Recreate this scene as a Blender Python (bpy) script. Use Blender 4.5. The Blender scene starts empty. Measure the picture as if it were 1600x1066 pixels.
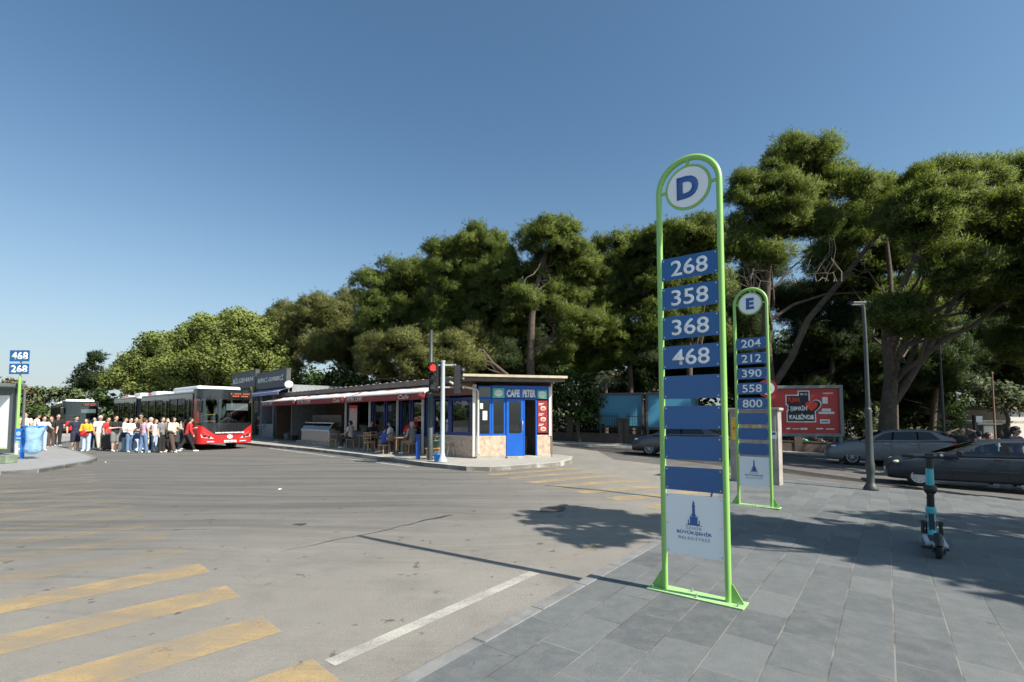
import bpy, bmesh, math, random
import numpy as np
from mathutils import Vector, Matrix

# ------------------------------------------------------------------ camera, sky, sun, exposure
S = bpy.context.scene
COL = S.collection
R = math.radians
F_PX, PITCH, CAM_H, SHIFT_PX = 770.0, R(3.0), 1.65, 77.0      # calibration of the photograph (1600 px wide)
cam_d = bpy.data.cameras.new('camera'); cam = bpy.data.objects.new('camera', cam_d); COL.objects.link(cam)
cam.location = (0, 0, CAM_H); cam.rotation_euler = (R(90) + PITCH, 0, 0)
cam_d.sensor_width = 36; cam_d.lens = F_PX / 1600 * 36; cam_d.shift_y = SHIFT_PX / 1600
cam_d.clip_start = 0.05; cam_d.clip_end = 6000
S.camera = cam

SUN_DIR = Vector((0.842, -0.539, 0.932)).normalized()            # towards the sun, from the shadow of the tall sign
SUN_EL = math.asin(SUN_DIR.z); SUN_AZ = math.atan2(SUN_DIR.x, SUN_DIR.y)
W = bpy.data.worlds.new('World'); S.world = W; W.use_nodes = True
wn = W.node_tree.nodes; wl = W.node_tree.links
sky = wn.new('ShaderNodeTexSky'); sky.sky_type = 'NISHITA'; sky.sun_disc = False
sky.sun_elevation = SUN_EL; sky.sun_rotation = SUN_AZ
sky.air_density = 1.0; sky.dust_density = 2.2; sky.ozone_density = 3.0; sky.altitude = 50
bg = wn['Background']; bg.inputs['Strength'].default_value = 0.088
tint = wn.new('ShaderNodeMix'); tint.data_type = 'RGBA'; tint.blend_type = 'MULTIPLY'; tint.inputs[0].default_value = 1.0
tint.inputs[7].default_value = (0.76, 0.97, 0.98, 1)                # the air over the bay is a cooler, greener blue than the model's
wl.new(sky.outputs['Color'], tint.inputs[6])
# summer haze: the sky pales towards the horizon, most on the left, away from the deep blue overhead
wtc = wn.new('ShaderNodeTexCoord'); wsp = wn.new('ShaderNodeSeparateXYZ'); wl.new(wtc.outputs['Generated'], wsp.inputs[0])
def wmath(op, a, b=None, cl=False):
    n = wn.new('ShaderNodeMath'); n.operation = op; n.use_clamp = cl
    for i, x in enumerate((a, b)):
        if x is None: continue
        if isinstance(x, (int, float)): n.inputs[i].default_value = x
        else: wl.new(x, n.inputs[i])
    return n.outputs[0]
low = wmath('POWER', wmath('SUBTRACT', 1.0, wmath('MULTIPLY', wsp.outputs['Z'], 1.35, True), True), 3.6)
side = wmath('MULTIPLY_ADD', wsp.outputs['X'], -0.38); side.node.inputs[2].default_value = 0.62
pale = wn.new('ShaderNodeMix'); pale.data_type = 'RGBA'; wl.new(wmath('MULTIPLY', low, side, True), pale.inputs[0])
wl.new(tint.outputs[2], pale.inputs[6]); pale.inputs[7].default_value = (4.7, 5.1, 5.3, 1); wl.new(pale.outputs[2], bg.inputs['Color'])
sun_d = bpy.data.lights.new('sun', 'SUN'); sun_d.energy = 4.9; sun_d.angle = R(0.53); sun_d.color = (1.0, 0.93, 0.82)
sun = bpy.data.objects.new('sun', sun_d); COL.objects.link(sun); sun.location = SUN_DIR * 60
sun.rotation_euler = (-SUN_DIR).to_track_quat('-Z', 'Y').to_euler()
S.view_settings.view_transform = 'Standard'; S.view_settings.look = 'None'
S.view_settings.exposure = 0.80; S.view_settings.gamma = 1.0
S.view_settings.use_curve_mapping = False
S.render.engine = 'CYCLES'
S.cycles.max_bounces = 8; S.cycles.transparent_max_bounces = 12

# ------------------------------------------------------------------ calibration helpers
def base(x): return 0.0 if x < 2 else -0.035 * (min(x, 40.0) - 2)       # the place falls gently to the right
def ray(u, v):
    a = (u - 800) / F_PX; b = (533 + SHIFT_PX - v) / F_PX
    return a, math.cos(PITCH) - b * math.sin(PITCH), math.sin(PITCH) + b * math.cos(PITCH)
def gp(u, v, dz=0.0):
    r = ray(u, v); z = dz
    for _ in range(9):
        t = (CAM_H - z) / -r[2]; x, y = r[0] * t, r[1] * t; z = base(x) + dz
    return Vector((x, y, z))
def at(u, v, y):
    r = ray(u, v); t = y / r[1]
    return Vector((r[0] * t, y, CAM_H + r[2] * t))
def along(u, p, q):
    """metres from p towards q at which the photo column u meets the vertical plane p-q"""
    a = (u - 800) / F_PX; d = (q - p).xy.normalized()
    # column u: x = a * y (the small pitch is neglected near the horizon)
    return (a * p.y - p.x) / (d.x - a * d.y)

# ------------------------------------------------------------------ materials
MATS = {}
def nd(nt, kind, **kw):
    n = nt.nodes.new('ShaderNode' + kind)
    for k, v in kw.items():
        if k in n.inputs.keys(): n.inputs[k].default_value = v
        else: setattr(n, k, v)
    return n
def rgba(c): return (c[0], c[1], c[2], 1.0)
def mat(name, col, rough=0.6, metal=0.0, var=0.12, scale=6.0, bump=0.0, bscale=40.0, spec=0.5, coat=0.0, emit=0.0):
    if name in MATS: return MATS[name]
    m = bpy.data.materials.new(name); m.use_nodes = True; nt = m.node_tree; L = nt.links
    b = nt.nodes['Principled BSDF']
    b.inputs['Roughness'].default_value = rough; b.inputs['Metallic'].default_value = metal
    b.inputs['Specular IOR Level'].default_value = spec; b.inputs['Coat Weight'].default_value = coat
    tc = nd(nt, 'TexCoord')
    if var > 0:
        n = nd(nt, 'TexNoise', Scale=scale, Detail=5.0, Roughness=0.6); L.new(tc.outputs['Object'], n.inputs['Vector'])
        cr = nd(nt, 'ValToRGB'); L.new(n.outputs['Fac'], cr.inputs['Fac'])
        cr.color_ramp.elements[0].position = 0.3; cr.color_ramp.elements[1].position = 0.7
        cr.color_ramp.elements[0].color = rgba([max(0, c * (1 - var)) for c in col])
        cr.color_ramp.elements[1].color = rgba([min(1, c * (1 + var)) for c in col])
        L.new(cr.outputs['Color'], b.inputs['Base Color'])
        mr = nd(nt, 'MapRange'); mr.inputs['To Min'].default_value = max(0.02, rough - 0.08); mr.inputs['To Max'].default_value = min(1, rough + 0.1)
        L.new(n.outputs['Fac'], mr.inputs['Value']); L.new(mr.outputs['Result'], b.inputs['Roughness'])
    else: b.inputs['Base Color'].default_value = rgba(col)
    if bump > 0:
        n2 = nd(nt, 'TexNoise', Scale=bscale, Detail=4.0); L.new(tc.outputs['Object'], n2.inputs['Vector'])
        bp = nd(nt, 'Bump', Strength=bump, Distance=0.02); L.new(n2.outputs['Fac'], bp.inputs['Height']); L.new(bp.outputs['Normal'], b.inputs['Normal'])
    if emit > 0:
        b.inputs['Emission Color'].default_value = rgba(col); b.inputs['Emission Strength'].default_value = emit
    MATS[name] = m; return m
def glass(name, tint=(0.35, 0.4, 0.42), rough=0.02, refl=0.12, gain=0.9):
    if name in MATS: return MATS[name]
    m = bpy.data.materials.new(name); m.use_nodes = True; nt = m.node_tree; L = nt.links
    nt.nodes.remove(nt.nodes['Principled BSDF']); out = nt.nodes['Material Output']
    tr = nd(nt, 'BsdfTransparent'); tr.inputs['Color'].default_value = rgba(tint)
    gl = nd(nt, 'BsdfGlossy'); gl.inputs['Roughness'].default_value = rough; gl.inputs['Color'].default_value = (0.9, 0.93, 0.95, 1)
    fr = nd(nt, 'Fresnel', IOR=1.5); ad = nd(nt, 'Math', operation='MULTIPLY_ADD'); ad.inputs[1].default_value = gain; ad.inputs[2].default_value = refl * 0.4
    L.new(fr.outputs[0], ad.inputs[0])
    mx = nd(nt, 'MixShader'); L.new(ad.outputs[0], mx.inputs[0]); L.new(tr.outputs[0], mx.inputs[1]); L.new(gl.outputs[0], mx.inputs[2])
    L.new(mx.outputs[0], out.inputs['Surface'])
    MATS[name] = m; return m

# ------------------------------------------------------------------ mesh builder
class MB:
    def __init__(s): s.v = []; s.f = []; s.m = []; s.s = []; s.fr = None
    def frame(s, o=(0, 0, 0), rz=0.0, mtx=None):
        s.fr = mtx if mtx is not None else Matrix.Translation(Vector(o)) @ Matrix.Rotation(rz, 4, 'Z'); return s
    def add(s, vs, fs, m=0, smooth=False):
        k = len(s.v)
        for p in vs:
            p = Vector(p); s.v.append(tuple(s.fr @ p) if s.fr is not None else tuple(p))
        for f in fs: s.f.append([i + k for i in f]); s.m.append(m); s.s.append(smooth)
        return s
    def box(s, c, d, m=0, rz=0.0, mtx=None):
        x, y, z = d[0] / 2, d[1] / 2, d[2] / 2
        vs = [Vector(p) for p in ((-x, -y, -z), (x, -y, -z), (x, y, -z), (-x, y, -z), (-x, -y, z), (x, -y, z), (x, y, z), (-x, y, z))]
        T = mtx if mtx is not None else Matrix.Rotation(rz, 4, 'Z')
        vs = [T @ p + Vector(c) for p in vs]
        return s.add(vs, [(0, 3, 2, 1), (4, 5, 6, 7), (0, 1, 5, 4), (1, 2, 6, 5), (2, 3, 7, 6), (3, 0, 4, 7)], m)
    def bb(s, a, b, m=0):
        return s.box([(a[i] + b[i]) / 2 for i in range(3)], [abs(b[i] - a[i]) for i in range(3)], m)
    def prism(s, pts, z0, z1, m=0):
        n = len(pts); vs = [(p[0], p[1], z0) for p in pts] + [(p[0], p[1], z1) for p in pts]
        fs = [tuple(range(n - 1, -1, -1)), tuple(range(n, 2 * n))] + [(i, (i + 1) % n, n + (i + 1) % n, n + i) for i in range(n)]
        return s.add(vs, fs, m)
    def plate(s, pts, y0, y1, m=0):
        """outline in x-z, extruded from y0 to y1 (y0 < y1; the outline runs counter-clockwise seen from -y)"""
        n = len(pts); vs = [(p[0], y0, p[1]) for p in pts] + [(p[0], y1, p[1]) for p in pts]
        fs = [tuple(range(n)), tuple(range(2 * n - 1, n - 1, -1))] + [((i + 1) % n, i, n + i, n + (i + 1) % n) for i in range(n)]
        return s.add(vs, fs, m)
    def tube(s, pts, r, n=10, m=0, caps=True, smooth=True, round_caps=False):
        pts = [Vector(p) for p in pts]; rr = list(r) if hasattr(r, '__len__') else [r] * len(pts)
        if round_caps:
            d0 = (pts[0] - pts[1]).normalized(); d1 = (pts[-1] - pts[-2]).normalized(); r0, r1 = rr[0], rr[-1]
            pts = [pts[0] + d0 * r0 * .95, pts[0] + d0 * r0 * .6] + pts + [pts[-1] + d1 * r1 * .6, pts[-1] + d1 * r1 * .95]
            rr = [r0 * .3, r0 * .8] + rr + [r1 * .8, r1 * .3]
        vs = []; up = None
        for i, p in enumerate(pts):
            a = pts[max(0, i - 1)]; b = pts[min(len(pts) - 1, i + 1)]; t = (b - a).normalized()
            if up is None:
                up = Vector((0, 0, 1)) if abs(t.z) < 0.9 else Vector((1, 0, 0))
            x = t.cross(up).normalized(); y = x.cross(t).normalized(); up = y
            for k in range(n):
                an = 2 * math.pi * k / n; vs.append(p + (x * math.cos(an) + y * math.sin(an)) * rr[i])
        fs = []
        for i in range(len(pts) - 1):
            for k in range(n): fs.append((i * n + k, i * n + (k + 1) % n, (i + 1) * n + (k + 1) % n, (i + 1) * n + k))
        s.add(vs, fs, m, smooth)
        if caps:
            k0 = len(s.f); j = len(pts) - 1
            s.add(vs[:n], [tuple(range(n - 1, -1, -1))], m); s.add(vs[j * n:], [tuple(range(n))], m)
        return s
    def cyl(s, a, b, r0, r1=None, n=16, m=0, smooth=True): return s.tube([a, b], [r0, r0 if r1 is None else r1], n, m, True, smooth)
    def closed_tube(s, a, b, r0, r1, n=8, m=0):
        """capsule with shared cap verts (closed, for remeshing)"""
        a = Vector(a); b = Vector(b); t = (b - a); L = t.length; t = t / L if L > 1e-6 else Vector((0, 0, 1))
        up = Vector((0, 0, 1)) if abs(t.z) < 0.9 else Vector((1, 0, 0)); x = t.cross(up).normalized(); y = x.cross(t)
        prof = [(-r0 * .75, r0 * .66), (0, r0), (L, r1), (L + r1 * .75, r1 * .66)]
        vs = [a - t * r0]
        for h, rr in prof:
            for k in range(n):
                an = 2 * math.pi * k / n; vs.append(a + t * h + (x * math.cos(an) + y * math.sin(an)) * rr)
        vs.append(b + t * r1); e = len(vs) - 1; fs = []
        for k in range(n): fs.append((0, 1 + (k + 1) % n, 1 + k))
        for i in range(3):
            for k in range(n): fs.append((1 + i * n + k, 1 + i * n + (k + 1) % n, 1 + (i + 1) * n + (k + 1) % n, 1 + (i + 1) * n + k))
        for k in range(n): fs.append((e, 1 + 3 * n + k, 1 + 3 * n + (k + 1) % n))
        return s.add(vs, fs, m, True)
    def ell(s, c, r, nu=14, nv=9, m=0, mtx=None):
        c = Vector(c); vs = [(0, 0, -r[2])]
        for i in range(1, nv):
            ph = -math.pi / 2 + math.pi * i / nv
            for k in range(nu):
                th = 2 * math.pi * k / nu; vs.append((r[0] * math.cos(ph) * math.cos(th), r[1] * math.cos(ph) * math.sin(th), r[2] * math.sin(ph)))
        vs.append((0, 0, r[2])); e = len(vs) - 1; fs = []
        for k in range(nu): fs.append((0, 1 + (k + 1) % nu, 1 + k))
        for i in range(nv - 2):
            for k in range(nu): fs.append((1 + i * nu + k, 1 + i * nu + (k + 1) % nu, 1 + (i + 1) * nu + (k + 1) % nu, 1 + (i + 1) * nu + k))
        for k in range(nu): fs.append((e, 1 + (nv - 2) * nu + k, 1 + (nv - 2) * nu + (k + 1) % nu))
        vs = [(mtx @ Vector(p) if mtx is not None else Vector(p)) + c for p in vs]
        return s.add(vs, fs, m, True)
    def lathe(s, prof, c=(0, 0, 0), n=20, m=0, mtx=None, smooth=True):
        """profile of (radius, height)"""
        vs = []; c = Vector(c)
        for rr, h in prof:
            for k in range(n):
                an = 2 * math.pi * k / n; p = Vector((rr * math.cos(an), rr * math.sin(an), h)); vs.append((mtx @ p if mtx is not None else p) + c)
        fs = []
        for i in range(len(prof) - 1):
            for k in range(n): fs.append((i * n + k, i * n + (k + 1) % n, (i + 1) * n + (k + 1) % n, (i + 1) * n + k))
        fs2 = [tuple(range(n - 1, -1, -1)), tuple(range((len(prof) - 1) * n, len(prof) * n))]
        k = len(s.v); s.add(vs, fs, m, smooth)
        for f in fs2: s.f.append([i + k for i in f]); s.m.append(m); s.s.append(False)
        return s
    def mesh(s, name, mats):
        me = bpy.data.meshes.new(name); me.from_pydata(s.v, [], s.f)
        for mm in (mats if isinstance(mats, (list, tuple)) else [mats]): me.materials.append(mm)
        me.polygons.foreach_set('material_index', s.m); me.polygons.foreach_set('use_smooth', s.s); me.update(); return me
    def build(s, name, mats, parent=None, bevel=0.0, loc=None, rz=None):
        o = bpy.data.objects.new(name, s.mesh(name, mats)); COL.objects.link(o)
        if parent is not None: o.parent = parent
        if loc is not None: o.location = loc
        if rz is not None: o.rotation_euler = (0, 0, rz)
        if bevel > 0:
            md = o.modifiers.new('bevel', 'BEVEL'); md.width = bevel; md.segments = 2; md.limit_method = 'ANGLE'; md.angle_limit = R(50)
        return o
def build_each(mb, name, mats, parent=None, bevel=0.0):
    """every separate piece collected in mb becomes an object of its own"""
    par = list(range(len(mb.v)))
    def find(i):
        while par[i] != i: par[i] = par[par[i]]; i = par[i]
        return i
    key = {}
    for i, p in enumerate(mb.v):
        q = tuple(round(c, 5) for c in p)
        if q in key: par[find(i)] = find(key[q])
        else: key[q] = i
    for f in mb.f:
        for i in f[1:]: par[find(i)] = find(f[0])
    grp = {}
    for f, m, s in zip(mb.f, mb.m, mb.s): grp.setdefault(find(f[0]), []).append((f, m, s))
    out = []
    for fs in grp.values():
        n = MB(); ix = {}
        for f, m, s in fs:
            for i in f:
                if i not in ix: ix[i] = len(n.v); n.v.append(mb.v[i])
            n.f.append([ix[i] for i in f]); n.m.append(m); n.s.append(s)
        out.append(n.build(name, mats, parent, bevel))
    return out
RX90 = Matrix.Rotation(R(90), 4, 'X')      # lathe axis z -> -y
RY90 = Matrix.Rotation(R(90), 4, 'Y')      # lathe axis z -> x

def tag(o, label=None, cat=None, group=None, kind=None):
    if label: o['label'] = label
    if cat: o['category'] = cat
    if group: o['group'] = group
    if kind: o['kind'] = kind
    return o
def thing(name, label, cat, loc=(0, 0, 0), rz=0.0, group=None):
    o = bpy.data.objects.new(name, None); COL.objects.link(o); o.empty_display_size = 0.2
    o.location = loc; o.rotation_euler = (0, 0, rz)
    return tag(o, label, cat, group)
def copy_tree(o, parent=None):
    c = o.copy(); COL.objects.link(c)
    if parent is not None: c.parent = parent
    for ch in [q for q in bpy.data.objects if q.parent == o]: copy_tree(ch, c)
    return c
def text_mesh(string, bold=0.0, spacing=1.0, extrude=0.0):
    cu = bpy.data.curves.new('text', 'FONT'); cu.body = string; cu.offset = bold; cu.space_character = spacing; cu.extrude = extrude
    cu.resolution_u = 4
    o = bpy.data.objects.new('text', cu); me = bpy.data.meshes.new_from_object(o)
    bpy.data.objects.remove(o); return me
def text(name, string, m, parent, c, w=None, h=None, bold=0.0, spacing=1.0, ext=0.004, mtx=None, slant=0.0):
    """lettering on a local x-z plane, read from -y; c = centre, scaled to width w and/or height h"""
    me = text_mesh(string, bold, spacing, 0.0); n = len(me.vertices)
    co = np.empty(n * 3); me.vertices.foreach_get('co', co); co = co.reshape(-1, 3)
    lo, hi = co.min(0), co.max(0); sz = hi - lo
    sx = w / sz[0] if w else h / sz[1]; sy = h / sz[1] if h else sx
    x = (co[:, 0] - (lo[0] + hi[0]) / 2) * sx; z = (co[:, 1] - (lo[1] + hi[1]) / 2) * sy
    x = x + slant * z
    out = np.stack([c[0] + x, np.full(n, c[1]), c[2] + z], 1)
    me.vertices.foreach_set('co', out.ravel()); me.materials.clear(); me.materials.append(m); me.name = name
    if mtx is not None: me.transform(mtx)
    me.update()
    o = bpy.data.objects.new(name, me); COL.objects.link(o)
    if parent is not None: o.parent = parent
    if ext > 0:
        sd = o.modifiers.new('thickness', 'SOLIDIFY'); sd.thickness = ext; sd.offset = 0
    return o
# ------------------------------------------------------------------ the ground
def link_out(nt, bsdf): nt.links.new(bsdf.outputs[0], nt.nodes['Material Output'].inputs['Surface'])
def math_n(nt, op, a, b=None, clamp=False):
    n = nd(nt, 'Math', operation=op); n.use_clamp = clamp
    for i, x in enumerate((a, b)):
        if x is None: continue
        if isinstance(x, (int, float)): n.inputs[i].default_value = x
        else: nt.links.new(x, n.inputs[i])
    return n.outputs[0]
def mix_c(nt, f, a, b, blend='MIX'):
    n = nd(nt, 'Mix', data_type='RGBA', blend_type=blend)
    for i, x in ((0, f), (6, a), (7, b)):
        if isinstance(x, (int, float)): n.inputs[i].default_value = x
        elif isinstance(x, tuple): n.inputs[i].default_value = rgba(x)
        else: nt.links.new(x, n.inputs[i])
    return n.outputs[2]
def noise_n(nt, vec, scale, detail=4.0, rough=0.55, lo=0.35, hi=0.65, dist=0.0):
    n = nd(nt, 'TexNoise', Scale=scale, Detail=detail, Roughness=rough, Distortion=dist); nt.links.new(vec, n.inputs['Vector'])
    mr = nd(nt, 'MapRange'); mr.interpolation_type = 'SMOOTHSTEP'
    mr.inputs['From Min'].default_value = lo; mr.inputs['From Max'].default_value = hi
    nt.links.new(n.outputs['Fac'], mr.inputs['Value']); return mr.outputs['Result']
def mapped(nt, vec, rz=0.0, sc=(1, 1, 1)):
    n = nd(nt, 'Mapping'); n.inputs['Rotation'].default_value = (0, 0, rz); n.inputs['Scale'].default_value = sc
    nt.links.new(vec, n.inputs['Vector']); return n.outputs[0]

def nd_add(nt, vec, amt, scale):
    n = nd(nt, 'TexNoise', Scale=scale, Detail=3.0); nt.links.new(vec, n.inputs['Vector'])
    k = nd(nt, 'VectorMath', operation='SCALE'); k.inputs['Scale'].default_value = amt * 0.4; nt.links.new(n.outputs['Color'], k.inputs[0])
    a = nd(nt, 'VectorMath', operation='ADD'); nt.links.new(vec, a.inputs[0]); nt.links.new(k.outputs[0], a.inputs[1]); return a.outputs[0]
def asphalt():
    m = bpy.data.materials.new('asphalt'); m.use_nodes = True; nt = m.node_tree; L = nt.links; b = nt.nodes['Principled BSDF']
    P = nd(nt, 'TexCoord').outputs['Object']
    fine = noise_n(nt, P, 60, 6, 0.75, 0.36, 0.64); mid = noise_n(nt, P, 11, 7, 0.75, 0.36, 0.66); big = noise_n(nt, P, 0.35, 5, 0.6, 0.3, 0.7)
    c = mix_c(nt, big, (0.235, 0.221, 0.20), (0.292, 0.275, 0.249))
    c = mix_c(nt, math_n(nt, 'MULTIPLY', mid, 0.35), c, (0.25, 0.235, 0.21))
    # rubber polished on by turning buses: darker bands that run along the sweep of the junction
    sp = nd(nt, 'SeparateXYZ'); L.new(P, sp.inputs[0])
    far = nd(nt, 'MapRange'); far.interpolation_type = 'SMOOTHSTEP'; far.inputs['From Min'].default_value = 4.5; far.inputs['From Max'].default_value = 11.5
    yy = math_n(nt, 'SUBTRACT', sp.outputs['Y'], math_n(nt, 'MULTIPLY', sp.outputs['X'], 0.35)); L.new(yy, far.inputs['Value'])
    near2 = nd(nt, 'MapRange'); near2.interpolation_type = 'SMOOTHSTEP'; near2.inputs['From Min'].default_value = 5; near2.inputs['From Max'].default_value = -3
    L.new(sp.outputs['X'], near2.inputs['Value'])
    zone = math_n(nt, 'MULTIPLY', far.outputs[0], near2.outputs[0])
    dist = nd(nt, 'TexNoise', Scale=0.12, Detail=2.0); L.new(P, dist.inputs['Vector'])
    wob = nd(nt, 'VectorMath', operation='SCALE'); wob.inputs['Scale'].default_value = 2.6; L.new(dist.outputs['Color'], wob.inputs[0])
    Pw = nd(nt, 'VectorMath', operation='ADD'); L.new(P, Pw.inputs[0]); L.new(wob.outputs[0], Pw.inputs[1])
    s1 = noise_n(nt, mapped(nt, Pw.outputs[0], R(-8), (0.13, 3.2, 1)), 1.0, 8, 0.72, 0.40, 0.66)
    s2 = noise_n(nt, mapped(nt, Pw.outputs[0], R(22), (0.08, 4.6, 1)), 1.0, 8, 0.7, 0.52, 0.70)
    s3 = noise_n(nt, mapped(nt, Pw.outputs[0], R(-30), (0.09, 6.0, 1)), 1.0, 8, 0.7, 0.55, 0.70)
    dark = math_n(nt, 'MULTIPLY', zone, math_n(nt, 'ADD', math_n(nt, 'MULTIPLY', s1, 0.55), 0.62), True)
    c = mix_c(nt, dark, c, (0.105, 0.102, 0.096))
    st = math_n(nt, 'MULTIPLY', math_n(nt, 'MAXIMUM', s2, math_n(nt, 'MULTIPLY', s3, 0.8)), math_n(nt, 'ADD', math_n(nt, 'MULTIPLY', zone, 0.85), 0.16))
    c = mix_c(nt, st, c, (0.06, 0.06, 0.06))
    # oil spots and sealed cracks
    spots = noise_n(nt, P, 4.2, 4, 0.65, 0.645, 0.68); c = mix_c(nt, math_n(nt, 'MULTIPLY', spots, 0.75), c, (0.045, 0.043, 0.04))
    blot = noise_n(nt, P, 1.1, 6, 0.7, 0.45, 0.7); c = mix_c(nt, math_n(nt, 'MULTIPLY', blot, 0.38), c, (0.13, 0.125, 0.115))
    pale = noise_n(nt, mapped(nt, P, R(20), (0.5, 1.6, 1)), 0.9, 6, 0.7, 0.52, 0.72); c = mix_c(nt, math_n(nt, 'MULTIPLY', math_n(nt, 'MULTIPLY', pale, 0.45), math_n(nt, 'SUBTRACT', 1.0, math_n(nt, 'MULTIPLY', zone, 0.75))), c, (0.30, 0.284, 0.256))
    vo = nd(nt, 'TexVoronoi', feature='DISTANCE_TO_EDGE', Scale=1.7); L.new(nd_add(nt, P, 0.9, 3.0), vo.inputs['Vector'])
    wv = nd(nt, 'MapRange'); wv.inputs['From Min'].default_value = 0.0; wv.inputs['From Max'].default_value = 0.012; wv.inputs['To Min'].default_value = 1; wv.inputs['To Max'].default_value = 0
    L.new(vo.outputs['Distance'], wv.inputs['Value'])
    ck = math_n(nt, 'MULTIPLY', wv.outputs[0], noise_n(nt, P, 0.45, 3, 0.6, 0.56, 0.64)); c = mix_c(nt, math_n(nt, 'MULTIPLY', ck, 0.6), c, (0.06, 0.057, 0.052))
    c = mix_c(nt, math_n(nt, 'MULTIPLY', fine, 0.34), c, (0.11, 0.102, 0.09))
    L.new(c, b.inputs['Base Color']); b.inputs['Roughness'].default_value = 0.82; b.inputs['Specular IOR Level'].default_value = 0.35
    bp = nd(nt, 'Bump', Strength=0.5, Distance=0.006)
    L.new(math_n(nt, 'ADD', fine, math_n(nt, 'MULTIPLY', mid, 0.8)), bp.inputs['Height']); L.new(bp.outputs[0], b.inputs['Normal'])
    return m
def paving(name, c1, c2, mortar, ang, bw, rh, joint=0.012, rough=0.75, dirt=(0.26, 0.24, 0.2), dirt_amt=0.35, offset=0.5):
    m = bpy.data.materials.new(name); m.use_nodes = True; nt = m.node_tree; L = nt.links; b = nt.nodes['Principled BSDF']
    P = nd(nt, 'TexCoord').outputs['Object']; Q = mapped(nt, P, -ang)
    br = nd(nt, 'TexBrick'); br.offset = offset; L.new(Q, br.inputs['Vector'])
    br.inputs['Scale'].default_value = 1.0; br.inputs['Brick Width'].default_value = bw; br.inputs['Row Height'].default_value = rh
    br.inputs['Mortar Size'].default_value = joint / 2; br.inputs['Mortar Smooth'].default_value = 0.15
    br.inputs['Color1'].default_value = rgba(c1); br.inputs['Color2'].default_value = rgba(c2)
    br.inputs['Mortar'].default_value = rgba(mortar)
    fine = noise_n(nt, P, 75, 6, 0.75, 0.36, 0.64); mid = noise_n(nt, P, 6, 8, 0.75, 0.38, 0.66); big = noise_n(nt, P, 0.6, 4, 0.6, 0.35, 0.65)
    jn = noise_n(nt, P, 1.6, 3, 0.5, 0.4, 0.6)
    mort = mix_c(nt, jn, tuple(x * 0.35 for x in mortar), mortar)
    L.new(mort, br.inputs['Mortar'])
    c = mix_c(nt, math_n(nt, 'MULTIPLY', fine, 0.35), br.outputs['Color'], tuple(x * 0.55 for x in c1))
    c = mix_c(nt, math_n(nt, 'MULTIPLY', mid, dirt_amt), c, dirt)
    c = mix_c(nt, math_n(nt, 'MULTIPLY', big, 0.15), c, tuple(x * 0.7 for x in c1))
    sp = noise_n(nt, P, 9, 3, 0.6, 0.70, 0.73); c = mix_c(nt, math_n(nt, 'MULTIPLY', sp, 0.55), c, (0.05, 0.05, 0.05))
    L.new(c, b.inputs['Base Color']); b.inputs['Roughness'].default_value = rough; b.inputs['Specular IOR Level'].default_value = 0.35
    bp = nd(nt, 'Bump', Strength=0.6, Distance=0.008); inv = math_n(nt, 'SUBTRACT', 1.0, br.outputs['Fac'])
    L.new(math_n(nt, 'ADD', inv, math_n(nt, 'MULTIPLY', fine, 0.25)), bp.inputs['Height']); L.new(bp.outputs[0], b.inputs['Normal'])
    return m
def paint(name, col, wear, floor=0.45, cover=1.0):
    m = bpy.data.materials.new(name); m.use_nodes = True; nt = m.node_tree; L = nt.links; b = nt.nodes['Principled BSDF']
    P = nd(nt, 'TexCoord').outputs['Object']
    n = noise_n(nt, P, 2.2, 6, 0.7, wear - 0.16, wear + 0.16); f = noise_n(nt, P, 60, 3, 0.6, 0.2, 0.62)
    st = noise_n(nt, mapped(nt, P, R(15), (0.25, 3, 1)), 1.2, 4, 0.6, wear - 0.2, wear + 0.1)
    a = math_n(nt, 'MULTIPLY', math_n(nt, 'ADD', math_n(nt, 'MULTIPLY', math_n(nt, 'MULTIPLY', n, st), 1 - floor), floor), math_n(nt, 'ADD', math_n(nt, 'MULTIPLY', f, 0.4 * cover), 0.6 * cover))
    b.inputs['Base Color'].default_value = rgba(col); b.inputs['Roughness'].default_value = 0.75
    tr = nd(nt, 'BsdfTransparent'); mx = nd(nt, 'MixShader'); L.new(a, mx.inputs[0]); L.new(tr.outputs[0], mx.inputs[1]); L.new(b.outputs[0], mx.inputs[2])
    L.new(mx.outputs[0], nt.nodes['Material Output'].inputs['Surface']); return m

def sheet(name, polys, dz, m, kind='structure', skirt=0.0, parent=None):
    bm = bmesh.new()
    for pts in polys:
        vs = [bm.verts.new((p[0], p[1], 0)) for p in pts]; bm.faces.new(vs)
    for cx in (2.0, 40.0):
        bmesh.ops.bisect_plane(bm, geom=bm.verts[:] + bm.edges[:] + bm.faces[:], plane_co=(cx, 0, 0), plane_no=(1, 0, 0))
    bmesh.ops.recalc_face_normals(bm, faces=bm.faces[:])
    for f in bm.faces:
        if f.normal.z < 0: f.normal_flip()
    for v in bm.verts: v.co.z = base(v.co.x) + dz
    if skirt > 0:
        be = [e for e in bm.edges if e.is_boundary]
        r = bmesh.ops.extrude_edge_only(bm, edges=be)
        for v in r['geom']:
            if isinstance(v, bmesh.types.BMVert): v.co.z -= skirt
        bmesh.ops.recalc_face_normals(bm, faces=bm.faces[:])
    me = bpy.data.meshes.new(name); bm.to_mesh(me); bm.free(); me.materials.append(m)
    o = bpy.data.objects.new(name, me); COL.objects.link(o)
    if kind: o['kind'] = kind
    if parent: o.parent = parent
    return o
def V2(x, y): return Vector((x, y))
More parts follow.
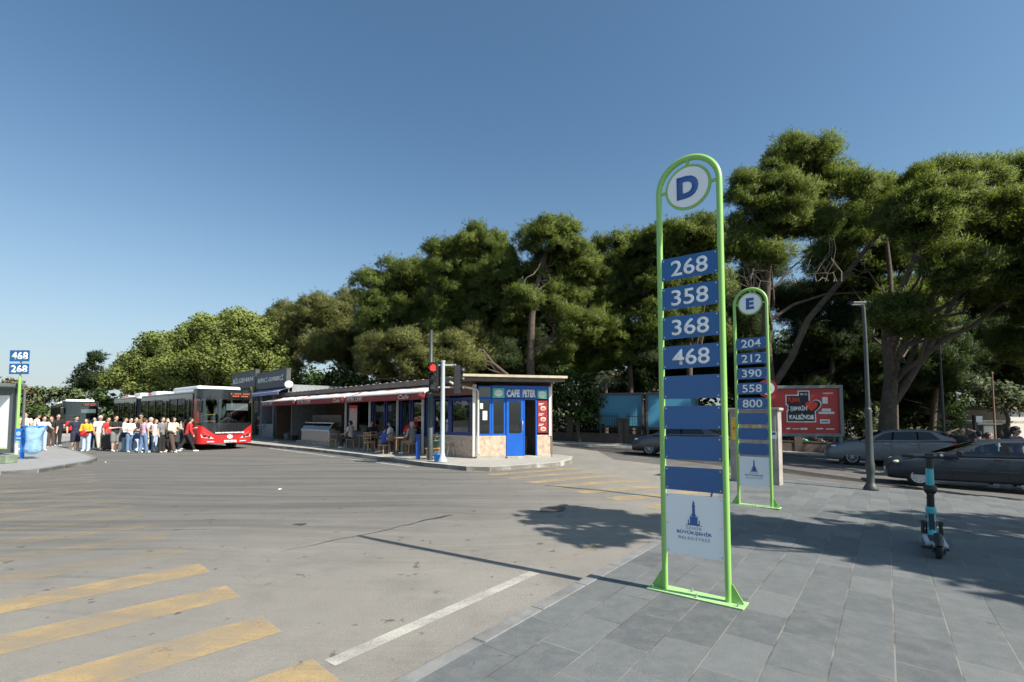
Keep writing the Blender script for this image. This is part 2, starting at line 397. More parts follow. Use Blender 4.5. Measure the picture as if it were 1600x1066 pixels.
def kerb(name, line, w, dz, m, h=0.3):
    """a row of kerb stones along a polyline; the stones lie on the left of the walking direction"""
    mb = MB(); pts = [Vector((p[0], p[1])) for p in line]; L = 0.8; ln = []
    for a, b in zip(pts, pts[1:]):
        n = max(1, round((b - a).length / L))
        for i in range(n): ln.append(a.lerp(b, i / n))
    ln.append(pts[-1]); rnd = random.Random(4); off = []
    for i, p in enumerate(ln):
        t = (ln[min(i + 1, len(ln) - 1)] - ln[max(i - 1, 0)]).normalized(); off.append(p + Vector((-t.y, t.x)) * w)
    for i in range(len(ln) - 1):
        a, b, c, d = ln[i], ln[i + 1], off[i + 1], off[i]; g = (b - a).normalized() * 0.006; j = rnd.uniform(-.004, .004)
        q = [a + g, b - g, c - g, d + g]
        vs = [(p.x, p.y, base(p.x) + dz + j) for p in q] + [(p.x, p.y, base(p.x) + dz - h) for p in q]
        mb.add(vs, [(0, 1, 2, 3), (0, 4, 5, 1), (1, 5, 6, 2), (2, 6, 7, 3), (3, 7, 4, 0)])
    return tag(mb.build(name, m, bevel=0.008), kind='structure')

M_ASPH = asphalt()
KD = Vector((0.6035, 0.797))                                # run of the near kerb
KANG = math.atan2(KD.y, KD.x)
M_SLAB = paving('basalt_slabs', (0.15, 0.163, 0.168), (0.088, 0.098, 0.106), (0.235, 0.225, 0.20), KANG, 0.62, 0.345, 0.012, dirt=(0.22, 0.215, 0.205), dirt_amt=0.3)
M_BLOCK = paving('concrete_blocks', (0.40, 0.385, 0.35), (0.34, 0.33, 0.30), (0.22, 0.21, 0.19), R(-40), 0.4, 0.4, 0.012, dirt=(0.3, 0.28, 0.25), offset=0.0)
M_BLOCK2 = paving('grey_blocks', (0.30, 0.30, 0.30), (0.25, 0.25, 0.255), (0.36, 0.34, 0.31), R(40), 0.3, 0.3, 0.012, dirt=(0.34, 0.33, 0.31))
M_KERB = mat('kerb_stone', (0.17, 0.172, 0.17), 0.8, var=0.3, scale=3, bump=0.2)
M_KERBD = mat('kerb_concrete', (0.38, 0.365, 0.335), 0.85, var=0.25, scale=2.5, bump=0.3)
RD = -0.05
sheet('road', [[(-600, -120), (600, -120), (600, 900), (-600, 900)]], RD, M_ASPH)
near_line = [(-13.0, -13.0), (-0.76, 3.15), (2.0, 6.8), (4.26, 10.62), (5.15, 12.6), (5.75, 14.3), (6.3, 15.2), (7.2, 15.75), (8.18, 15.14), (12.25, 11.91), (40, -10)]
sheet('pavement', [near_line[:] + [(40, -40), (-13, -40)]], 0.0, M_SLAB, skirt=0.3)
kerb('near_kerb', [(p[0], p[1]) for p in near_line[:-1]][::-1], 0.13, 0.004, M_KERB)
# the cafe island
CK = [gp(u, v, RD).xy for u, v in ((400, 697), (480, 705), (560, 714.5), (620, 723), (665, 729.5), (700, 733), (729, 736), (766, 736.8), (797, 734.5), (839, 731), (876, 728.5), (893, 724))]
A0, C0 = gp(742, 716, .09), gp(860, 714, .09); B0 = gp(440, 687, .09)
LDIR = (B0 - A0).xy.normalized()
left_ext = CK[0] + (CK[0] - CK[2]).normalized() * 45
island = [left_ext] + CK + [C0.xy + Vector((0.9, 0.35)), C0.xy + Vector((0.35, 1.2)), C0.xy + LDIR * 60 + Vector((0.5, 0.5))]
sheet('cafe_pavement', [island], 0.085, M_BLOCK, skirt=0.3)
kerb('cafe_kerb', [left_ext] + CK + [island[-3], island[-2]], 0.15, 0.09, M_KERBD, 0.3)
# the left island
LI = [gp(u, v, RD).xy for u, v in ((0, 742.5), (60, 739), (100, 732), (140, 725), (152, 720), (143, 715.5), (117, 707), (97, 700), (86, 695))]
li = [LI[0] + Vector((-14, -2.0))] + LI + [LI[-1] + Vector((-12, 22)), LI[0] + Vector((-40, 26)), LI[0] + Vector((-40, -4))]
sheet('left_pavement', [li], 0.06, M_BLOCK2, skirt=0.3)
kerb('left_kerb', [li[0]] + LI + [li[-3]], 0.14, 0.065, M_KERB, 0.3)
# the park beyond the right-hand road
FK = [gp(u, v, RD).xy for u, v in ((900, 697.5), (1219, 712), (1300, 717))]
fd = (FK[2] - FK[0]).normalized(); fn = Vector((-fd.y, fd.x))
FK = [FK[0] - fd * 75, FK[0], FK[1], FK[2], FK[2] + fd * 60]
sheet('far_pavement', [FK + [p + fn * 3.2 for p in FK[::-1]]], 0.08, M_BLOCK, skirt=0.3)
kerb('far_kerb', FK, 0.15, 0.085, M_KERBD, 0.3)
M_EARTH = mat('park_earth', (0.075, 0.062, 0.042), 0.95, var=0.4, scale=1.3, bump=0.4, bscale=8)
pk = [p + fn * 3.2 for p in FK]
sheet('park_ground', [pk + [pk[-1] + Vector((120, 200)), Vector((-150, 260)), pk[0] + Vector((-60, 60))]], 0.05, M_EARTH)
# painted markings
M_YEL = paint('yellow_road_paint', (0.485, 0.345, 0.165), 0.48, 0.32, 0.72); M_YEL2 = paint('faded_yellow_paint', (0.42, 0.325, 0.185), 0.54, 0.16, 0.45); M_YEL3 = paint('crossing_paint', (0.46, 0.345, 0.18), 0.5, 0.35, 0.8); M_WHT = paint('white_road_paint', (0.46, 0.44, 0.40), 0.42, 0.4, 0.9)
def stripe(mname, p0, d, ln, w, m, dz=RD + 0.004):
    d = d.normalized(); n = Vector((-d.y, d.x)) * w / 2
    return sheet(mname, [[p0 + n, p0 - n, p0 - n + d * ln, p0 + n + d * ln]], dz, m)
for i in range(20):
    p = Vector((-1.235, 3.385)) + Vector((-0.735, 0.745)) * i
    stripe('crossing_stripe', p, Vector((-0.70, -0.713)), 4.2, 0.45, M_YEL if i < 4 else M_YEL2)
cd = Vector((0.84, 0.54)); cn = Vector((-0.54, 0.84))
for j in range(-1, 8):
    stripe('crossing_stripe', Vector((2.05, 10.2)) + cn * 1.0 * j, cd, 3.3, 0.42, M_YEL3)
a, b = gp(515, 1037, RD).xy, gp(835, 895, RD).xy
stripe('edge_line', a, b - a, (b - a).length, 0.13, M_WHT)
stripe('edge_line', b + (b - a) * 0.12, b - a, 1.2, 0.12, M_YEL2)
a, b = gp(420, 700.5, RD).xy, gp(640, 729.5, RD).xy
stripe('edge_line', a, b - a, (b - a).length, 0.14, M_WHT)
# a sealed crack that ends in a wet stain, and a wet patch in the shade
M_TAR = mat('tar_seal', (0.05, 0.047, 0.043), 0.55, var=0.3, scale=6)
def patch_strip(name, uvw, m, dz=RD + 0.005):
    rnd = random.Random(12); pts = [(gp(u, v, RD).xy, w) for u, v, w in uvw]; fine = []
    for (a, wa), (b, wb) in zip(pts, pts[1:]):
        n = max(2, int((b - a).length / .16))
        for i in range(n): t = i / n; q = a.lerp(b, t); d = (b - a).normalized(); fine.append((q + Vector((-d.y, d.x)) * rnd.uniform(-.03, .03), (wa + (wb - wa) * t) * rnd.uniform(.6, 1.4), d))
    fine.append((pts[-1][0], .01, (pts[-1][0] - pts[-2][0]).normalized())); polys = []
    for (a, wa, d), (b, wb, e) in zip(fine, fine[1:]):
        na, nb_ = Vector((-d.y, d.x)) * wa / 2, Vector((-e.y, e.x)) * wb / 2; polys.append([a + na, a - na, b - nb_, b + nb_])
    return sheet(name, polys, dz, m)
patch_strip('tar_seam', [(440, 862, .006), (520, 845, .012), (600, 829, .018), (650, 817, .03), (680, 810, .06), (695, 807, .12), (708, 805, .04)], M_TAR)
patch_strip('wet_stain', [(842, 800, .10), (855, 799, .35), (866, 795, .40), (876, 791, .18), (885, 788, .10)], M_TAR)
patch_strip('wet_stain', [(458, 820, .06), (470, 819.5, .16), (480, 819, .05)], M_TAR)
patch_strip('wet_stain', [(1095, 779, .05), (1102, 777, .3), (1110, 776, .1)], M_TAR)
# a darker sheet laid over the right-hand road
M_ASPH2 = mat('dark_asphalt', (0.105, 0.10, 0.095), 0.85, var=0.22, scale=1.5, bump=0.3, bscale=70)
nk = [Vector(p) for p in ((40, -10), (12.25, 11.91), (8.18, 15.14))]
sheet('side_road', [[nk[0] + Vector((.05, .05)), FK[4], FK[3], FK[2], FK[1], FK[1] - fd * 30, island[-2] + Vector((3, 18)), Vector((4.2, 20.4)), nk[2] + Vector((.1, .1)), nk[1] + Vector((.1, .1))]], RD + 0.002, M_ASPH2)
# ------------------------------------------------------------------ bus-stop totems
M_GREEN = mat('green_lacquer', (0.25, 0.49, 0.12), 0.38, var=0.05, scale=2, coat=0.3)
M_GREEN2 = mat('green_plate', (0.34, 0.58, 0.24), 0.45, var=0.12, scale=6, coat=0.1)
M_BLUE = mat('blue_sign_sheet', (0.010, 0.098, 0.29), 0.34, var=0.07, scale=1.5, coat=0.2)
M_WHITE = mat('white_sign_sheet', (0.80, 0.82, 0.84), 0.4, var=0.02, scale=2)
M_LETTER = mat('white_lettering', (0.88, 0.9, 0.9), 0.45, var=0.0)
M_NAVY = mat('navy_lettering', (0.02, 0.075, 0.24), 0.45, var=0.0)
M_GREYL = mat('grey_lettering', (0.24, 0.29, 0.36), 0.5, var=0.0)
M_STEEL = mat('zinc_steel', (0.55, 0.56, 0.56), 0.4, 0.8, var=0.1)
M_GALV = mat('galvanised_steel', (0.50, 0.52, 0.53), 0.5, 0.25, var=0.14, scale=5)
M_BLACK = mat('black_plastic', (0.018, 0.018, 0.02), 0.45, var=0.2)
M_RUBBER = mat('tyre_rubber', (0.02, 0.02, 0.021), 0.8, var=0.2, scale=20)

def totem(letter, numbers, blanks, loc, rz, label, sc=1.0):
    t = thing('bus_stop_totem', label, 'bus stop sign', loc, rz, 'green tube bus stop totems')
    w = 0.571; r = 0.028; h = 4.15; zc = h - w / 2 - r
    f = MB(); path = [(-w / 2, 0, 0.012)] + [(-w / 2, 0, z) for z in (0.5, 1.5, 2.5, 3.3)]
    path += [(-w / 2 * math.cos(a), 0, zc + w / 2 * math.sin(a)) for a in [math.pi * k / 24 for k in range(25)]]
    path += [(w / 2, 0, z) for z in (3.3, 2.5, 1.5, 0.5, 0.012)]
    f.tube(path, r, 16); fo = f.build('frame', M_GREEN, t)
    bp = MB(); bp.box((0, 0, 0.006), (0.86, 0.2, 0.012)); bp.build('base_plate', M_GREEN2, t, bevel=0.003)
    g = MB()
    for s in (-1, 1):
        x0 = s * (w / 2 + r - 0.004)
        pts = [(x0, 0.012), (x0 + s * 0.10, 0.012), (x0 + s * 0.10, 0.03), (x0 + s * 0.015, 0.17), (x0, 0.17)]
        if s < 0: pts = pts[::-1]
        g.plate(pts, -0.005, 0.005)
    build_each(g, 'gusset', M_GREEN, t)
    for bx, by in ((-0.38, -0.06), (0.38, -0.06), (-0.05, 0.065), (0.03, -0.07), (0.38, 0.06), (-0.38, 0.06)):
        b = MB(); b.cyl((bx, by, 0.012), (bx, by, 0.024), 0.013, n=6, smooth=False).cyl((bx, by, 0.024), (bx, by, 0.045), 0.007, n=8)
        b.build('anchor_bolt', M_STEEL, t)
    # roundel in its ring
    ro = 0.205; d = MB(); d.lathe([(ro - 0.012, -0.012), (ro - 0.012, 0.012)], (0, 0, zc), 48, 0, RX90, smooth=False); disc = d.build('roundel', M_WHITE, t)
    q = MB(); q.tube([(math.cos(a) * ro, 0, zc + math.sin(a) * ro) for a in [2 * math.pi * k / 40 for k in range(41)]], 0.014, 10, caps=False)
    q.tube([(0, 0, zc + ro), (0, 0, zc + w / 2)], 0.016, 8); q.tube([(-w / 2, 0, zc), (-ro, 0, zc)], 0.016, 8); q.tube([(ro, 0, zc), (w / 2, 0, zc)], 0.016, 8)
    q.build('ring', M_GREEN, disc)
    text('stop_letter', letter, M_NAVY2, disc, (0, -0.0145, zc), h=0.22, bold=0.055, ext=0.003)
    # number plates
    pw = w - 2 * r + 0.012; ph = 0.217; z = 3.178
    for k in range(len(numbers) + blanks):
        p = MB(); p.box((0, -0.012, z - ph / 2), (pw, 0.004, ph)); p.box((-pw / 2 + .01, 0.004, z - ph / 2), (0.05, 0.028, 0.06), 1); p.box((pw / 2 - .01, 0.004, z - ph / 2), (0.05, 0.028, 0.06), 1)
        for sx in (-1, 1):
            for sz in (-1, 1): p.cyl((sx * (pw / 2 - 0.02), -0.014, z - ph / 2 + sz * (ph / 2 - 0.022)), (sx * (pw / 2 - 0.02), -0.019, z - ph / 2 + sz * (ph / 2 - 0.022)), 0.007, n=8, m=1)
        po = p.build('number_plate', [M_BLUE, M_STEEL], t)
        if k < len(numbers): text('route_number', numbers[k], M_LETTER, po, (0, -0.0165, z - ph / 2), w=0.345, h=0.152, bold=0.012, ext=0.003)
        z -= 0.2868
    # municipal plate
    p = MB(); zt, zb = 0.918, 0.362; p.box((0, -0.012, (zt + zb) / 2), (pw, 0.004, zt - zb))
    for sx in (-1, 1):
        for zz in (zt - 0.025, (zt + zb) / 2, zb + 0.025): p.cyl((sx * (pw / 2 - 0.02), -0.014, zz), (sx * (pw / 2 - 0.02), -0.019, zz), 0.007, n=8, m=1)
    po = p.build('emblem_plate', [M_WHITE, M_STEEL], t)
    e = MB(); z0 = 0.645; half = [(x_ * .85, y_) for x_, y_ in ((0.058, 0), (0.058, 0.008), (0.04, 0.014), (0.04, 0.052), (0.045, 0.056), (0.028, 0.07), (0.018, 0.08), (0.026, 0.09), (0.026, 0.096), (0.0155, 0.1), (0.0135, 0.165), (0.017, 0.169), (0.017, 0.176), (0.0105, 0.182), (0.0105, 0.202), (0.006, 0.212))]
    pts = [(x, z0 + y) for x, y in half] + [(0, z0 + 0.222)] + [(-x, z0 + y) for x, y in half[::-1]]
    e.plate(pts, -0.0165, -0.0145)
    for s in (-1, 1): e.bb((s * 0.049 - 0.004, -0.0165, z0), (s * 0.049 + 0.004, -0.0145, z0 + 0.045)); e.bb((s * 0.031 - 0.004, -0.0165, z0 + 0.058), (s * 0.031 + 0.004, -0.0145, z0 + 0.084))
    e.bb((-0.075, -0.0165, z0 - 0.005), (0.075, -0.0145, z0 - 0.001)); e.build('clock_tower_emblem', M_NAVY2, po)
    text('city_name', 'İZMİR', M_GREYL, po, (0, -0.0155, 0.618), w=0.145, h=0.032, ext=0.002, spacing=1.1)
    text('city_name', 'BÜYÜKŞEHİR', M_NAVY2, po, (0, -0.0155, 0.572), w=0.315, h=0.045, bold=0.012, ext=0.002)
    text('city_name', 'BELEDİYESİ', M_GREYL, po, (0, -0.0155, 0.524), w=0.285, h=0.034, ext=0.002, spacing=1.1)
    t.scale = (sc, sc, sc); return t
M_NAVY2 = mat('blue_lettering', (0.03, 0.11, 0.33), 0.45, var=0.0)
totem('D', ['268', '358', '368', '468'], 4, (1.685, 4.613, 0.002), R(-37.8), 'tall green tube bus stop sign with round letter D above blue number plates')
ec = (gp(1152, 791) + gp(1207, 796)) / 2
totem('E', ['204', '212', '390', '558', '800'], 3, (4.725, 9.678, base(4.725) + .002), R(-39), 'green tube bus stop sign with round letter E, standing before the stone utility cabinet', 1.035)

# the older stop pole on the left
pp = gp(25, 712, .06); p2 = thing('stop_pole', 'slim green pole carrying two blue plates 468 and 268', 'bus stop sign', pp, R(0))
ppx = 770 / pp.y; hz = lambda v: CAM_H + (650 - v) / ppx - pp.z
m = MB(); m.cyl((0, 0, 0), (0, 0, 0.5), 0.065); m.build('sleeve', M_GALV, p2)
m = MB(); m.cyl((0, 0, 0.5), (0, 0, hz(588)), 0.05, n=12); m.build('pole', M_GREEN, p2)
m = MB(); m.cyl((0, 0, hz(588)), (0, 0, hz(548)), 0.03, n=10); m.build('pole_top', M_GALV, p2)
for vt, vb, s in ((547, 564.5, '468'), (568, 584.5, '268')):
    m = MB(); zc = hz((vt + vb) / 2); hh = hz(vt) - hz(vb); m.box((0.0, -0.06, zc), (0.80, 0.012, hh)); po = m.build('number_plate', M_BLUE, p2)
    text('route_number', s, M_LETTER, po, (0, -0.069, zc), w=0.68, h=hh * 0.68, bold=0.03)

# bus shelter with its poster panel, cut by the frame edge
M_DGREY = mat('dark_grey_paint', (0.10, 0.115, 0.12), 0.45, var=0.1)
M_POST = mat('white_poster', (0.78, 0.80, 0.80), 0.5, var=0.02)
sp = gp(20, 711, .06); sh = thing('bus_shelter', 'grey bus shelter with a white poster panel at the left edge', 'bus shelter', sp, R(-8)); k = sp.y / 770
H = 104 * k
m = MB(); m.bb((-0.22, -0.06, 0.08), (0.0, 0.06, H)); m.bb((-1.9, -0.06, 0.08), (-1.66, 0.06, H)); m.bb((-1.9, -0.055, 0.08), (0, 0.055, 0.24)); m.bb((-1.9, -0.055, H - 0.3), (0, 0.055, H)); m.build('panel_frame', M_DGREY, sh, bevel=0.01)
m = MB(); m.bb((-1.66, -0.05, 0.24), (-0.22, 0.05, H - 0.3)); po = m.build('poster_panel', M_POST, sh)
m = MB(); m.bb((-1.64, -0.056, 0.25), (-0.24, -0.051, 0.31)); m.build('poster_strip', mat('lime_print', (0.55, 0.65, 0.2), 0.5), po)
m = MB(); m.prism([(-4.2, -1.0), (0.12, -1.0), (0.2, 0.2), (-4.2, 0.9)], H + 0.02, H + 0.17); m.build('roof', M_DGREY, sh, bevel=0.03)
for x in (-0.5, -3.8):
    m = MB(); m.cyl((x, 0.7, 0), (x, 0.7, H), 0.05); m.build('post', M_DGREY, sh)
m = MB(); m.bb((-3.6, 0.35, 0.42), (-2.2, 0.75, 0.47)); m.bb((-3.4, 0.5, 0), (-3.34, 0.6, 0.42)); m.bb((-2.5, 0.5, 0), (-2.44, 0.6, 0.42)); m.build('bench_seat', M_STEEL, sh)
# blue bin stand with a hanging sack
M_BLUEP = mat('blue_enamel', (0.02, 0.17, 0.55), 0.4, var=0.1)
M_SACK = mat('blue_sack_film', (0.42, 0.60, 0.76), 0.25, var=0.3, scale=4, bump=0.7, bscale=7)
_nt = M_SACK.node_tree; _t = nd(_nt, 'BsdfTransparent'); _t.inputs['Color'].default_value = (.45, .72, .92, 1); _m = nd(_nt, 'MixShader'); _m.inputs[0].default_value = .45
_nt.links.new(_nt.nodes['Principled BSDF'].outputs[0], _m.inputs[1]); _nt.links.new(_t.outputs[0], _m.inputs[2]); _nt.links.new(_m.outputs[0], _nt.nodes['Material Output'].inputs['Surface'])
bp_ = gp(34, 717, .06); bt = thing('litter_bin', 'blue litter stand with a ring holding a sack, beside the green pole', 'litter bin', bp_); k = bp_.y / 770
m = MB(); m.bb((-0.05, -0.05, 0), (0.05, 0.05, 50 * k)); m.bb((-0.05, -0.05, 47 * k), (0.12, 0.05, 52 * k)); m.build('stand', M_BLUEP, bt, bevel=0.01)
m = MB(); m.bb((-0.24, -0.07, 28 * k), (0.04, -0.055, 47 * k)); po = m.build('badge_plate', M_BLUEP, bt)
m = MB(); m.lathe([(0.085, 0), (0.085, 0.006)], (-0.1, -0.072, 39 * k), 24, 0, RX90); m.bb((-0.19, -0.078, 31 * k), (-0.01, -0.072, 33 * k)); m.build('emblem', mat('pale_blue_print', (0.35, 0.5, 0.75), 0.5), po)
m = MB(); rr = 0.30; cx = 0.46
m.tube([(cx + rr * math.cos(a), rr * math.sin(a), 50 * k) for a in [2 * math.pi * q / 24 for q in range(25)]], 0.022, 8, caps=False); m.build('ring', M_BLUEP, bt)
sk = thing('rubbish_sack', 'translucent blue rubbish sack hanging from the ring of the blue stand', 'rubbish bag', (bp_.x + cx, bp_.y, bp_.z))
m = MB(); rnd = random.Random(3); n = 28; prof = [(0.31, 50.5), (0.315, 48), (0.27, 42), (0.22, 31), (0.21, 24), (0.25, 16), (0.22, 10), (0.08, 7)]; vs = []
for i, (q, z) in enumerate(prof):
    for j in range(n):
        a = 2 * math.pi * j / n; w_ = 1 + 0.10 * math.sin(4 * a + i) + 0.07 * math.sin(9 * a + 2 * i) + rnd.uniform(-.02, .02)
        vs.append((q * w_ * math.cos(a) + 0.02 * i * (1 if i < 6 else .8) * -0.6, q * w_ * math.sin(a), z * k))
m.add(vs, [(i * n + j, i * n + (j + 1) % n, (i + 1) * n + (j + 1) % n, (i + 1) * n + j) for i in range(len(prof) - 1) for j in range(n)], 0, True)
m.build('sack_film', M_SACK, sk)
cb = gp(7, 724, .06); m = MB(); m.box((0, 0, 0.14), (0.5, 0.4, 0.28)); o = m.build('concrete_block', mat('mossy_concrete', (0.17, 0.21, 0.15), 0.9, var=0.3, bump=0.3), bevel=0.02, loc=cb); tag(o, 'low mossy concrete block at the kerb below the poster panel', 'concrete block')

# ------------------------------------------------------------------ traffic signal and poles by the cafe
M_LAMP = mat('grey_lamp_paint', (0.05, 0.06, 0.06), 0.5, 0.1, var=0.15)
M_WPOLE = mat('white_pole_paint', (0.42, 0.47, 0.49), 0.4, var=0.06)
M_RED_ON = mat('lit_red_lens', (1.0, 0.045, 0.03), 0.3, var=0.0, emit=1.1)
M_LENS = mat('unlit_lens', (0.10, 0.11, 0.10), 0.2, var=0.1)
M_LENS2 = mat('grey_unlit_lens', (0.22, 0.23, 0.22), 0.25, var=0.1)
tp = gp(691, 722, .09); k = tp.y / 770
def signal_head(parent, c, rz, on):
    T = Matrix.Translation(Vector(c)) @ Matrix.Rotation(rz, 4, 'Z')
    hb = MB().frame(mtx=T); hb.box((0, 0, 0), (0.30, 0.2, 0.98)); hb.box((0, 0.11, 0), (0.40, 0.02, 1.06)); head = hb.build('signal_head', M_BLACK, parent, bevel=0.02)
    for i, zz in enumerate((0.31, 0, -0.31)):
        l = MB().frame(mtx=T); l.lathe([(0.115, 0.10), (0.11, 0.115), (0.06, 0.125), (0.01, 0.128)], (0, 0, zz), 20, 0, RX90)
        l.build('lens', M_RED_ON if (on and i == 0) else (M_LENS2 if i == 2 else M_LENS), head)
        vs = []; n = 14
        for d in (0.10, 0.26):
            for j in range(n + 1):
                a = math.pi * (-0.12 + 1.24 * j / n); vs.append((0.125 * math.cos(a), -d, zz + 0.125 * math.sin(a) * (1 if d < .2 else 1)))
        v = MB().frame(mtx=T); v.add(vs, [(j, j + 1, n + 2 + j, n + 1 + j) for j in range(n)], 0, True); vo = v.build('visor', M_BLACK, head)
        sd = vo.modifiers.new('thickness', 'SOLIDIFY'); sd.thickness = 0.006
    return head
tl = thing('traffic_light', 'traffic light on a white pole, its left head showing red', 'traffic light', tp)
m = MB(); m.lathe([(0.17, 0), (0.17, 0.03), (0.10, 0.2), (0.075, 0.35), (0.07, 156 * k), (0.075, 157 * k)], (0, 0, 0), 20); m.build('pole', M_WPOLE, tl)
m = MB(); m.cyl((0, 0, 156 * k), (0, 0, 158 * k), 0.085); m.build('cap', M_WPOLE, tl)
signal_head(tl, (-0.30, -0.05, 132 * k), R(-6), True); signal_head(tl, (0.48, 0.1, 128 * k), R(100), False)
m = MB()
for zz in (115, 150): m.bb((-0.2, -0.02, zz * k), (0.45, 0.02, zz * k + 0.05))
build_each(m, 'bracket', M_WPOLE, tl)
gpp = gp(672, 719, .09); k2 = gpp.y / 770; o = thing('utility_pole', 'tall thin dark grey pole behind the red signal head', 'pole', gpp)
m = MB(); m.tube([(0, 0, 0), (0, 0, 100 * k2), (0, 0, 100.5 * k2), (0, 0, 203 * k2)], [0.105, 0.10, 0.075, 0.06], 12); m.build('shaft', M_LAMP, o)
m = MB(); m.box((-0.1, 0, 180 * k2), (0.22, 0.03, 0.03)); m.cyl((0, 0, 203 * k2), (0, 0, 203.6 * k2), 0.065); m.build('bracket', M_LAMP, o)
b1 = gp(653, 718, .09); o = thing('bollard', 'square blue steel post with flat cap at the cafe kerb', 'bollard', b1); kk = b1.y / 770
m = MB(); m.box((0, 0, 18 * kk), (0.14, 0.14, 36 * kk)); m.build('post', mat('deep_blue_enamel', (0.01, 0.06, 0.30), 0.4, var=0.1), o, bevel=0.01)
m = MB(); m.box((0, 0, 37 * kk), (0.2, 0.2, 0.09)); m.build('cap', MATS['deep_blue_enamel'], o, bevel=0.02)

# street lamp on the near pavement
lp = gp(1361, 766); kl = lp.y / 770; L = thing('street_lamp', 'slim grey street lamp with a thick lower shaft beside the parked wagon', 'street lamp', lp)
m = MB(); m.lathe([(0.17, 0), (0.17, 0.05), (0.12, 0.14), (0.088, 0.2), (0.085, 0.4), (0.098, 0.48), (0.105, 0.66), (0.088, 0.74), (0.076, 122 * kl), (0.082, 125 * kl), (0.055, 128 * kl)], (0, 0, 0), 12); m.build('base_shaft', M_LAMP, L)
top = 292 * kl; m = MB(); m.tube([(0, 0, 128 * kl), (0, 0, top * 0.8), (-0.02, 0, top - .1), (-0.07, 0, top)], [0.054, 0.046, 0.042, 0.034], 12); m.build('upper_shaft', M_LAMP, L)
m = MB(); m.box((-0.16, 0, top + 0.01), (0.34, 0.16, 0.05)); m.box((-0.16, 0, top - 0.025), (0.26, 0.12, 0.02), 1); m.build('lamp_head', [M_LAMP, M_LETTER], L, bevel=0.01)
m = MB(); m.lathe([(0.03, 0), (0.035, 0.05), (0.01, 0.07)], (0, 0, top), 10); m.build('cap', M_LAMP, L)

# stone-clad utility cabinet
M_CAB = mat('cabinet_concrete', (0.31, 0.285, 0.255), 0.8, var=0.25, scale=4, bump=0.2)
c1 = gp(1142, 751); ang = R(-40); wd = 1.22; c2 = c1 + Vector((math.cos(ang), math.sin(ang), -.02)) * wd; mid = (c1 + c2) / 2; kc = mid.y / 770
C = thing('utility_cabinet', 'weathered stone utility cabinet with stickers, standing behind the letter E sign', 'utility cabinet', mid, ang)
m = MB(); m.bb((-wd / 2, 0, -0.05), (wd / 2, 0.42, 112 * kc)); m.bb((-wd / 2 + 0.06, -0.015, 0.72), (-0.01, 0, 1.8)); m.bb((0.01, -0.015, 0.72), (wd / 2 - 0.06, 0, 1.8)); m.build('body', M_CAB, C, bevel=0.01)
m = MB(); m.bb((-wd / 2 - 0.05, -0.05, 112 * kc), (wd / 2 + 0.05, 0.47, 116 * kc)); m.bb((-wd / 2 - .03, -0.03, 110.5 * kc), (wd / 2 + .03, 0.45, 112 * kc)); m.build('top_slab', M_CAB, C, bevel=0.015)
m = MB(); m.bb((-wd / 2 + 0.05, -0.022, 66 * kc), (-wd / 2 + 0.33, -0.016, 102 * kc)); o = m.build('yellow_sticker', mat('yellow_print', (0.65, 0.42, 0.05), 0.5, var=0.3, scale=9), C)
text('lettering', 'ATO', mat('red_print', (0.5, 0.04, 0.02), 0.5), o, (-wd / 2 + 0.19, -0.025, 84 * kc), w=0.22, h=0.10, bold=0.02)
m = MB(); m.bb((wd / 2 - 0.2, -0.023, 69 * kc), (wd / 2 - 0.04, -0.017, 80 * kc)); o = m.build('paper_notice', M_POST, C)
m = MB(); m.bb((wd / 2 - 0.18, -0.027, 75 * kc), (wd / 2 - 0.06, -0.024, 78.5 * kc)); m.build('notice_print', M_NAVY, o)
m = MB(); m.bb((-wd / 2 + 0.4, -0.022, 82 * kc), (-wd / 2 + 0.85, -0.017, 96 * kc)); m.build('faded_poster', mat('faded_print', (0.42, 0.30, 0.14), 0.6, var=0.5, scale=8), C)
# round prohibition sign behind it
rs = at(1199, 607, mid.y + 1.0); gz = base(rs.x)
o = thing('road_sign', 'round red-rimmed prohibition sign on a pole behind the cabinet', 'road sign', (rs.x, rs.y, gz), R(-25)); hh = rs.z - gz
m = MB(); m.cyl((0, 0.04, 0), (0, 0.04, hh + 0.35), 0.03); m.build('pole', M_GALV, o)
m = MB(); m.lathe([(0.265, 0), (0.265, 0.012)], (0, 0, hh), 36, 0, RX90); di = m.build('disc', mat('sign_red', (0.30, 0.02, 0.022), 0.5, var=0.05), o)
m = MB(); m.lathe([(0.185, 0.013), (0.185, 0.017)], (0, 0, hh), 32, 0, RX90); m.build('white_field', M_WHITE, di)
m = MB(); m.bb((-0.09, -0.024, hh - 0.08), (-0.02, -0.018, hh + 0.10)); m.bb((0.03, -0.024, hh - 0.08), (0.09, -0.018, hh + 0.06)); m.build('symbol', M_BLACK, di)

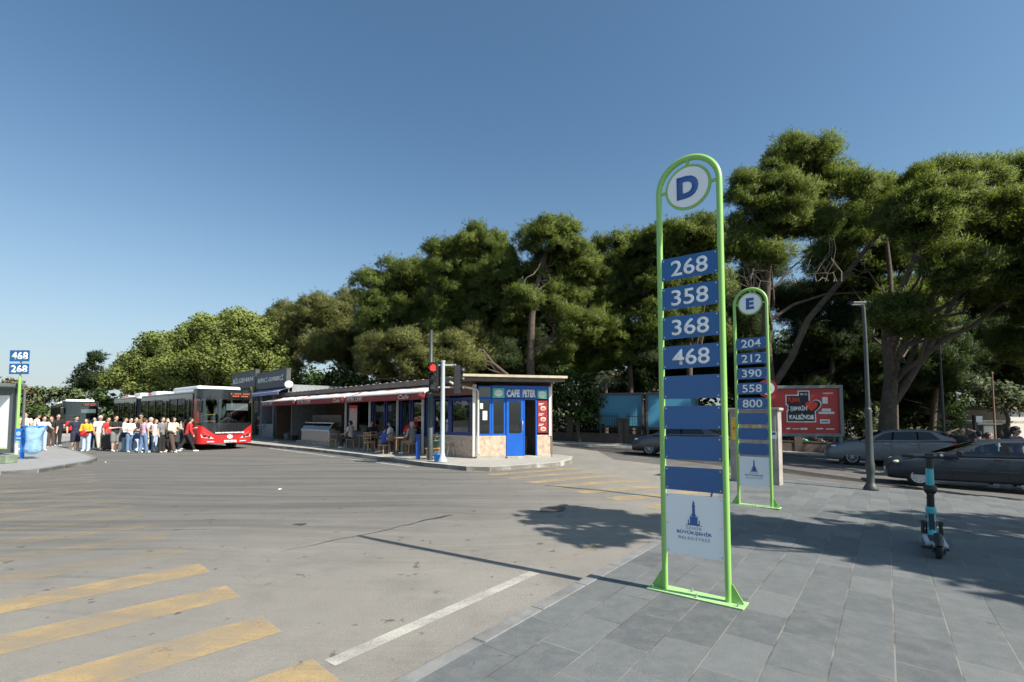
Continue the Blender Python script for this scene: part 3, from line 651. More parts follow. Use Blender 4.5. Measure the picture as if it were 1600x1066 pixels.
# ------------------------------------------------------------------ billboards
M_BFR = mat('billboard_frame', (0.09, 0.075, 0.075), 0.55, var=0.2)
M_BFR2 = mat('billboard_grey_frame', (0.20, 0.22, 0.22), 0.5, 0.2, var=0.15)
M_CYAN = mat('plain_blue_poster', (0.05, 0.23, 0.36), 0.4, var=0.08, scale=0.8)
M_REDP = mat('red_poster', (0.48, 0.045, 0.04), 0.45, var=0.05, scale=1)
fang = math.atan2(fd.y, fd.x)
def billboard(u0, u1, vt, vb, y0, label, poster, fm, group=None):
    p0 = at(u0, 650, y0); q = Vector((p0.x, p0.y, 0)) + Vector((fd.x, fd.y, 0)); L_ = along(u1, Vector((p0.x, p0.y, 0)), q)
    gz = base(p0.x) + 0.06; kz = y0 / 770; z0 = CAM_H - (vb - 650) * kz - gz; z1 = CAM_H + (650 - vt) * kz - gz
    b = thing('billboard', label, 'billboard', (p0.x, p0.y, gz), fang, group)
    f = MB(); t = 0.14
    f.bb((0, -0.12, z0), (L_, 0.12, z0 + t)); f.bb((0, -0.12, z1 - t), (L_, 0.12, z1)); f.bb((0, -0.12, z0 + t), (t, 0.12, z1 - t)); f.bb((L_ - t, -0.12, z0 + t), (L_, 0.12, z1 - t)); f.bb((t, 0.06, z0 + t), (L_ - t, 0.1, z1 - t))
    f.build('frame', fm, b, bevel=0.01)
    m = MB(); m.bb((t, -0.02, z0 + t), (L_ - t, 0.05, z1 - t)); po = m.build('poster', poster, b)
    for x in (0.12, L_ - 0.12):
        m = MB(); m.bb((x - 0.07, -0.07, -0.9), (x + 0.07, 0.07, z0)); m.build('post', fm, b)
    return b, po, L_, z0 + t, z1 - t
billboard(935, 1006, 614, 668, 32.5, 'empty blue billboard in a dark frame, leftmost on the far pavement', M_CYAN, M_BFR, 'blue billboards by the park fence')
_e = at(1009, 650, 30.7)
billboard(1009, 1091, 613, 671, 30.7, 'empty blue billboard partly hidden behind the letter D sign', M_CYAN, M_BFR, 'blue billboards by the park fence')
rb, po, L_, z0, z1 = billboard(1200, 1316, 603, 681, 23.2, 'red fair poster billboard with a heart, behind the letter E sign', M_REDP, M_BFR2)
W_ = L_ - 0.28; fx = lambda a: 0.14 + W_ * a; fz = lambda a: z0 + (z1 - z0) * a
M_INK = mat('black_print', (0.012, 0.014, 0.02), 0.45, var=0.0); M_PWH = mat('white_print', (0.75, 0.75, 0.73), 0.45, var=0.0); M_PRED = mat('bright_red_print', (0.75, 0.05, 0.03), 0.45, var=0.0)
def blob(x0, x1, a0, a1, y, m, nm, grow=0.0):
    b = MB(); b.bb((fx(x0) - grow, y, fz(a0) - grow), (fx(x1) + grow, y + 0.004, fz(a1) + grow)); return b.build(nm, m, po, bevel=0.04)
def heart(cx, cz, s, y, m):
    pts = []
    for k in range(40):
        t = -2 * math.pi * k / 40; pts.append((cx + s * 16 * math.sin(t) ** 3 / 16, cz + s * (13 * math.cos(t) - 5 * math.cos(2 * t) - 2 * math.cos(3 * t) - math.cos(4 * t)) / 16))
    b = MB(); b.plate(pts[::-1], y, y + 0.004); return b.build('heart', m, po)
hx, hzz = fx(0.60), fz(0.60)
for (g, y, m) in ((0.05, -0.028, M_PWH), (0.0, -0.034, M_INK)):
    blob(0.235, 0.50, 0.65, 0.84, y, m, 'logo_plate', g); blob(0.42, 0.56, 0.70, 0.93, y - .0004, m, 'logo_plate', g); blob(0.255, 0.56, 0.46, 0.66, y - .0008, m, 'logo_plate', g); blob(0.245, 0.645, 0.27, 0.48, y - .0012, m, 'logo_plate', g)
    heart(hx, hzz, 0.37 + g, y - .0016, m)
heart(hx, hzz + .02, 0.26, -0.040, M_PRED)
text('lettering', 'FUAR', M_PRED, po, (fx(0.345), -0.040, fz(0.745)), w=W_ * 0.19, h=0.25, bold=0.04)
text('lettering', '09-13', M_PWH, po, (fx(0.49), -0.040, fz(0.87)), w=W_ * 0.10, h=0.11, bold=0.03)
text('lettering', 'İ ŞEHRİN', M_PWH, po, (fx(0.385), -0.040, fz(0.555)), w=W_ * 0.30, h=0.30, bold=0.05)
text('lettering', 'KALBİNDE', M_PWH, po, (fx(0.445), -0.040, fz(0.375)), w=W_ * 0.36, h=0.29, bold=0.05)
for (x0, x1, a0, a1) in ((0.76, 0.84, 0.66, 0.80), (0.70, 0.93, 0.43, 0.48), (0.75, 0.88, 0.49, 0.55), (0.72, 0.86, 0.22, 0.31), (0.22, 0.28, 0.09, 0.12), (0.31, 0.41, 0.09, 0.11), (0.43, 0.53, 0.08, 0.12), (0.66, 0.76, 0.09, 0.12), (0.80, 0.92, 0.09, 0.11), (0.77, 0.92, 0.88, 0.90)):
    blob(x0, x1, a0, a1, -0.026, M_PWH, 'small_print')
blob(0.74, 0.84, 0.25, 0.28, -0.034, mat('teal_print', (0.05, 0.25, 0.22), 0.5), 'small_print')

# ------------------------------------------------------------------ park fence, low wall, stone wall
M_IRON = mat('dark_iron', (0.02, 0.024, 0.024), 0.5, 0.3, var=0.2)
M_LOWW = mat('brown_low_wall', (0.10, 0.075, 0.062), 0.9, var=0.3, scale=3, bump=0.3)
M_STONEW = paving('stone_courses', (0.30, 0.25, 0.19), (0.22, 0.185, 0.145), (0.12, 0.11, 0.09), 0, 0.42, 0.2, 0.02, dirt=(0.16, 0.13, 0.10))
fo = FK[1] + fn * 3.6
def fence(name, s0, s1, label):
    p = fo + fd * s0; L_ = s1 - s0; gz = base(p.x) + .05; slope = (base((fo + fd * s1).x) - base(p.x)) / L_
    f = thing(name, label, 'fence', (p.x, p.y, gz), fang, 'iron park fences')
    sh_ = Matrix(((1, 0, 0, 0), (0, 1, 0, 0), (slope, 0, 1, 0), (0, 0, 0, 1)))
    m = MB().frame(mtx=sh_); m.bb((0, -0.15, -0.3), (L_, 0.15, 0.6)); m.bb((0, -0.18, 0.6), (L_, 0.18, 0.66)); m.build('low_wall', M_LOWW, f)
    m = MB().frame(mtx=sh_)
    for z in (0.85, 1.75): m.bb((0, -0.015, z), (L_, 0.015, z + 0.045))
    x = 0.08
    while x < L_: m.bb((x - 0.014, -0.014, 0.66), (x + 0.014, 0.014, 1.9)); m.tube([(x, 0, 1.9), (x, 0, 2.02)], [0.022, 0.003], 4, caps=False); x += 0.16
    m.build('railing', M_IRON, f)
    x = 0.0
    while x <= L_ + .1:
        m = MB().frame(mtx=sh_); m.bb((x - 0.2, -0.2, -0.3), (x + 0.2, 0.2, 1.55)); m.bb((x - 0.24, -0.24, 1.55), (x + 0.24, 0.24, 1.65)); m.build('pier', M_LOWW, f); x += 3.3
    return f
fence('park_fence', -14, 2.4, 'iron park fence on a low brown wall beside the cafe')
fence('park_fence', 2.8, 15.6, 'iron park fence on a low brown wall behind the billboards')
pw0 = gp(1440, 702, .1)
sw = thing('stone_wall', 'pale stone block wall behind the man with raised arms', 'wall', (fo + fd * 16.2).to_3d() + Vector((0, 0, base((fo + fd * 16.2).x))), fang)
M_STW = bpy.data.materials.new('stone_block_wall'); M_STW = mat('stone_block_wall', (0.25, 0.215, 0.165), 0.9, var=0.3, scale=3, bump=0.4, bscale=12)
rnd = random.Random(8); m = MB()
for r_ in range(7):
    x = -rnd.uniform(0, .3)
    while x < 4.6:
        w_ = rnd.uniform(.35, .6); m.bb((max(x, 0) + .008, -0.2 + rnd.uniform(-.012, .012), -0.3 + r_ * 0.24 + .006), (min(x + w_, 4.6) - .008, 0.2, -0.06 + r_ * 0.24 - .006)); x += w_
m.bb((0.02, -0.17, -0.3), (4.58, 0.17, 1.37)); m.build('masonry', M_STW, sw)
m = MB(); m.bb((-0.04, -0.25, 1.385), (4.64, 0.25, 1.47)); m.build('coping', MATS['stone_block_wall'], sw, bevel=0.01)
# ------------------------------------------------------------------ the cafe on its corner
GZ = 0.09
M_MARB = mat('tan_marble_cladding', (0.50, 0.385, 0.29), 0.45, var=0.32, scale=7, bump=0.05)
M_FRAMEB = mat('blue_frame_paint', (0.008, 0.10, 0.46), 0.35, var=0.08, scale=3)
M_WALLD = mat('dark_render', (0.14, 0.12, 0.105), 0.8, var=0.25, scale=2)
M_PLINTH = mat('plinth_concrete', (0.36, 0.33, 0.28), 0.85, var=0.3, scale=5, bump=0.2)
M_ROOF = mat('roof_sheet', (0.30, 0.25, 0.19), 0.7, var=0.3, scale=2.5)
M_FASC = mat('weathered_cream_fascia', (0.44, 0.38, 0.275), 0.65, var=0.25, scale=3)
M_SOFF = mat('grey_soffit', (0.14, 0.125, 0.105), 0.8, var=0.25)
M_GLASS = glass('window_glass', (0.50, 0.54, 0.54))
M_GLASSD = glass('dark_window_glass', (0.22, 0.24, 0.25), refl=0.2)
M_WPOST = mat('white_post', (0.62, 0.62, 0.60), 0.5, var=0.1)
M_AWN = mat('red_awning_cloth', (0.27, 0.04, 0.038), 0.75, var=0.14, scale=3)
M_AWNT = mat('pale_awning_cloth', (0.74, 0.60, 0.56), 0.8, var=0.3, scale=3)  # canopy tops in a paler tone than the red valances
M_WOOD = mat('stained_wood', (0.26, 0.13, 0.06), 0.55, var=0.3, scale=8)
M_LWOOD = mat('pale_wood', (0.42, 0.27, 0.14), 0.55, var=0.25, scale=9)
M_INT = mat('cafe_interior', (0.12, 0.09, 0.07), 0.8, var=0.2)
M_PIPE = mat('cream_pipe', (0.60, 0.53, 0.42), 0.5, var=0.12)
A, B, C_ = Vector((A0.x, A0.y, GZ)), Vector((B0.x, B0.y, GZ)), Vector((C0.x, C0.y, GZ))
ang1 = math.atan2((A - B).y, (A - B).x); ang2 = math.atan2((C_ - A).y, (C_ - A).x)
T1 = Matrix.Translation(A) @ Matrix.Rotation(ang1, 4, 'Z'); T2 = Matrix.Translation(A) @ Matrix.Rotation(ang2, 4, 'Z')
X1 = lambda u: -along(u, A, B)
X2 = lambda u: along(u, A, C_)
def Z1(u, v): p = A + (B - A).normalized() * -X1(u); return CAM_H + (650 - v) * p.y / 770 - GZ
def Z2(u, v): p = A + (C_ - A).normalized() * X2(u); return CAM_H + (650 - v) * p.y / 770 - GZ
cafe = thing('cafe_building', 'single-storey corner cafe with blue window frames and tan marble base', 'cafe', (0, 0, 0))
LX = X1(432); CW = (C_ - A).length; zsill = Z1(735, 680.5); ztr = Z2(760, 622.5); ztop = Z2(760, 603)
# walls
m = MB().frame(mtx=T1); m.bb((X1(671), -0.05, -0.3), (-0.02, 0.12, zsill)); m.frame(mtx=T2); xa, xb = X2(790), X2(838.5)
m.bb((0.03, -0.05, 0.0), (xa, 0.12, zsill)); m.bb((xb, -0.05, 0.0), (CW - 0.02, 0.12, zsill + .02)); build_each(m, 'marble_dado', M_MARB, cafe, 0.006)
m = MB().frame(mtx=T1); m.bb((X1(545), -0.03, -0.3), (X1(671), 0.12, zsill * 0.85)); m.build('dado', M_WALLD, cafe)
m = MB().frame(mtx=T2); m.bb((-0.02, -0.09, -0.35), (xa, 0.0, 0.10)); m.bb((xb, -0.09, -0.35), (CW, 0.0, 0.10)); m.bb((xa, -0.35, -0.35), (xb, 0.3, 0.06)); build_each(m, 'plinth', M_PLINTH, cafe, 0.01)
# body behind the glass: back and side walls, floor, ceiling
dp = 4.6; P = [A.xy + LDIR * 0.15, C_.xy, C_.xy + LDIR * 22, A.xy + LDIR * (-LX)]
nb = Vector((-LDIR.y, LDIR.x)); nb = nb if nb.y > 0 else -nb
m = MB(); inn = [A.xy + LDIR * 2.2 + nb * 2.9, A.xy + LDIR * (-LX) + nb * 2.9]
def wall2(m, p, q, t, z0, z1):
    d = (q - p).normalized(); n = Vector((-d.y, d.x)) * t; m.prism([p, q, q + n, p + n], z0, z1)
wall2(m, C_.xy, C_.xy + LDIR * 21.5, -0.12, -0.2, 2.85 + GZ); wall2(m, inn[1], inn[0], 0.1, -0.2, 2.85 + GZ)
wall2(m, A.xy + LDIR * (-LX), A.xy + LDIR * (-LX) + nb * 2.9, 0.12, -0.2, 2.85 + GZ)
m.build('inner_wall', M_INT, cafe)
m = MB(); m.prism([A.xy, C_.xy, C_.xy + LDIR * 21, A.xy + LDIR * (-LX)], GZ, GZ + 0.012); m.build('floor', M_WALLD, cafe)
# corner posts
m = MB().frame(mtx=T2); m.bb((-0.10, -0.10, 0.06), (0.04, 0.04, ztop + 0.05)); m.bb((CW - 0.07, -0.07, 0.8), (CW + 0.03, 0.05, ztop)); build_each(m, 'corner_post', M_WPOST, cafe, 0.006)
m = MB().frame(mtx=T1)
for u in (544, 581.5, 625, 664.5):
    m.bb((X1(u) - 0.04, -0.16, -0.05), (X1(u) + 0.04, -0.08, 2.5))
build_each(m, 'awning_post', M_WPOST, cafe)
# windows
def window(T, x0, x1, z0, z1, fm, gm, t=0.06, mull=(), nm='window'):
    f = MB().frame(mtx=T); f.bb((x0, -0.04, z0), (x1, 0.05, z0 + t)); f.bb((x0, -0.04, z1 - t), (x1, 0.05, z1)); f.bb((x0, -0.04, z0 + t), (x0 + t, 0.05, z1 - t)); f.bb((x1 - t, -0.04, z0 + t), (x1, 0.05, z1 - t))
    for q in mull: f.bb((q - t / 2, -0.035, z0 + t), (q + t / 2, 0.045, z1 - t))
    o = f.build(nm, fm, cafe, bevel=0.004); g = MB().frame(mtx=T); g.bb((x0 + t, 0.0, z0 + t), (x1 - t, 0.008, z1 - t)); g.build('pane', gm, o); return o
M_FRAMED = mat('navy_frame_paint', (0.008, 0.03, 0.17), 0.4, var=0.1)
window(T1, X1(704), X1(741) - .05, zsill, Z1(722, 621), M_FRAMED, M_GLASS, 0.12)
window(T1, X1(678), X1(704) - .01, zsill, Z1(690, 621), M_FRAMED, M_GLASS, 0.10)
for u0, u1 in ((545, 581), (582, 603), (603.5, 624.5), (626, 643), (643.5, 664), (665.5, 677.5)):
    window(T1, X1(u0) + .05, X1(u1) - .02, zsill * 0.85, 2.35, M_FRAMED, M_GLASS, 0.08)
m = MB().frame(mtx=T1); m.bb((X1(545), -0.05, 2.36), (-0.1, 0.1, 2.84)); m.build('upper_band', mat('red_brown_band', (0.20, 0.085, 0.06), 0.7, var=0.2), cafe)
w = window(T2, 0.10, X2(767.5), zsill, ztr, M_FRAMEB, M_GLASS, 0.07)
m = MB().frame(mtx=T2); m.bb((X2(754), -0.05, Z2(755, 656)), (X2(761), -0.045, Z2(755, 642))); m.build('paper_notice', M_POST, w)
m = MB().frame(mtx=T2); m.bb((X2(749), -0.14, Z2(750, 639)), (X2(754), -0.045, Z2(750, 630))); m.build('meter_box', M_WPOST, w, bevel=0.01)
window(T2, X2(768), X2(789.5), zsill, ztr, M_FRAMEB, M_GLASS, 0.07)
window(T2, 0.10, X2(768.5), ztr + 0.02, ztop, M_FRAMEB, M_GLASSD, 0.05)
# door and doorway
d = MB().frame(mtx=T2); x0, x1 = X2(790.8), X2(817.3); zb, zt = 0.07, Z2(800, 623); zg = Z2(800, 677)
d.bb((x0, -0.06, zb), (x1, 0.0, zg)); d.bb((x0, -0.06, zg), (x0 + 0.1, 0.0, zt)); d.bb((x1 - 0.1, -0.06, zg), (x1, 0.0, zt)); d.bb((x0 + .1, -0.06, zt - 0.1), (x1 - .1, 0.0, zt)); door = d.build('door', M_FRAMEB, cafe, bevel=0.004)
g = MB().frame(mtx=T2); g.bb((x0 + 0.1, -0.03, zg), (x1 - 0.1, -0.022, zt - 0.1)); g.build('pane', M_GLASS, door)
g = MB().frame(mtx=T2); g.tube([(x1 - 0.04, -0.06, 1.0), (x1 - 0.04, -0.11, 1.03), (x1 - 0.04, -0.11, 1.35), (x1 - 0.04, -0.06, 1.38)], 0.014, 8); g.build('handle', M_STEEL, door)
m = MB().frame(mtx=T2); m.bb((X2(817.8), -0.05, zb), (X2(818.8) + .02, 0.05, zt)); m.bb((X2(836.5), -0.05, zb), (X2(838.4), 0.05, zt)); m.bb((X2(818), -0.05, zt - .04), (X2(838), 0.05, zt)); build_each(m, 'door_frame', M_FRAMEB, cafe)
# sign board with lettering
s_ = MB().frame(mtx=T2); s_.bb((X2(768.5), -0.07, ztr + 0.015), (CW - 0.08, 0.02, ztop + 0.02)); board = s_.build('sign_board', M_FRAMEB, cafe)
M_GRN = mat('green_print', (0.12, 0.52, 0.35), 0.45, var=0.08)
for u0, u1, v0, v1 in ((769.5, 787.3, 606.5, 621.5), (839.2, 853.6, 610, 623)):
    za, zc = Z2(u0, v1), Z2(u0, v0); m = MB().frame(mtx=T2); m.bb((X2(u0), -0.085, za), (X2(u1), -0.071, zc)); pl = m.build('green_logo_panel', M_GRN, board)
    m = MB().frame(mtx=T2); m.ell(((X2(u0) + X2(u1)) / 2, -0.085, (za + zc) / 2), (0.16, 0.006, 0.13)); m.build('white_roundel', M_PWH, pl)
    text('lettering', 'peter cafe', MATS['green_print'], pl, ((X2(u0) + X2(u1)) / 2, -0.094, (za + zc) / 2), w=0.22, h=0.05, bold=0.01, mtx=T2, ext=0)
zc = (Z2(800, 621) + Z2(800, 608)) / 2
text('lettering', 'CAFE', M_PWH, board, ((X2(791) + X2(811.5)) / 2, -0.075, zc), w=X2(811.5) - X2(791), h=0.29, bold=0.055, mtx=T2)
text('lettering', 'PETER', M_PWH, board, ((X2(816) + X2(836)) / 2, -0.075, zc), w=X2(836) - X2(816), h=0.29, bold=0.05, mtx=T2)
# menu board
m = MB().frame(mtx=T2); m.bb((X2(839.3), -0.07, Z2(846, 675.5)), (X2(854.5), 0.03, Z2(846, 626))); mb_ = m.build('menu_board', mat('dark_red_menu', (0.30, 0.03, 0.04), 0.4, var=0.1), cafe)
for v in (638, 655, 670):
    m = MB().frame(mtx=T2); xx = (X2(840) + X2(854)) / 2 + .02; m.ell((xx, -0.072, Z2(846, v)), (0.115, 0.008, 0.085)); pl = m.build('plate_picture', mat('plate_print', (0.62, 0.55, 0.42), 0.5, var=0.3, scale=20), mb_)
    m = MB().frame(mtx=T2); m.ell((xx + .01, -0.08, Z2(846, v)), (0.075, 0.006, 0.045)); m.build('food_picture', mat('food_print', (0.45, 0.18, 0.08), 0.6, var=0.5, scale=25), pl)
for v in (631, 647, 663):
    m = MB().frame(mtx=T2)
    for q in range(2): m.bb((X2(841), -0.074, Z2(846, v) - q * .05), (X2(841) + .2 - .06 * q, -0.0705, Z2(846, v) - q * .05 + .022))
    build_each(m, 'menu_line', M_PWH, mb_)
# back window and counter inside, seen through the glass
m = MB().frame(mtx=T2); m.bb((X2(800), 1.6, 0.03), (CW - 0.5, 2.1, 1.05)); m.bb((X2(821), 0.9, 0.03), (X2(832), 1.2, 0.75)); build_each(m, 'counter', M_WOOD, cafe)
m = MB().frame(mtx=T1)
for i, (xx, hh) in enumerate(((-0.9, 1.2), (-1.6, 1.0), (-2.6, 1.3), (-3.4, 1.1), (-5, 1.2), (-6.4, 1.0), (-7.6, 1.25))): m.bb((xx - .35, 1.2 + .25 * (i % 3), 0.03), (xx + .25, 1.7 + .25 * (i % 3), hh))
build_each(m, 'back_seating', mat('red_brown_seating', (0.16, 0.045, 0.035), 0.6, var=0.2), cafe)
# roof
za, zb = 2.86 + GZ, 3.03 + GZ; ov = 0.95
r0 = at(721, 600, 17.6).xy; r1 = at(887, 600, 19.6).xy; r1 = Vector((r1.x - .22, 18.6))
rf = [r0, r1, C_.xy + LDIR * 22 + Vector((.3, .3)), A.xy + LDIR * (-LX) - nb * 0.22, A.xy + LDIR * 1.1 - nb * 0.28]
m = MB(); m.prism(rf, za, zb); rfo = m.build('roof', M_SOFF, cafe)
ctr = sum(rf, Vector((0, 0))) / len(rf); m = MB(); big = [p + (p - ctr).normalized() * 0.10 for p in rf]
m.prism(big, zb + .003, zb + 0.03); m.build('roof_sheet', M_ROOF, rfo)
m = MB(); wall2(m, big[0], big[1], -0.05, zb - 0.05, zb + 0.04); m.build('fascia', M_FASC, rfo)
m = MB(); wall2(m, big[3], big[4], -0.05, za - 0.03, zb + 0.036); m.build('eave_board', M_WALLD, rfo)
rnd = random.Random(2); m = MB(); e0, e1 = big[3], big[4]; dd = (e1 - e0); n_ = 34
for i in range(n_):
    p = e0.lerp(e1, (i + .5) / n_); m.box((p.x, p.y + .06, zb + 0.045), (0.16 + rnd.uniform(-.06, .08), 0.10, 0.03), rz=ang1)
build_each(m, 'ridge_cap', mat('pale_ridge_caps', (0.5, 0.47, 0.42), 0.7, var=0.3), rfo)
m = MB().frame(mtx=T2); m.tube([(-1.0, -0.75, 2.78), (-0.85, -0.6, 2.70), (0.02, -0.16, 2.56), (0.09, -0.15, 2.48), (0.09, -0.15, 0.22), (0.13, -0.22, 0.14)], 0.042, 10); m.build('downpipe', M_PIPE, cafe)
# retractable awnings
def awning(u0, u1, label, words):
    a = thing('awning', label, 'awning', (0, 0, 0), 0, 'red awnings along the cafe front'); x0, x1 = X1(u0), X1(u1); W_ = 1.15; zw, zf, zv = 2.84, 2.47, 2.20
    n = 12; m = MB().frame(mtx=T1); vs = []
    for i in range(n + 1):
        x = x0 + (x1 - x0) * i / n; sag = 0.015 * math.sin(i * 2.1); vs += [(x, -0.08, zw), (x, -W_ * .5, (zw + zf) / 2 - .02 + sag), (x, -W_, zf)]
    m.add(vs, [(3 * i + k, 3 * i + 3 + k, 3 * i + 4 + k, 3 * i + 1 + k) for i in range(n) for k in range(2)], 0, True); o = m.build('canopy', M_AWNT, a)
    sd = o.modifiers.new('thickness', 'SOLIDIFY'); sd.thickness = 0.012
    m = MB().frame(mtx=T1); vs = []
    for i in range(n + 1):
        x = x0 + (x1 - x0) * i / n; vs += [(x, -W_ - .004, zf), (x, -W_ - 0.02 - 0.012 * math.sin(i * 1.7), zv)]
    m.add(vs, [(2 * i, 2 * i + 1, 2 * i + 3, 2 * i + 2) for i in range(n)], 0, True); v = m.build('valance', M_AWN, a)
    sd = v.modifiers.new('thickness', 'SOLIDIFY'); sd.thickness = 0.01
    m = MB().frame(mtx=T1); m.tube([(x0, -W_, zf + .01), (x1, -W_, zf + .01)], 0.035, 8); m.build('front_bar', M_WPOST, a)
    m = MB().frame(mtx=T1)
    for x in (x0 + .3, x1 - .3): m.tube([(x, -0.08, 2.4), (x, -0.6, 2.45), (x, -W_, zf)], 0.022, 6)
    build_each(m, 'folding_arm', M_STEEL, a)
    for s, xa, xb, sl in words:
        text('lettering', s, M_FADE, v, (x0 + (x1 - x0) * (xa + xb) / 2, -W_ - 0.045, (zf + zv) / 2), w=(x1 - x0) * (xb - xa), h=0.17, bold=0.02, mtx=T1, ext=0.002, slant=sl)
    return a
M_FADE = mat('faded_white_print', (0.62, 0.52, 0.48), 0.6, var=0.1)
awning(437, 492, 'red awning farthest along the cafe front, above the buckets', [('PETER CAFE', 0.05, 0.38, 0)])
awning(494.5, 573, 'red awning in the middle of the cafe front, above the glass counter', [('PETER CAFE', 0.04, 0.34, 0), ('Cafe', 0.8, 0.93, .3)])
awning(574.5, 702, 'long red awning above the seated customers, nearest the cafe corner', [('PETER CAFE', 0.03, 0.26, 0), ('Cafe', 0.72, 0.84, .3)])
# satellite dish at the roof end
def on1(u, off): return A + (B - A).normalized() * -X1(u) - Vector((nb.x, nb.y, 0)) * off
p = on1(458, 0.3); o = thing('satellite_dish', 'white dish on the far end of the cafe roof', 'satellite dish', (p.x, p.y, zb + .05), R(20))
m = MB(); m.lathe([(0.27, 0.0), (0.22, 0.03), (0.12, 0.055), (0.02, 0.06)], (0, 0, 0.5), 24, 0, Matrix.Rotation(R(70), 4, 'X')); m.build('dish', M_WPOST, o)
m = MB(); m.cyl((0, 0.1, 0), (0, 0.1, 0.5), 0.03); m.tube([(0, 0, 0.2), (0, -.4, 0.55)], 0.012, 6); m.build('mast', M_STEEL, o)
# refrigerated counter under the middle awning
x0 = X1(487); x1_ = X1(531); zc = 0.95
fr = thing('display_counter', 'chrome and glass food counter on a step under the middle awning', 'display counter', on1(509, 0.25), ang1); hw = (x1_ - x0) / 2
m = MB(); m.bb((-hw - .35, -0.5, 0), (hw + .35, 0.4, 0.16)); m.build('step', M_PLINTH, fr)
m = MB(); m.plate([(-hw, 0.16), (hw, 0.16), (hw, 0.78), (-hw, 0.78)], -0.35, 0.3); m.build('cabinet', M_STEEL, fr, bevel=0.02)
m = MB(); m.add([(-hw, -0.36, 0.78), (hw, -0.36, 0.78), (hw, -0.12, 1.18), (-hw, -0.12, 1.18)], [(0, 1, 2, 3)]); m.add([(-hw, -.12, 1.18), (hw, -.12, 1.18), (hw, .3, 1.22), (-hw, .3, 1.22)], [(0, 1, 2, 3)]); m.build('curved_glass', M_GLASS, fr)
m = MB(); m.bb((-hw, -0.38, 0.74), (hw, -0.34, 0.82)); m.bb((-hw, -0.15, 1.16), (hw, -0.10, 1.21)); build_each(m, 'trim', M_WPOST, fr)
m = MB()
for i in range(7): m.box((-hw + .2 + i * (2 * hw - .4) / 6, -0.1, 0.83), (0.26, 0.25, 0.1))
build_each(m, 'tray', mat('food_trays', (0.35, 0.2, 0.1), 0.6, var=0.5, scale=8), fr)
m = MB(); m.bb((-hw, .28, 1.0), (hw, .34, 1.62)); m.build('back_panel', M_WALLD, fr)
m = MB().frame(mtx=T1); m.bb((X1(548), -0.07, Z1(555, 672)), (X1(560), -0.055, Z1(555, 634))); o = m.build('menu_poster', mat('pink_menu_print', (0.55, 0.42, 0.38), 0.5, var=0.12), cafe)
m = MB().frame(mtx=T1); m.bb((X1(548), -0.078, Z1(555, 638)), (X1(560), -0.071, Z1(555, 633))); m.build('menu_header', M_PRED, o)
# buckets
def bucket(u, v, label, m_, r=0.19, h=0.36, nm='bucket'):
    p = gp(u, v, .09); o = thing(nm, label, 'bucket', p); b = MB(); b.lathe([(r * .78, 0), (r, h), (r * 1.06, h), (r * 1.06, h - .03), (r * .94, h - .01), (r * .8, h - .2)], (0, 0, 0), 18); b.build('tub', m_, o)
    b = MB(); b.tube([(r * math.cos(a), 0.02, h + r * 0.55 * math.sin(a)) for a in [math.pi * k / 10 for k in range(11)]], 0.008, 6); b.build('handle', M_STEEL, o); return o
bucket(448, 687, 'white bucket on the pavement below the farthest awning', M_WPOST, 0.2, 0.38)
bucket(460, 688, 'grey bucket beside the white bucket', M_DGREY, 0.2, 0.33)
bucket(683.5, 722, 'bright blue bucket at the foot of the traffic light', mat('bright_blue_plastic', (0.01, 0.20, 0.75), 0.35, var=0.08), 0.13, 0.27)
# tables, stools and chairs
def table(u, off, label):
    p = on1(u, off); t = thing('cafe_table', label, 'table', (p.x, p.y, GZ), ang1, 'small wooden cafe tables'); m = MB(); m.bb((-0.35, -0.3, 0.66), (0.35, 0.3, 0.70)); m.build('top', M_WOOD, t, bevel=0.006)
    for sx in (-1, 1):
        for sy in (-1, 1): m = MB(); m.tube([(sx * .3, sy * .25, 0), (sx * .27, sy * .22, .66)], 0.022, 6); m.build('leg', M_WOOD, t)
    return t
def chair(u, off, rz, label, back=True, m_=None, nm='cafe_chair', cat='chair', h=0.44, grp='wooden cafe chairs'):
    m_ = m_ or M_LWOOD; p = on1(u, off); t = thing(nm, label, cat, (p.x, p.y, GZ), ang1 + rz, grp); m = MB(); m.bb((-0.19, -0.19, h - .03), (0.19, 0.19, h)); m.build('seat', m_, t, bevel=0.006)
    for sx in (-1, 1):
        for sy in (-1, 1): m = MB(); m.tube([(sx * .18, sy * .18, 0), (sx * .15, sy * .15, h - .03)], 0.018, 6); m.build('leg', m_, t)
    if back:
        m = MB(); m.tube([(-.16, .17, h), (-.17, .22, h + .42)], 0.016, 6); m.tube([(.16, .17, h), (.17, .22, h + .42)], 0.016, 6)
        for z in (.15, .27, .39): m.bb((-.17, .185 + z * .1, h + z - .03), (.17, .20 + z * .1, h + z + .02))
        m.build('backrest', m_, t)
    return t
table(557, 0.9, 'wooden cafe table under the pink menu poster'); table(607, 1.05, 'wooden cafe table before the customer in black'); table(654, 1.0, 'wooden cafe table behind the blue bollard')
chair(569, 0.75, R(75), 'wooden cafe chair under the customer in grey shirt'); chair(597, 0.55, R(-90), 'wooden cafe chair under the customer in black'); chair(619, 1.3, R(90), 'empty wooden cafe chair at the middle table')
chair(633, 0.75, R(-80), 'wooden cafe chair under the customer in white shirt'); chair(645, 1.35, R(185), 'low chair under the child in blue', False, h=0.38); chair(663, 0.65, R(85), 'wooden cafe chair under the person in khaki trousers')
chair(560, 1.4, R(180), 'empty stool with its back to the kerb, at the far table', False, nm='stool', cat='stool')
p = gp(704, 713, .09)
t = thing('stool', 'small pale wooden stool standing by the marble wall at the cafe corner', 'stool', p, R(10))
m = MB(); m.lathe([(0.17, 0.40), (0.18, 0.42), (0.17, 0.44)], (0, 0, 0), 18); m.build('seat', M_LWOOD, t)
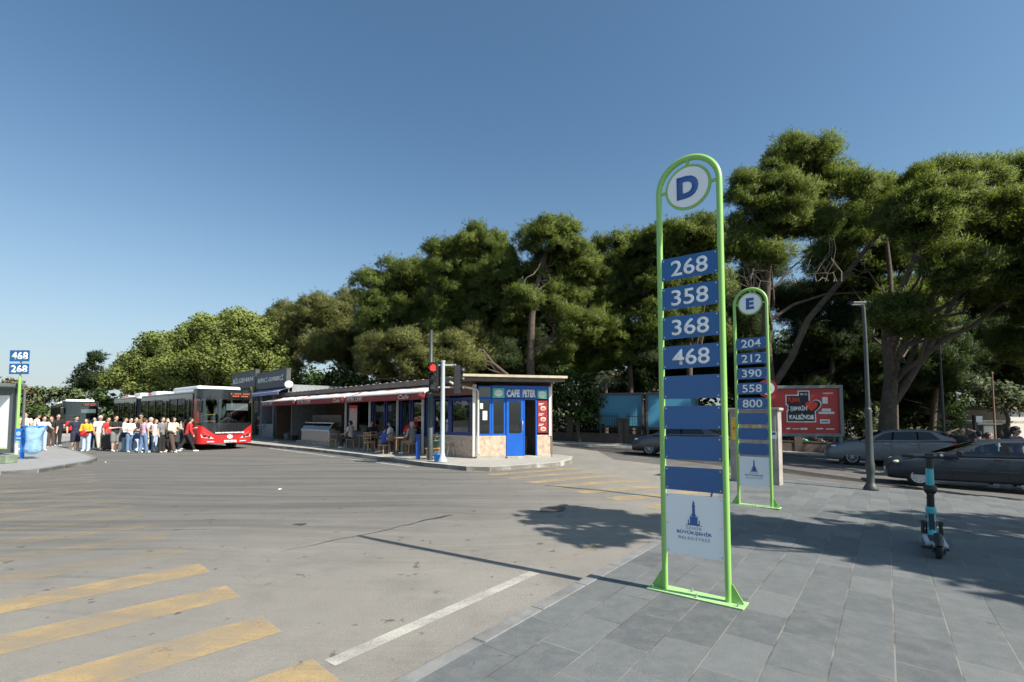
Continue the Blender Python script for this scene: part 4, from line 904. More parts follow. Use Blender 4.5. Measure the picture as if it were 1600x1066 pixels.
for a in range(4): m = MB(); an = R(45 + 90 * a); m.tube([(0.19 * math.cos(an), 0.19 * math.sin(an), 0), (0.12 * math.cos(an), 0.12 * math.sin(an), .40)], 0.015, 6); m.build('leg', M_WPOST, t)
# plant tub on a wooden stand by the traffic light
p = gp(678, 717, .09); st = thing('plant_stand', 'wooden block stand under the dark green tub by the traffic light', 'plant stand', p, R(-12))
m = MB(); m.bb((-0.24, -0.14, 0), (-0.10, 0.14, 0.36)); m.bb((0.08, -0.14, 0), (0.22, 0.14, 0.36)); build_each(m, 'trestle', M_WOOD, st); m = MB(); m.bb((-0.28, -0.16, 0.36), (0.26, 0.16, 0.40)); m.build('board', M_LWOOD, st)
pt = thing('flower_tub', 'dark green tub with pink flowers on the wooden block stand', 'flower tub', (p.x, p.y, p.z + 0.402))
m = MB(); m.lathe([(0.15, 0), (0.19, 0.24), (0.21, 0.24), (0.21, 0.28), (0.18, 0.28), (0.17, 0.22)], (0, 0, 0), 18); m.build('tub', mat('dark_green_plastic', (0.03, 0.10, 0.075), 0.45, var=0.1), pt)
rnd = random.Random(5); m = MB()
for i in range(60):
    a = rnd.uniform(0, 6.28); r_ = rnd.uniform(0, .2); c = Vector((r_ * math.cos(a), r_ * math.sin(a), rnd.uniform(.26, .46))); d = Vector((rnd.uniform(-1, 1), rnd.uniform(-1, 1), rnd.uniform(0, 1))).normalized() * .05; e = d.cross(Vector((rnd.random(), rnd.random(), 1))).normalized() * .03
    m.add([c, c + d + e, c + 2 * d, c + d - e], [(0, 1, 2, 3)], 1 if rnd.random() < .35 else 0)
m.build('flowers', [mat('pot_leaf', (0.06, 0.12, 0.04), 0.6), mat('pink_petal', (0.55, 0.22, 0.2), 0.6)], pt)

# ------------------------------------------------------------------ the two dark kiosks beyond
M_CHAR = mat('charcoal_cladding', (0.055, 0.058, 0.062), 0.5, var=0.15, scale=2)
M_LAV = mat('lavender_band', (0.27, 0.27, 0.42), 0.6, var=0.08)
M_SILV = mat('brushed_letters', (0.66, 0.67, 0.68), 0.45, 0.1, var=0.08)
M_KWALL = mat('grey_shop_wall', (0.20, 0.22, 0.24), 0.6, var=0.2)
def kiosk(u0, u1, v0, v1, words, label, band):
    x0, x1 = X1(u0), X1(u1); um = (u0 + u1) / 2; p = on1(um, 0.0); k = thing('kiosk', label, 'kiosk', (p.x, p.y, GZ), ang1); hw = (x1 - x0) / 2; kk = p.y / 770
    H = CAM_H + (650 - v0) * kk - GZ; hb = CAM_H + (650 - v1) * kk - GZ
    m = MB(); m.bb((-hw, 0.1, -.2), (-hw + .12, 3.4, hb)); m.bb((hw - .12, 0.1, -.2), (hw, 3.4, hb)); m.bb((-hw, 3.4, -.2), (hw, 3.5, hb)); m.bb((-hw, 0.0, hb), (hw, 3.5, hb + .15)); m.build('wall', M_KWALL, k)
    m = MB(); m.bb((-hw + .02, -0.28, hb + 0.0), (hw - .02, 0.0, H)); m.bb((-hw, -0.3, H), (hw, 0.02, H + .06)); b = m.build('sign_board', M_CHAR, k, bevel=0.01)
    text('lettering', words, M_SILV, b, (0, -0.30, hb + (H - hb) * 0.55), w=hw * 1.65, h=(H - hb) * 0.40, bold=0.02, ext=0.04)
    if band:
        m = MB(); m.add([(-hw, -0.05, hb - .05), (hw, -0.05, hb - .05), (hw, -0.75, hb - .33), (-hw, -.75, hb - .33), (-hw, -0.76, hb - .52), (hw, -.76, hb - .52)], [(0, 1, 2, 3), (3, 2, 5, 4)]); o = m.build('canopy', M_LAV, k); sd = o.modifiers.new('t', 'SOLIDIFY'); sd.thickness = .02
    m = MB(); m.bb((-hw + .14, 0.12, 0), (-hw * .2, 0.2, 1.0)); m.bb((-hw * .2, .12, 0), (-hw * .2 + .1, .2, hb - .02)); m.build('counter_front', mat('pale_blue_grey_panel', (0.26, 0.33, 0.36), 0.6, var=0.15), k)
    m = MB(); m.bb((-hw + .2, 1.6, 0), (hw - .2, 1.9, 2.1)); m.build('shelving', M_INT, k)
    rn = random.Random(int(u0)); m = MB()
    for r_ in range(4):
        for c_ in range(8): m.box((-hw + .5 + c_ * (2 * hw - 1) / 7, 1.5, .5 + r_ * .45), (.22, .15, rn.uniform(.15, .35)), m=rn.randrange(4))
    build_each(m, 'goods', [mat('goods_red', (.35, .05, .04), .5), mat('goods_cream', (.5, .42, .3), .5), mat('goods_green', (.07, .2, .08), .5), mat('goods_blue', (.06, .12, .3), .5)], k)
    return k
kiosk(366, 403.5, 582, 607, 'BİLGEHAN', 'dark kiosk directly behind the red bus, letters on its charcoal board', False)
kiosk(404.5, 452, 581, 607, 'BÜFECİ GEVREKÇİ', 'dark kiosk with a lavender canopy beside the farthest awning', True)
p = on1(403.8, 0.45); m = MB(); m.bb((-.09, -.09, 0), (.09, .09, 3.7)); m.bb((-.2, -.2, 0), (.2, .2, .08)); tag(m.build('yellow_post', mat('olive_yellow_paint', (0.42, 0.38, 0.12), 0.6, var=0.15), loc=(p.x, p.y, GZ), bevel=.01), 'olive yellow square post between the two dark kiosks', 'post')
p = gp(412, 684, .09); t = thing('folding_table', 'pale blue folding table with crossed legs before the kiosk', 'table', p, ang1); M_PBL = mat('pale_blue_paint', (0.32, 0.48, 0.52), 0.5, var=0.1)
m = MB(); m.bb((-.45, -.35, .88), (.45, .35, .92)); m.build('top', M_PBL, t)
for s in (-1, 1): m = MB(); m.tube([(-.3, s * .3, 0), (.3, s * .3, .88)], .02, 6); m.build('leg', M_PBL, t); m = MB(); m.tube([(.3, s * .27, 0), (-.3, s * .27, .88)], .02, 6); m.build('leg', M_PBL, t)
# ------------------------------------------------------------------ buses
M_BRED = mat('bus_red', (0.52, 0.018, 0.02), 0.3, var=0.03, coat=0.6)
M_BBLK = mat('bus_black', (0.012, 0.013, 0.015), 0.2, var=0.1, coat=0.5)
M_BGRY = mat('bus_silver', (0.33, 0.34, 0.35), 0.35, 0.3, var=0.05)
M_BROOF = mat('bus_white_roof', (0.72, 0.73, 0.74), 0.45, var=0.05)
M_GBUS = glass('bus_side_glass', (0.06, 0.068, 0.07), refl=0.03, gain=0.4)
M_GWIND = glass('windscreen_glass', (0.50, 0.56, 0.57), refl=0.15)
M_HEAD = mat('headlamp', (0.70, 0.72, 0.74), 0.12, 0.3, var=0.1, coat=1.0)
M_YRAIL = mat('yellow_handrail', (0.75, 0.50, 0.03), 0.4, var=0.03)
M_AMBER = mat('amber_display', (0.4, 0.08, 0.02), 0.5, var=0.0, emit=0.04)
M_RIM = mat('silver_rim', (0.45, 0.46, 0.47), 0.35, 0.7, var=0.08)
M_SEAT = mat('bus_seat', (0.03, 0.035, 0.06), 0.7, var=0.2)
M_FLOORD = mat('dark_floor', (0.05, 0.05, 0.05), 0.8, var=0.2)
M_PLATE = mat('number_plate_white', (0.75, 0.75, 0.75), 0.4, var=0.02)
def wheel(parent, c, r, w, spokes=0, cap=None, out=-1, rimr=0.62, nm='wheel'):
    """axle along local y; out = side the rim shows on"""
    T = Matrix.Rotation(R(90), 4, 'X')
    m = MB(); m.lathe([(r * .6, -w / 2), (r * .9, -w / 2), (r * .98, -w * .38), (r, -w * .2), (r, w * .2), (r * .98, w * .38), (r * .9, w / 2), (r * .6, w / 2)], c, 28, 0, T); wo = m.build(nm, M_RUBBER, parent)
    y = out * w / 2; rr = r * rimr; cc = (c[0], c[1] + y * 0.9, c[2]); m = MB()
    m.lathe([(rr + .012, -.012), (rr + .012, .02), (rr * .93, .02), (rr * .90, -.01)], cc, 28, 0, T)
    if spokes:
        m.lathe([(rr * .92, .05 * 1), (rr * .92, .055)], (cc[0], cc[1] - out * .05, cc[2]), 24, 1, T)
        for k in range(spokes):
            a = 2 * math.pi * k / spokes + .3; d = Vector((math.cos(a), 0, math.sin(a))); n = Vector((-d.z, 0, d.x)); ce = Vector(cc)
            for o in (-.028, .028):
                p0 = ce + n * o * .7; p1 = ce + d * rr * .95 + n * o * 1.7
                m.tube([p0 + Vector((0, out * .012, 0)), p1], [.017, .013], 6)
        m.lathe([(.05, -.02), (.05, .02)], cc, 14, 0, T)
    else:
        m.lathe([(rr * .95, 0), (rr * .95, .012)], cc, 28, 0, T); m.lathe([(rr * .28, -.03), (rr * .28, .03)], cc, 16, 0, T)
        for k in range(9):
            a = 2 * math.pi * k / 9; d = Vector((math.cos(a), 0, math.sin(a))); m.box(Vector(cc) + d * rr * .74 + Vector((0, out * .008, 0)), (rr * .17, .012, rr * .1), 1, mtx=Matrix.Rotation(-a, 4, 'Y'))
    m.build('rim', [cap or M_RIM, M_BLACK], wo); return wo
def build_bus(label, loc, rz, w, low, sidecol, group, lettering=True):
    bus = thing('city_bus', label, 'bus', loc, rz, group); hw = w / 2
    # nose: columns across the width and round both corners, rows in z; front faces local -y
    cols = []
    for k in range(25):
        s = -1 + 2 * k / 24; x = s * hw; ax = abs(s)
        y = 0.16 * ax ** 2
        if ax > 0.84: y += 0.55 * ((ax - 0.84) / 0.16) ** 1.8 * 0.45; x = math.copysign(hw * (0.84 + 0.16 * math.sin((ax - .84) / .16 * math.pi / 2)), s)
        cols.append((x, y, s))
    cols = [(-hw, 0.85, -1)] + cols + [(hw, 0.85, 1)]
    def rows(s):
        a = abs(s); zr = 0.76 if a < .42 else 0.76 + min(1, (a - .42) / .5) * 0.5
        return [0.32, 0.55, zr, 1.36, 2.55, 2.98, 3.06, 3.09]
    lean = lambda z: 0.0 if z < 1.3 else 0.10 * (z - 1.3) / 1.7
    def patch(nm, r0, r1, m, c0=0, c1=None, off=0.0, smooth=True, ny=2):
        c1 = len(cols) if c1 is None else c1; b = MB(); vs = []; nn = 4
        for (x, y, s) in cols[c0:c1]:
            rz_ = rows(s)
            for j in range(nn):
                z = rz_[r0] + (rz_[r1] - rz_[r0]) * j / (nn - 1); bulge = 0.03 * math.sin(min(1, max(0, (z - .32) / 1.0)) * math.pi) if z < 1.36 else 0
                vs.append((x, y + lean(z) - bulge - off, z))
        n = c1 - c0; b.add(vs, [(i * nn + j, (i + 1) * nn + j, (i + 1) * nn + j + 1, i * nn + j + 1) for i in range(n - 1) for j in range(nn - 1)], 0, smooth)
        return b.build(nm, m, bus)
    patch('bumper', 0, 2, low); patch('front_mask', 2, 3, M_BBLK); ws = patch('windscreen', 3, 4, M_GWIND, 2, 25); patch('front_header', 4, 6, M_BBLK)
    patch('corner_pillar', 3, 4, low if low is M_BRED else M_BBLK, 0, 3); patch('corner_pillar', 3, 4, M_BBLK, 24, 27)
    f = MB(); n = len(cols); f.add([(x, y + lean(3.07), 3.07) for x, y, s in cols], [tuple(range(n))]); f.build('front_roof', M_BROOF, bus)
    # header display, lettering, lamps
    m = MB()
    for r_ in range(2):
        for c_ in range(11):
            if (c_ * 7 + r_ * 3) % 5: m.bb((0.12 + c_ * .085, 0.035, 2.70 + r_ * .12), (0.185 + c_ * .085, 0.04, 2.76 + r_ * .12))
    m.bb((0.08, 0.045, 2.64), (1.10, 0.05, 2.94), 1); m.build('route_display', [M_AMBER, M_BBLK], bus)
    if lettering:
        text('lettering', 'İZMİR BÜYÜKŞEHİR BELEDİYESİ', M_LETTER, bus, (0.10, -0.05, 0.86), w=1.36, h=0.10, bold=0.04, ext=0.012)
    m = MB(); m.lathe([(.10, 0), (.10, .02)], (0.1, -0.05, .66), 20, 0, RX90 @ Matrix.Scale(1.3, 4, (1, 0, 0))); m.build('emblem', M_PLATE, bus)
    m = MB(); m.bb((-0.16, -0.055, 0.37), (0.42, -0.03, 0.48)); pl = m.build('licence_plate', M_PLATE, bus); text('plate_number', '35 BB 420', M_INK, pl, (0.13, -0.06, 0.425), w=.42, h=.07, bold=.02, ext=.002)
    for s in (-1, 1):
        pts = [(s * .60, .56), (s * 1.14, .64), (s * 1.20, .98), (s * 1.05, .92)]
        m = MB(); q = []
        for x, z in pts:
            a = abs(x) / hw; y = 0.16 * a ** 2 + (0.25 * max(0, (a - .84) / .16) ** 1.8) - 0.045; q.append((x, y, z))
        q2 = [(x, y + .06, z) for x, y, z in q]; m.add(q + q2, [(0, 1, 2, 3), (0, 4, 5, 1), (1, 5, 6, 2), (2, 6, 7, 3), (3, 7, 4, 0)]); h = m.build('headlight', M_HEAD, bus, bevel=.008)
        m = MB()
        for xx, zz in ((.82, .68), (1.0, .74)): a = xx / hw; m.lathe([(.06, 0), (.055, .02), (.02, .025)], (s * xx, .16 * a ** 2 - .05, zz), 14, 0, RX90)
        m.build('lens', M_BLACK, h)
        m = MB(); m.bb((s * .75 - .16, 0.015, .40), (s * .75 + .16, .06, .45)); m.build('fog_lamp', M_HEAD, bus)
        m = MB(); m.tube([(s * hw, .35, 2.62), (s * (hw + .10), .12, 2.66), (s * (hw + .06), -.02, 2.55)], .03, 6); m.box((s * (hw + .03), -0.04, 2.2), (.20, .14, .55)); m.build('mirror', M_BBLK, bus, bevel=.02)
    m = MB()
    for x0, x1 in ((-.9, .1), (.95, -.05)): m.tube([(x0 * .5, -.02, 1.30), ((x0 + x1) / 2, -.0, 1.42), (x1, .0, 1.62)], .012, 5)
    build_each(m, 'wiper', M_BLACK, bus)
    # flanks of the front car and of the trailer
    def car(y0, y1, doors, wheels, head):
        for s in (-1, 1):
            x = s * hw; dd = doors if s < 0 else []
            segs = []; y = y0
            for a, b in sorted(dd): segs.append((y, a, 0)); segs.append((a, b, 1)); y = b
            segs.append((y, y1, 0))
            for a, b, isd in segs:
                if b - a < .05: continue
                if isd:
                    f = MB()
                    for ya, yb in ((a, (a + b) / 2 - .01), ((a + b) / 2 + .01, b)):
                        f.bb((x - .03, ya, .36), (x + .012, ya + .06, 2.62)); f.bb((x - .03, yb - .06, .36), (x + .012, yb, 2.62)); f.bb((x - .03, ya + .06, .36), (x + .012, yb - .06, .46)); f.bb((x - .03, ya + .06, 2.55), (x + .012, yb - .06, 2.62))
                    do = f.build('door', M_BBLK, bus); g = MB(); g.bb((x - .012, a + .06, .46), (x - .004, b - .06, 2.55)); g.build('pane', M_GBUS, do)
                    m = MB(); m.bb((x - .05, a, 2.62), (x + .004, b, 2.84)); m.build('side_panel', M_BBLK, bus)
                else:
                    m = MB(); m.bb((x - .05, a, .34), (x, b, 1.12)); m.build('skirt', sidecol, bus)
                    m = MB(); m.bb((x - .045, a, 1.12), (x + .006, b, 1.22)); m.bb((x - .045, a, 2.62), (x + .006, b, 2.84)); y = a + .0
                    k = max(1, round((b - a) / 1.45)); st = (b - a) / k
                    for i in range(k + 1): yy = a + i * st; m.bb((x - .045, max(a, yy - .035), 1.22), (x + .004, min(b, yy + .035), 2.62))
                    pn = m.build('window_band', M_BBLK, bus)
                    for i in range(k): g = MB(); g.bb((min(x + s * .008, x + s * .013), a + i * st + .004, 1.20), (max(x + s * .008, x + s * .013), a + (i + 1) * st - .004, 2.66)); g.build('window', M_GBUS, bus)
            m = MB(); m.tube([(s * (hw - .03), y0, 2.90), (s * (hw - .03), y1, 2.90)], .065, 8); m.build('roof_rail', M_BGRY, bus)
            for wy in wheels:
                m = MB(); m.cyl((s * (hw + .004), wy, .50), (s * (hw - .25), wy, .50), .60, n=26, m=0); m.build('wheel_arch', M_BLACK, bus)
                wo = wheel(bus, (0, 0, 0), .49, .30, out=-1); wo.rotation_euler = (0, 0, R(-90) if s < 0 else R(90)); wo.location = (s * (hw - .12), wy, .49)
        m = MB(); m.bb((-hw + .06, y0, 2.84), (hw - .06, y1, 2.96)); m.build('roof', M_BROOF, bus, bevel=.03)
        m = MB(); m.bb((-hw + .05, y0 + .3, .30), (hw - .05, y1, .42)); m.build('floor', M_FLOORD, bus)
        m = MB(); yy = y0 + 3.2
        while yy < y1 - 1.0:
            for x in (-.85, .55): m.bb((x - .2, yy, .75), (x + .55, yy + .4, .85)); m.bb((x - .2, yy + .36, .85), (x + .55, yy + .44, 1.45))
            yy += .95
        m.build('seat', M_SEAT, bus)
        m = MB(); yy = y0 + 1.6
        while yy < y1: m.tube([(-.45, yy, .42), (-.45, yy, 2.8)], .02, 6); m.tube([(.3, yy + .4, .42), (.3, yy + .4, 2.8)], .02, 6); yy += 1.9
        build_each(m, 'grab_pole', M_YRAIL, bus)
    car(.85, 10.4, [(.95, 2.15), (4.7, 6.0)], [2.75, 8.6], True)
    car(11.6, 17.6, [(12.2, 13.5)], [14.6], False)
    m = MB(); m.bb((-hw, 17.6, .34), (hw, 17.7, 2.96)); m.build('rear_panel', sidecol, bus, bevel=.03)
    m = MB(); nfold = 12; vs = []
    for i in range(nfold * 2 + 1):
        y = 10.4 + 1.2 * i / (nfold * 2); e = .0 if i % 2 else -.07; vs += [(-hw + .02 - e, y, .4), (-hw + .02 - e, y, 2.82), (hw - .02 + e, y, 2.82), (hw - .02 + e, y, .4)]
    m.add(vs, [(4 * i + k, 4 * i + k + 1, 4 * i + 5 + k, 4 * i + 4 + k) for i in range(nfold * 2) for k in range(3)]); m.build('bellows', M_BLACK, bus)
    # roof equipment
    for y0, y1, h, mm in ((1.2, 5.2, .30, M_BROOF), (8.4, 9.6, .24, M_BROOF), (9.75, 10.35, .20, M_BRED), (12.0, 13.6, .26, M_BROOF), (15.6, 16.2, .2, M_BRED)):
        m = MB(); m.bb((-hw + .25, y0, 2.975), (hw - .25, y1, 2.97 + h)); m.build('roof_unit', mm, bus, bevel=.10)
    # cab
    m = MB(); m.bb((-.95, .55, 1.10), (.95, 1.0, 1.32)); m.build('dashboard', M_BLACK, bus, bevel=.04)
    m = MB(); m.tube([(.52 + .22 * math.cos(a), 1.02 + .05 * math.sin(a), 1.42 + .20 * math.sin(a)) for a in [2 * math.pi * k / 20 for k in range(21)]], .018, 6, caps=False); m.build('steering_wheel', M_BLACK, bus)
    m = MB(); m.bb((.25, 1.62, .9), (.8, 1.75, 1.9)); m.bb((.25, 1.3, .85), (.8, 1.7, 1.0)); m.build('driver_seat', M_SEAT, bus, bevel=.03)
    m = MB(); m.tube([(-.95, .75, 1.4), (-.95, .75, 1.72), (-.8, .75, 1.78), (-.35, .75, 1.78)], .022, 8); m.tube([(-.9, .85, 1.44), (-.3, .85, 1.44)], .022, 8); m.bb((.06, 1.05, 1.38), (.34, 1.12, 1.42)); m.bb((.06, 1.05, 1.52), (.34, 1.12, 1.56)); m.bb((.06, 1.05, 1.42), (.10, 1.12, 1.52)); build_each(m, 'cab_handrail', M_YRAIL, bus)
    m = MB(); m.bb((.02, .30, 2.0), (1.08, .31, 2.36)); m.build('sun_blind', mat('grey_sun_blind', (.42, .43, .43), .6), bus)
    return bus
hd = Vector((0.76, -0.65)).normalized(); bang = math.atan2(hd.x, -hd.y)       # local -y = heading
fl = at(311, 650, 24.2); perp = Vector((-hd.y, hd.x)); BW = 2.6
bc = fl.xy + Vector((0.65, 0.76)).normalized() * BW / 2
BUS1 = build_bus('red fronted articulated city bus with people boarding it', (bc.x, bc.y, RD), bang, BW, M_BRED, M_BGRY, 'articulated city buses')
fl2 = at(97, 650, 45.0); bc2 = fl2.xy + Vector((0.65, 0.76)).normalized() * BW / 2
build_bus('dark fronted city bus with white roof, waiting behind the crowd', (bc2.x, bc2.y, RD), bang - R(4), BW, M_BBLK, M_BGRY, 'articulated city buses', False)

# ------------------------------------------------------------------ cars
def eval_mesh(o):
    dg = bpy.context.evaluated_depsgraph_get(); return bpy.data.meshes.new_from_object(o.evaluated_get(dg))
def build_car(name, label, cat, loc, rz, L, W, paint, prof, belt, win, roof, wr, axles, wh_r, detail, group=None, see=False, spokes=5):
    """front at local x=0, near flank at local -y. prof: (x, z_low, z_top, half-width factor); roof: outline points of the glasshouse"""
    car = thing(name, label, cat, loc, rz, group); hw = W / 2
    M_GL = glass('car_glass_clear', (0.55, 0.6, 0.6), refl=0.12) if see else mat('car_dark_glass', (0.012, 0.014, 0.016), 0.04, var=0.0, spec=0.7)
    b = MB(); vs = []; n = 14
    for x, zl, zt, k in prof:
        w = hw * k; zm = zl + (zt - zl) * .45
        half = [(0, zl), (w * .80, zl), (w * .955, zl + .06), (w * .995, zm - .06), (w, zm + .06), (w * .975, zt - .10), (w * .90, zt - .015), (0, zt + .03)]
        ring = half + [(-y, z) for y, z in half[-2:0:-1]]
        n = len(ring); vs += [(x, y, z) for y, z in ring]
    fs = [(i * n + j, i * n + (j + 1) % n, (i + 1) * n + (j + 1) % n, (i + 1) * n + j) for i in range(len(prof) - 1) for j in range(n)]
    fs += [tuple(range(n - 1, -1, -1)), tuple(range((len(prof) - 1) * n, len(prof) * n))]
    b.add(vs, fs, 0, True); o = b.build('body', paint)
    ss = o.modifiers.new('s', 'SUBSURF'); ss.levels = 2; ss.render_levels = 2
    cut = MB()
    for ax in axles:
        for s in (-1, 1): cut.cyl((ax, s * (hw + .2), wh_r + .01), (ax, s * (hw - .24), wh_r + .01), wh_r + .065, n=28)
    co = cut.build('cut', M_BLACK); bo = o.modifiers.new('b', 'BOOLEAN'); bo.operation = 'DIFFERENCE'; bo.object = co; bo.solver = 'EXACT'
    bpy.context.view_layer.update(); me = eval_mesh(o); bpy.data.objects.remove(co); bpy.data.objects.remove(o)
    me.materials.clear(); me.materials.append(paint); me.materials.append(M_BLACK); me.name = 'body'
    o = bpy.data.objects.new('body', me); COL.objects.link(o); o.parent = car
    # arches get a dark lining
    for p in me.polygons:
        c = p.center
        for ax in axles:
            d = math.hypot(c.x - ax, c.z - wh_r - .01)
            if d < wh_r + .068 and abs(c.y) < hw * .985 and (abs(d - wh_r - .065) < .012 or abs(abs(c.y) - (hw - .24)) < .02): p.material_index = 1
    # glasshouse
    zr = lambda x: np.interp(x, [p[0] for p in roof], [p[1] for p in roof]); zb = lambda x: np.interp(x, [p[0] for p in belt], [p[1] for p in belt])
    zmax = max(p[1] for p in roof)
    def Y(x, z): t = (z - zb(x)) / max(.05, zmax - zb(x)); return hw * .94 + (wr - hw * .94) * min(1, max(0, t)) ** 1.25
    xa, xe = roof[0][0], roof[-1][0]; N = 40
    xs = [xa + (xe - xa) * i / N for i in range(N + 1)]
    for s in (-1, 1):
        g = MB()
        # side: paint strips above and below, pillars between, glass in the openings
        def pt(x, z): return (x, s * Y(x, z), z)
        lo, hi = [], []
        brk = sorted(set([round(q, 3) for w_ in win for q in (w_[0], w_[1])]))
        xb = [xa] + [q for w_ in win for q in (w_[0], w_[1])] + [xe]; xt = [win[0][2] - .06] + [q for w_ in win for q in (w_[2], w_[3])] + [win[-1][3] + .06]
        zlo = lambda x: zb(x) + .025; zhi = lambda x: zr(x) - .05
        K = 5
        for i in range(len(xb) - 1):
            isw = i % 2 == 1; dst = None
            rows_ = []
            for k in range(K + 1):
                f = k / K; x0 = xb[i] + (xb[i + 1] - xb[i]) * f; x1 = xt[i] + (xt[i + 1] - xt[i]) * f
                z0, z1 = zlo(x0), zhi(x1)
                if i == 0 and k == 0: z0 = z1 = zr(xa) ; x1 = x0
                if i == len(xb) - 2 and k == K: x1 = x0; z0 = z1 = zr(xe)
                z1 = max(z1, z0)
                rows_.append((x0, z0, x1, z1))
            vv = []
            for (x0, z0, x1, z1) in rows_: vv += [pt(x0, zb(x0) - .03), pt(x0, z0), pt((x0 + x1) / 2, (z0 + z1) / 2), pt(x1, z1), pt(x1, max(zr(x1), z1))]
            for k in range(K):
                a, c = k * 5, (k + 1) * 5
                g.add([vv[a], vv[c], vv[c + 1], vv[a + 1]], [(0, 1, 2, 3)], 0, False); g.add([vv[a + 3], vv[c + 3], vv[c + 4], vv[a + 4]], [(0, 1, 2, 3)], 0, False)
                if not isw: g.add([vv[a + 1], vv[c + 1], vv[c + 2], vv[a + 2], vv[a + 3], vv[c + 3]], [(0, 1, 2, 3), (3, 2, 5, 4)], 1 if 1 < i < len(xb) - 2 else 0, False)
            if isw:
                q = MB()
                for k in range(K): a, c = k * 5, (k + 1) * 5; q.add([vv[a + 1], vv[c + 1], vv[c + 2], vv[a + 2], vv[a + 3], vv[c + 3]], [(0, 1, 2, 3), (3, 2, 5, 4)], 0, True)
                q.build('window', M_GL, car)
        g.build('pillars', [paint, mat('pillar_black', (.012, .012, .014), .9, var=0, spec=.1)], car)
    # roof skin with rounded rails, windscreen and rear screen
    sk, ws, rs = MB(), MB(), MB(); xw, xr = roof_w(roof), roof_r(roof)
    ts = [-1, -.96, -.85, -.5, 0, .5, .85, .96, 1]
    def rowv(x):
        z = zr(x); y = Y(x, z); return [(x, y * t, z + .045 * (1 - t * t) * (1 if xw <= x <= xr else .6)) for t in ts]
    for i in range(N):
        x0, x1 = xs[i], xs[i + 1]; xm = (x0 + x1) / 2; tgt = ws if xm < xw else (rs if xm > xr else sk)
        a, c = rowv(x0), rowv(x1); nt_ = len(ts)
        if tgt is sk: sk.add(a + c, [(k, k + 1, nt_ + k + 1, nt_ + k) for k in range(nt_ - 1)], 0, True)
        else:
            tgt.add(a[2:-2] + c[2:-2], [(k, k + 1, nt_ - 4 + k + 1, nt_ - 4 + k) for k in range(nt_ - 5)], 0, True)
            for lo_, hi_ in ((0, 3), (nt_ - 3, nt_)): sk.add(a[lo_:hi_] + c[lo_:hi_], [(k, k + 1, 3 + k + 1, 3 + k) for k in range(2)], 0, True)
    sk.build('roof', paint, car); ws.build('windscreen', M_GL, car); rs.build('rear_screen', M_GL, car)
    for ax in axles:
        for s in (-1, 1): wheel(car, (ax, s * (hw - .125), wh_r), wh_r, .20, spokes=spokes, out=s, cap=detail.get('cap'))
    # doors, handles, lamps, mirrors
    for x, x2 in detail['seams']:
        m = MB(); zt = zb(x) - .02; pts_ = [(x, zt), (x2, zt - .42), (x2 + .01, .30)]
        for s in (-1, 1): m.tube([(p[0], s * (hw * .992 + .001), p[1]) for p in pts_], .0045, 4)
        m.build('door_seam', M_BLACK, car)
    for x in detail['handles']:
        for s in (-1, 1): m = MB(); m.box((x, s * (hw * .985 + .012), zb(x) - .12), (.19, .03, .035)); m.build('door_handle', detail.get('hm', paint), car, bevel=.008)
    if detail.get('moulding'):
        for s in (-1, 1): m = MB(); m.box((detail['moulding'][0], s * (hw + .004), .53), (detail['moulding'][1], .02, .06)); m.build('side_moulding', M_BLACK, car, bevel=.006)
    for s in (-1, 1):
        m = MB(); m.box((xa + .42, s * (hw + .07), zb(xa + .4) + .07), (.12, .20, .14)); m.build('mirror', detail.get('mm', paint), car, bevel=.03)
        m = MB(); hx_, hz_ = detail['head']; m.ell((hx_ + .10, s * hw * .75, hz_ - .01), (detail.get('hl', .30) * .85, .11, .075), mtx=Matrix.Rotation(R(12), 4, 'Y') @ Matrix.Rotation(s * R(-32), 4, 'Z')); m.build('headlight', detail.get('hmat', M_HEAD), car)
        m = MB(); tx, tz = detail['tail']; m.ell((tx, s * hw * .84, tz), (.22, .10, .085), mtx=Matrix.Rotation(s * R(25), 4, 'Z')); m.build('tail_light', M_TAIL, car)
    m = MB(); m.bb((detail['nose'], -.45, .34), (detail['nose'] + .2, .45, .50)); m.build('grille', M_BLACK, car, bevel=.02)
    m = MB(); m.bb((detail['nose'] - .015, -.26, .40), (detail['nose'] + .02, .26, .51)); m.build('licence_plate', M_PLATE, car)
    # seats seen through the glass
    for x in detail['seats']:
        for s in (-1, 1): m = MB(); m.box((x, s * .36, .72), (.14, .44, .85), mtx=Matrix.Rotation(R(14), 4, 'Y')); m.box((x + .12, s * .36, 1.20), (.08, .24, .16)); m.build('seat', M_SEAT, car, bevel=.03)
    return car
def roof_w(roof): return roof[1][0]
def roof_r(roof): return roof[-2][0]
M_TAIL = mat('tail_lamp', (0.40, 0.012, 0.02), 0.12, var=0.0, coat=1.0)
M_CGREY = mat('grey_car_paint', (0.19, 0.195, 0.205), 0.35, 0.0, var=0.03, coat=0.5)
M_CDARK = mat('dark_blue_grey_car_paint', (0.022, 0.032, 0.046), 0.45, 0.0, var=0.06, coat=0.25, spec=.35)
M_CSILV = mat('graphite_car_paint', (0.07, 0.075, 0.085), 0.35, 0.35, var=0.04, coat=0.7)
M_CAP = mat('silver_wheel_cover', (0.55, 0.55, 0.54), 0.45, 0.2, var=0.06)
def front_pt(u, v_w, wheel_u):      # ground point under the nose
    g_ = gp(wheel_u, v_w, RD); return g_
def place_car(wu, wv, ax, W, rz):
    """origin so that the near front tyre touches the road at photo point (wu, wv)"""
    g_ = gp(wu, wv, RD); d = Vector((math.cos(rz), math.sin(rz))); n = Vector((-d.y, d.x)); o = g_.xy - d * ax + n * (W / 2 - .03)
    return (o.x, o.y, g_.z), rz
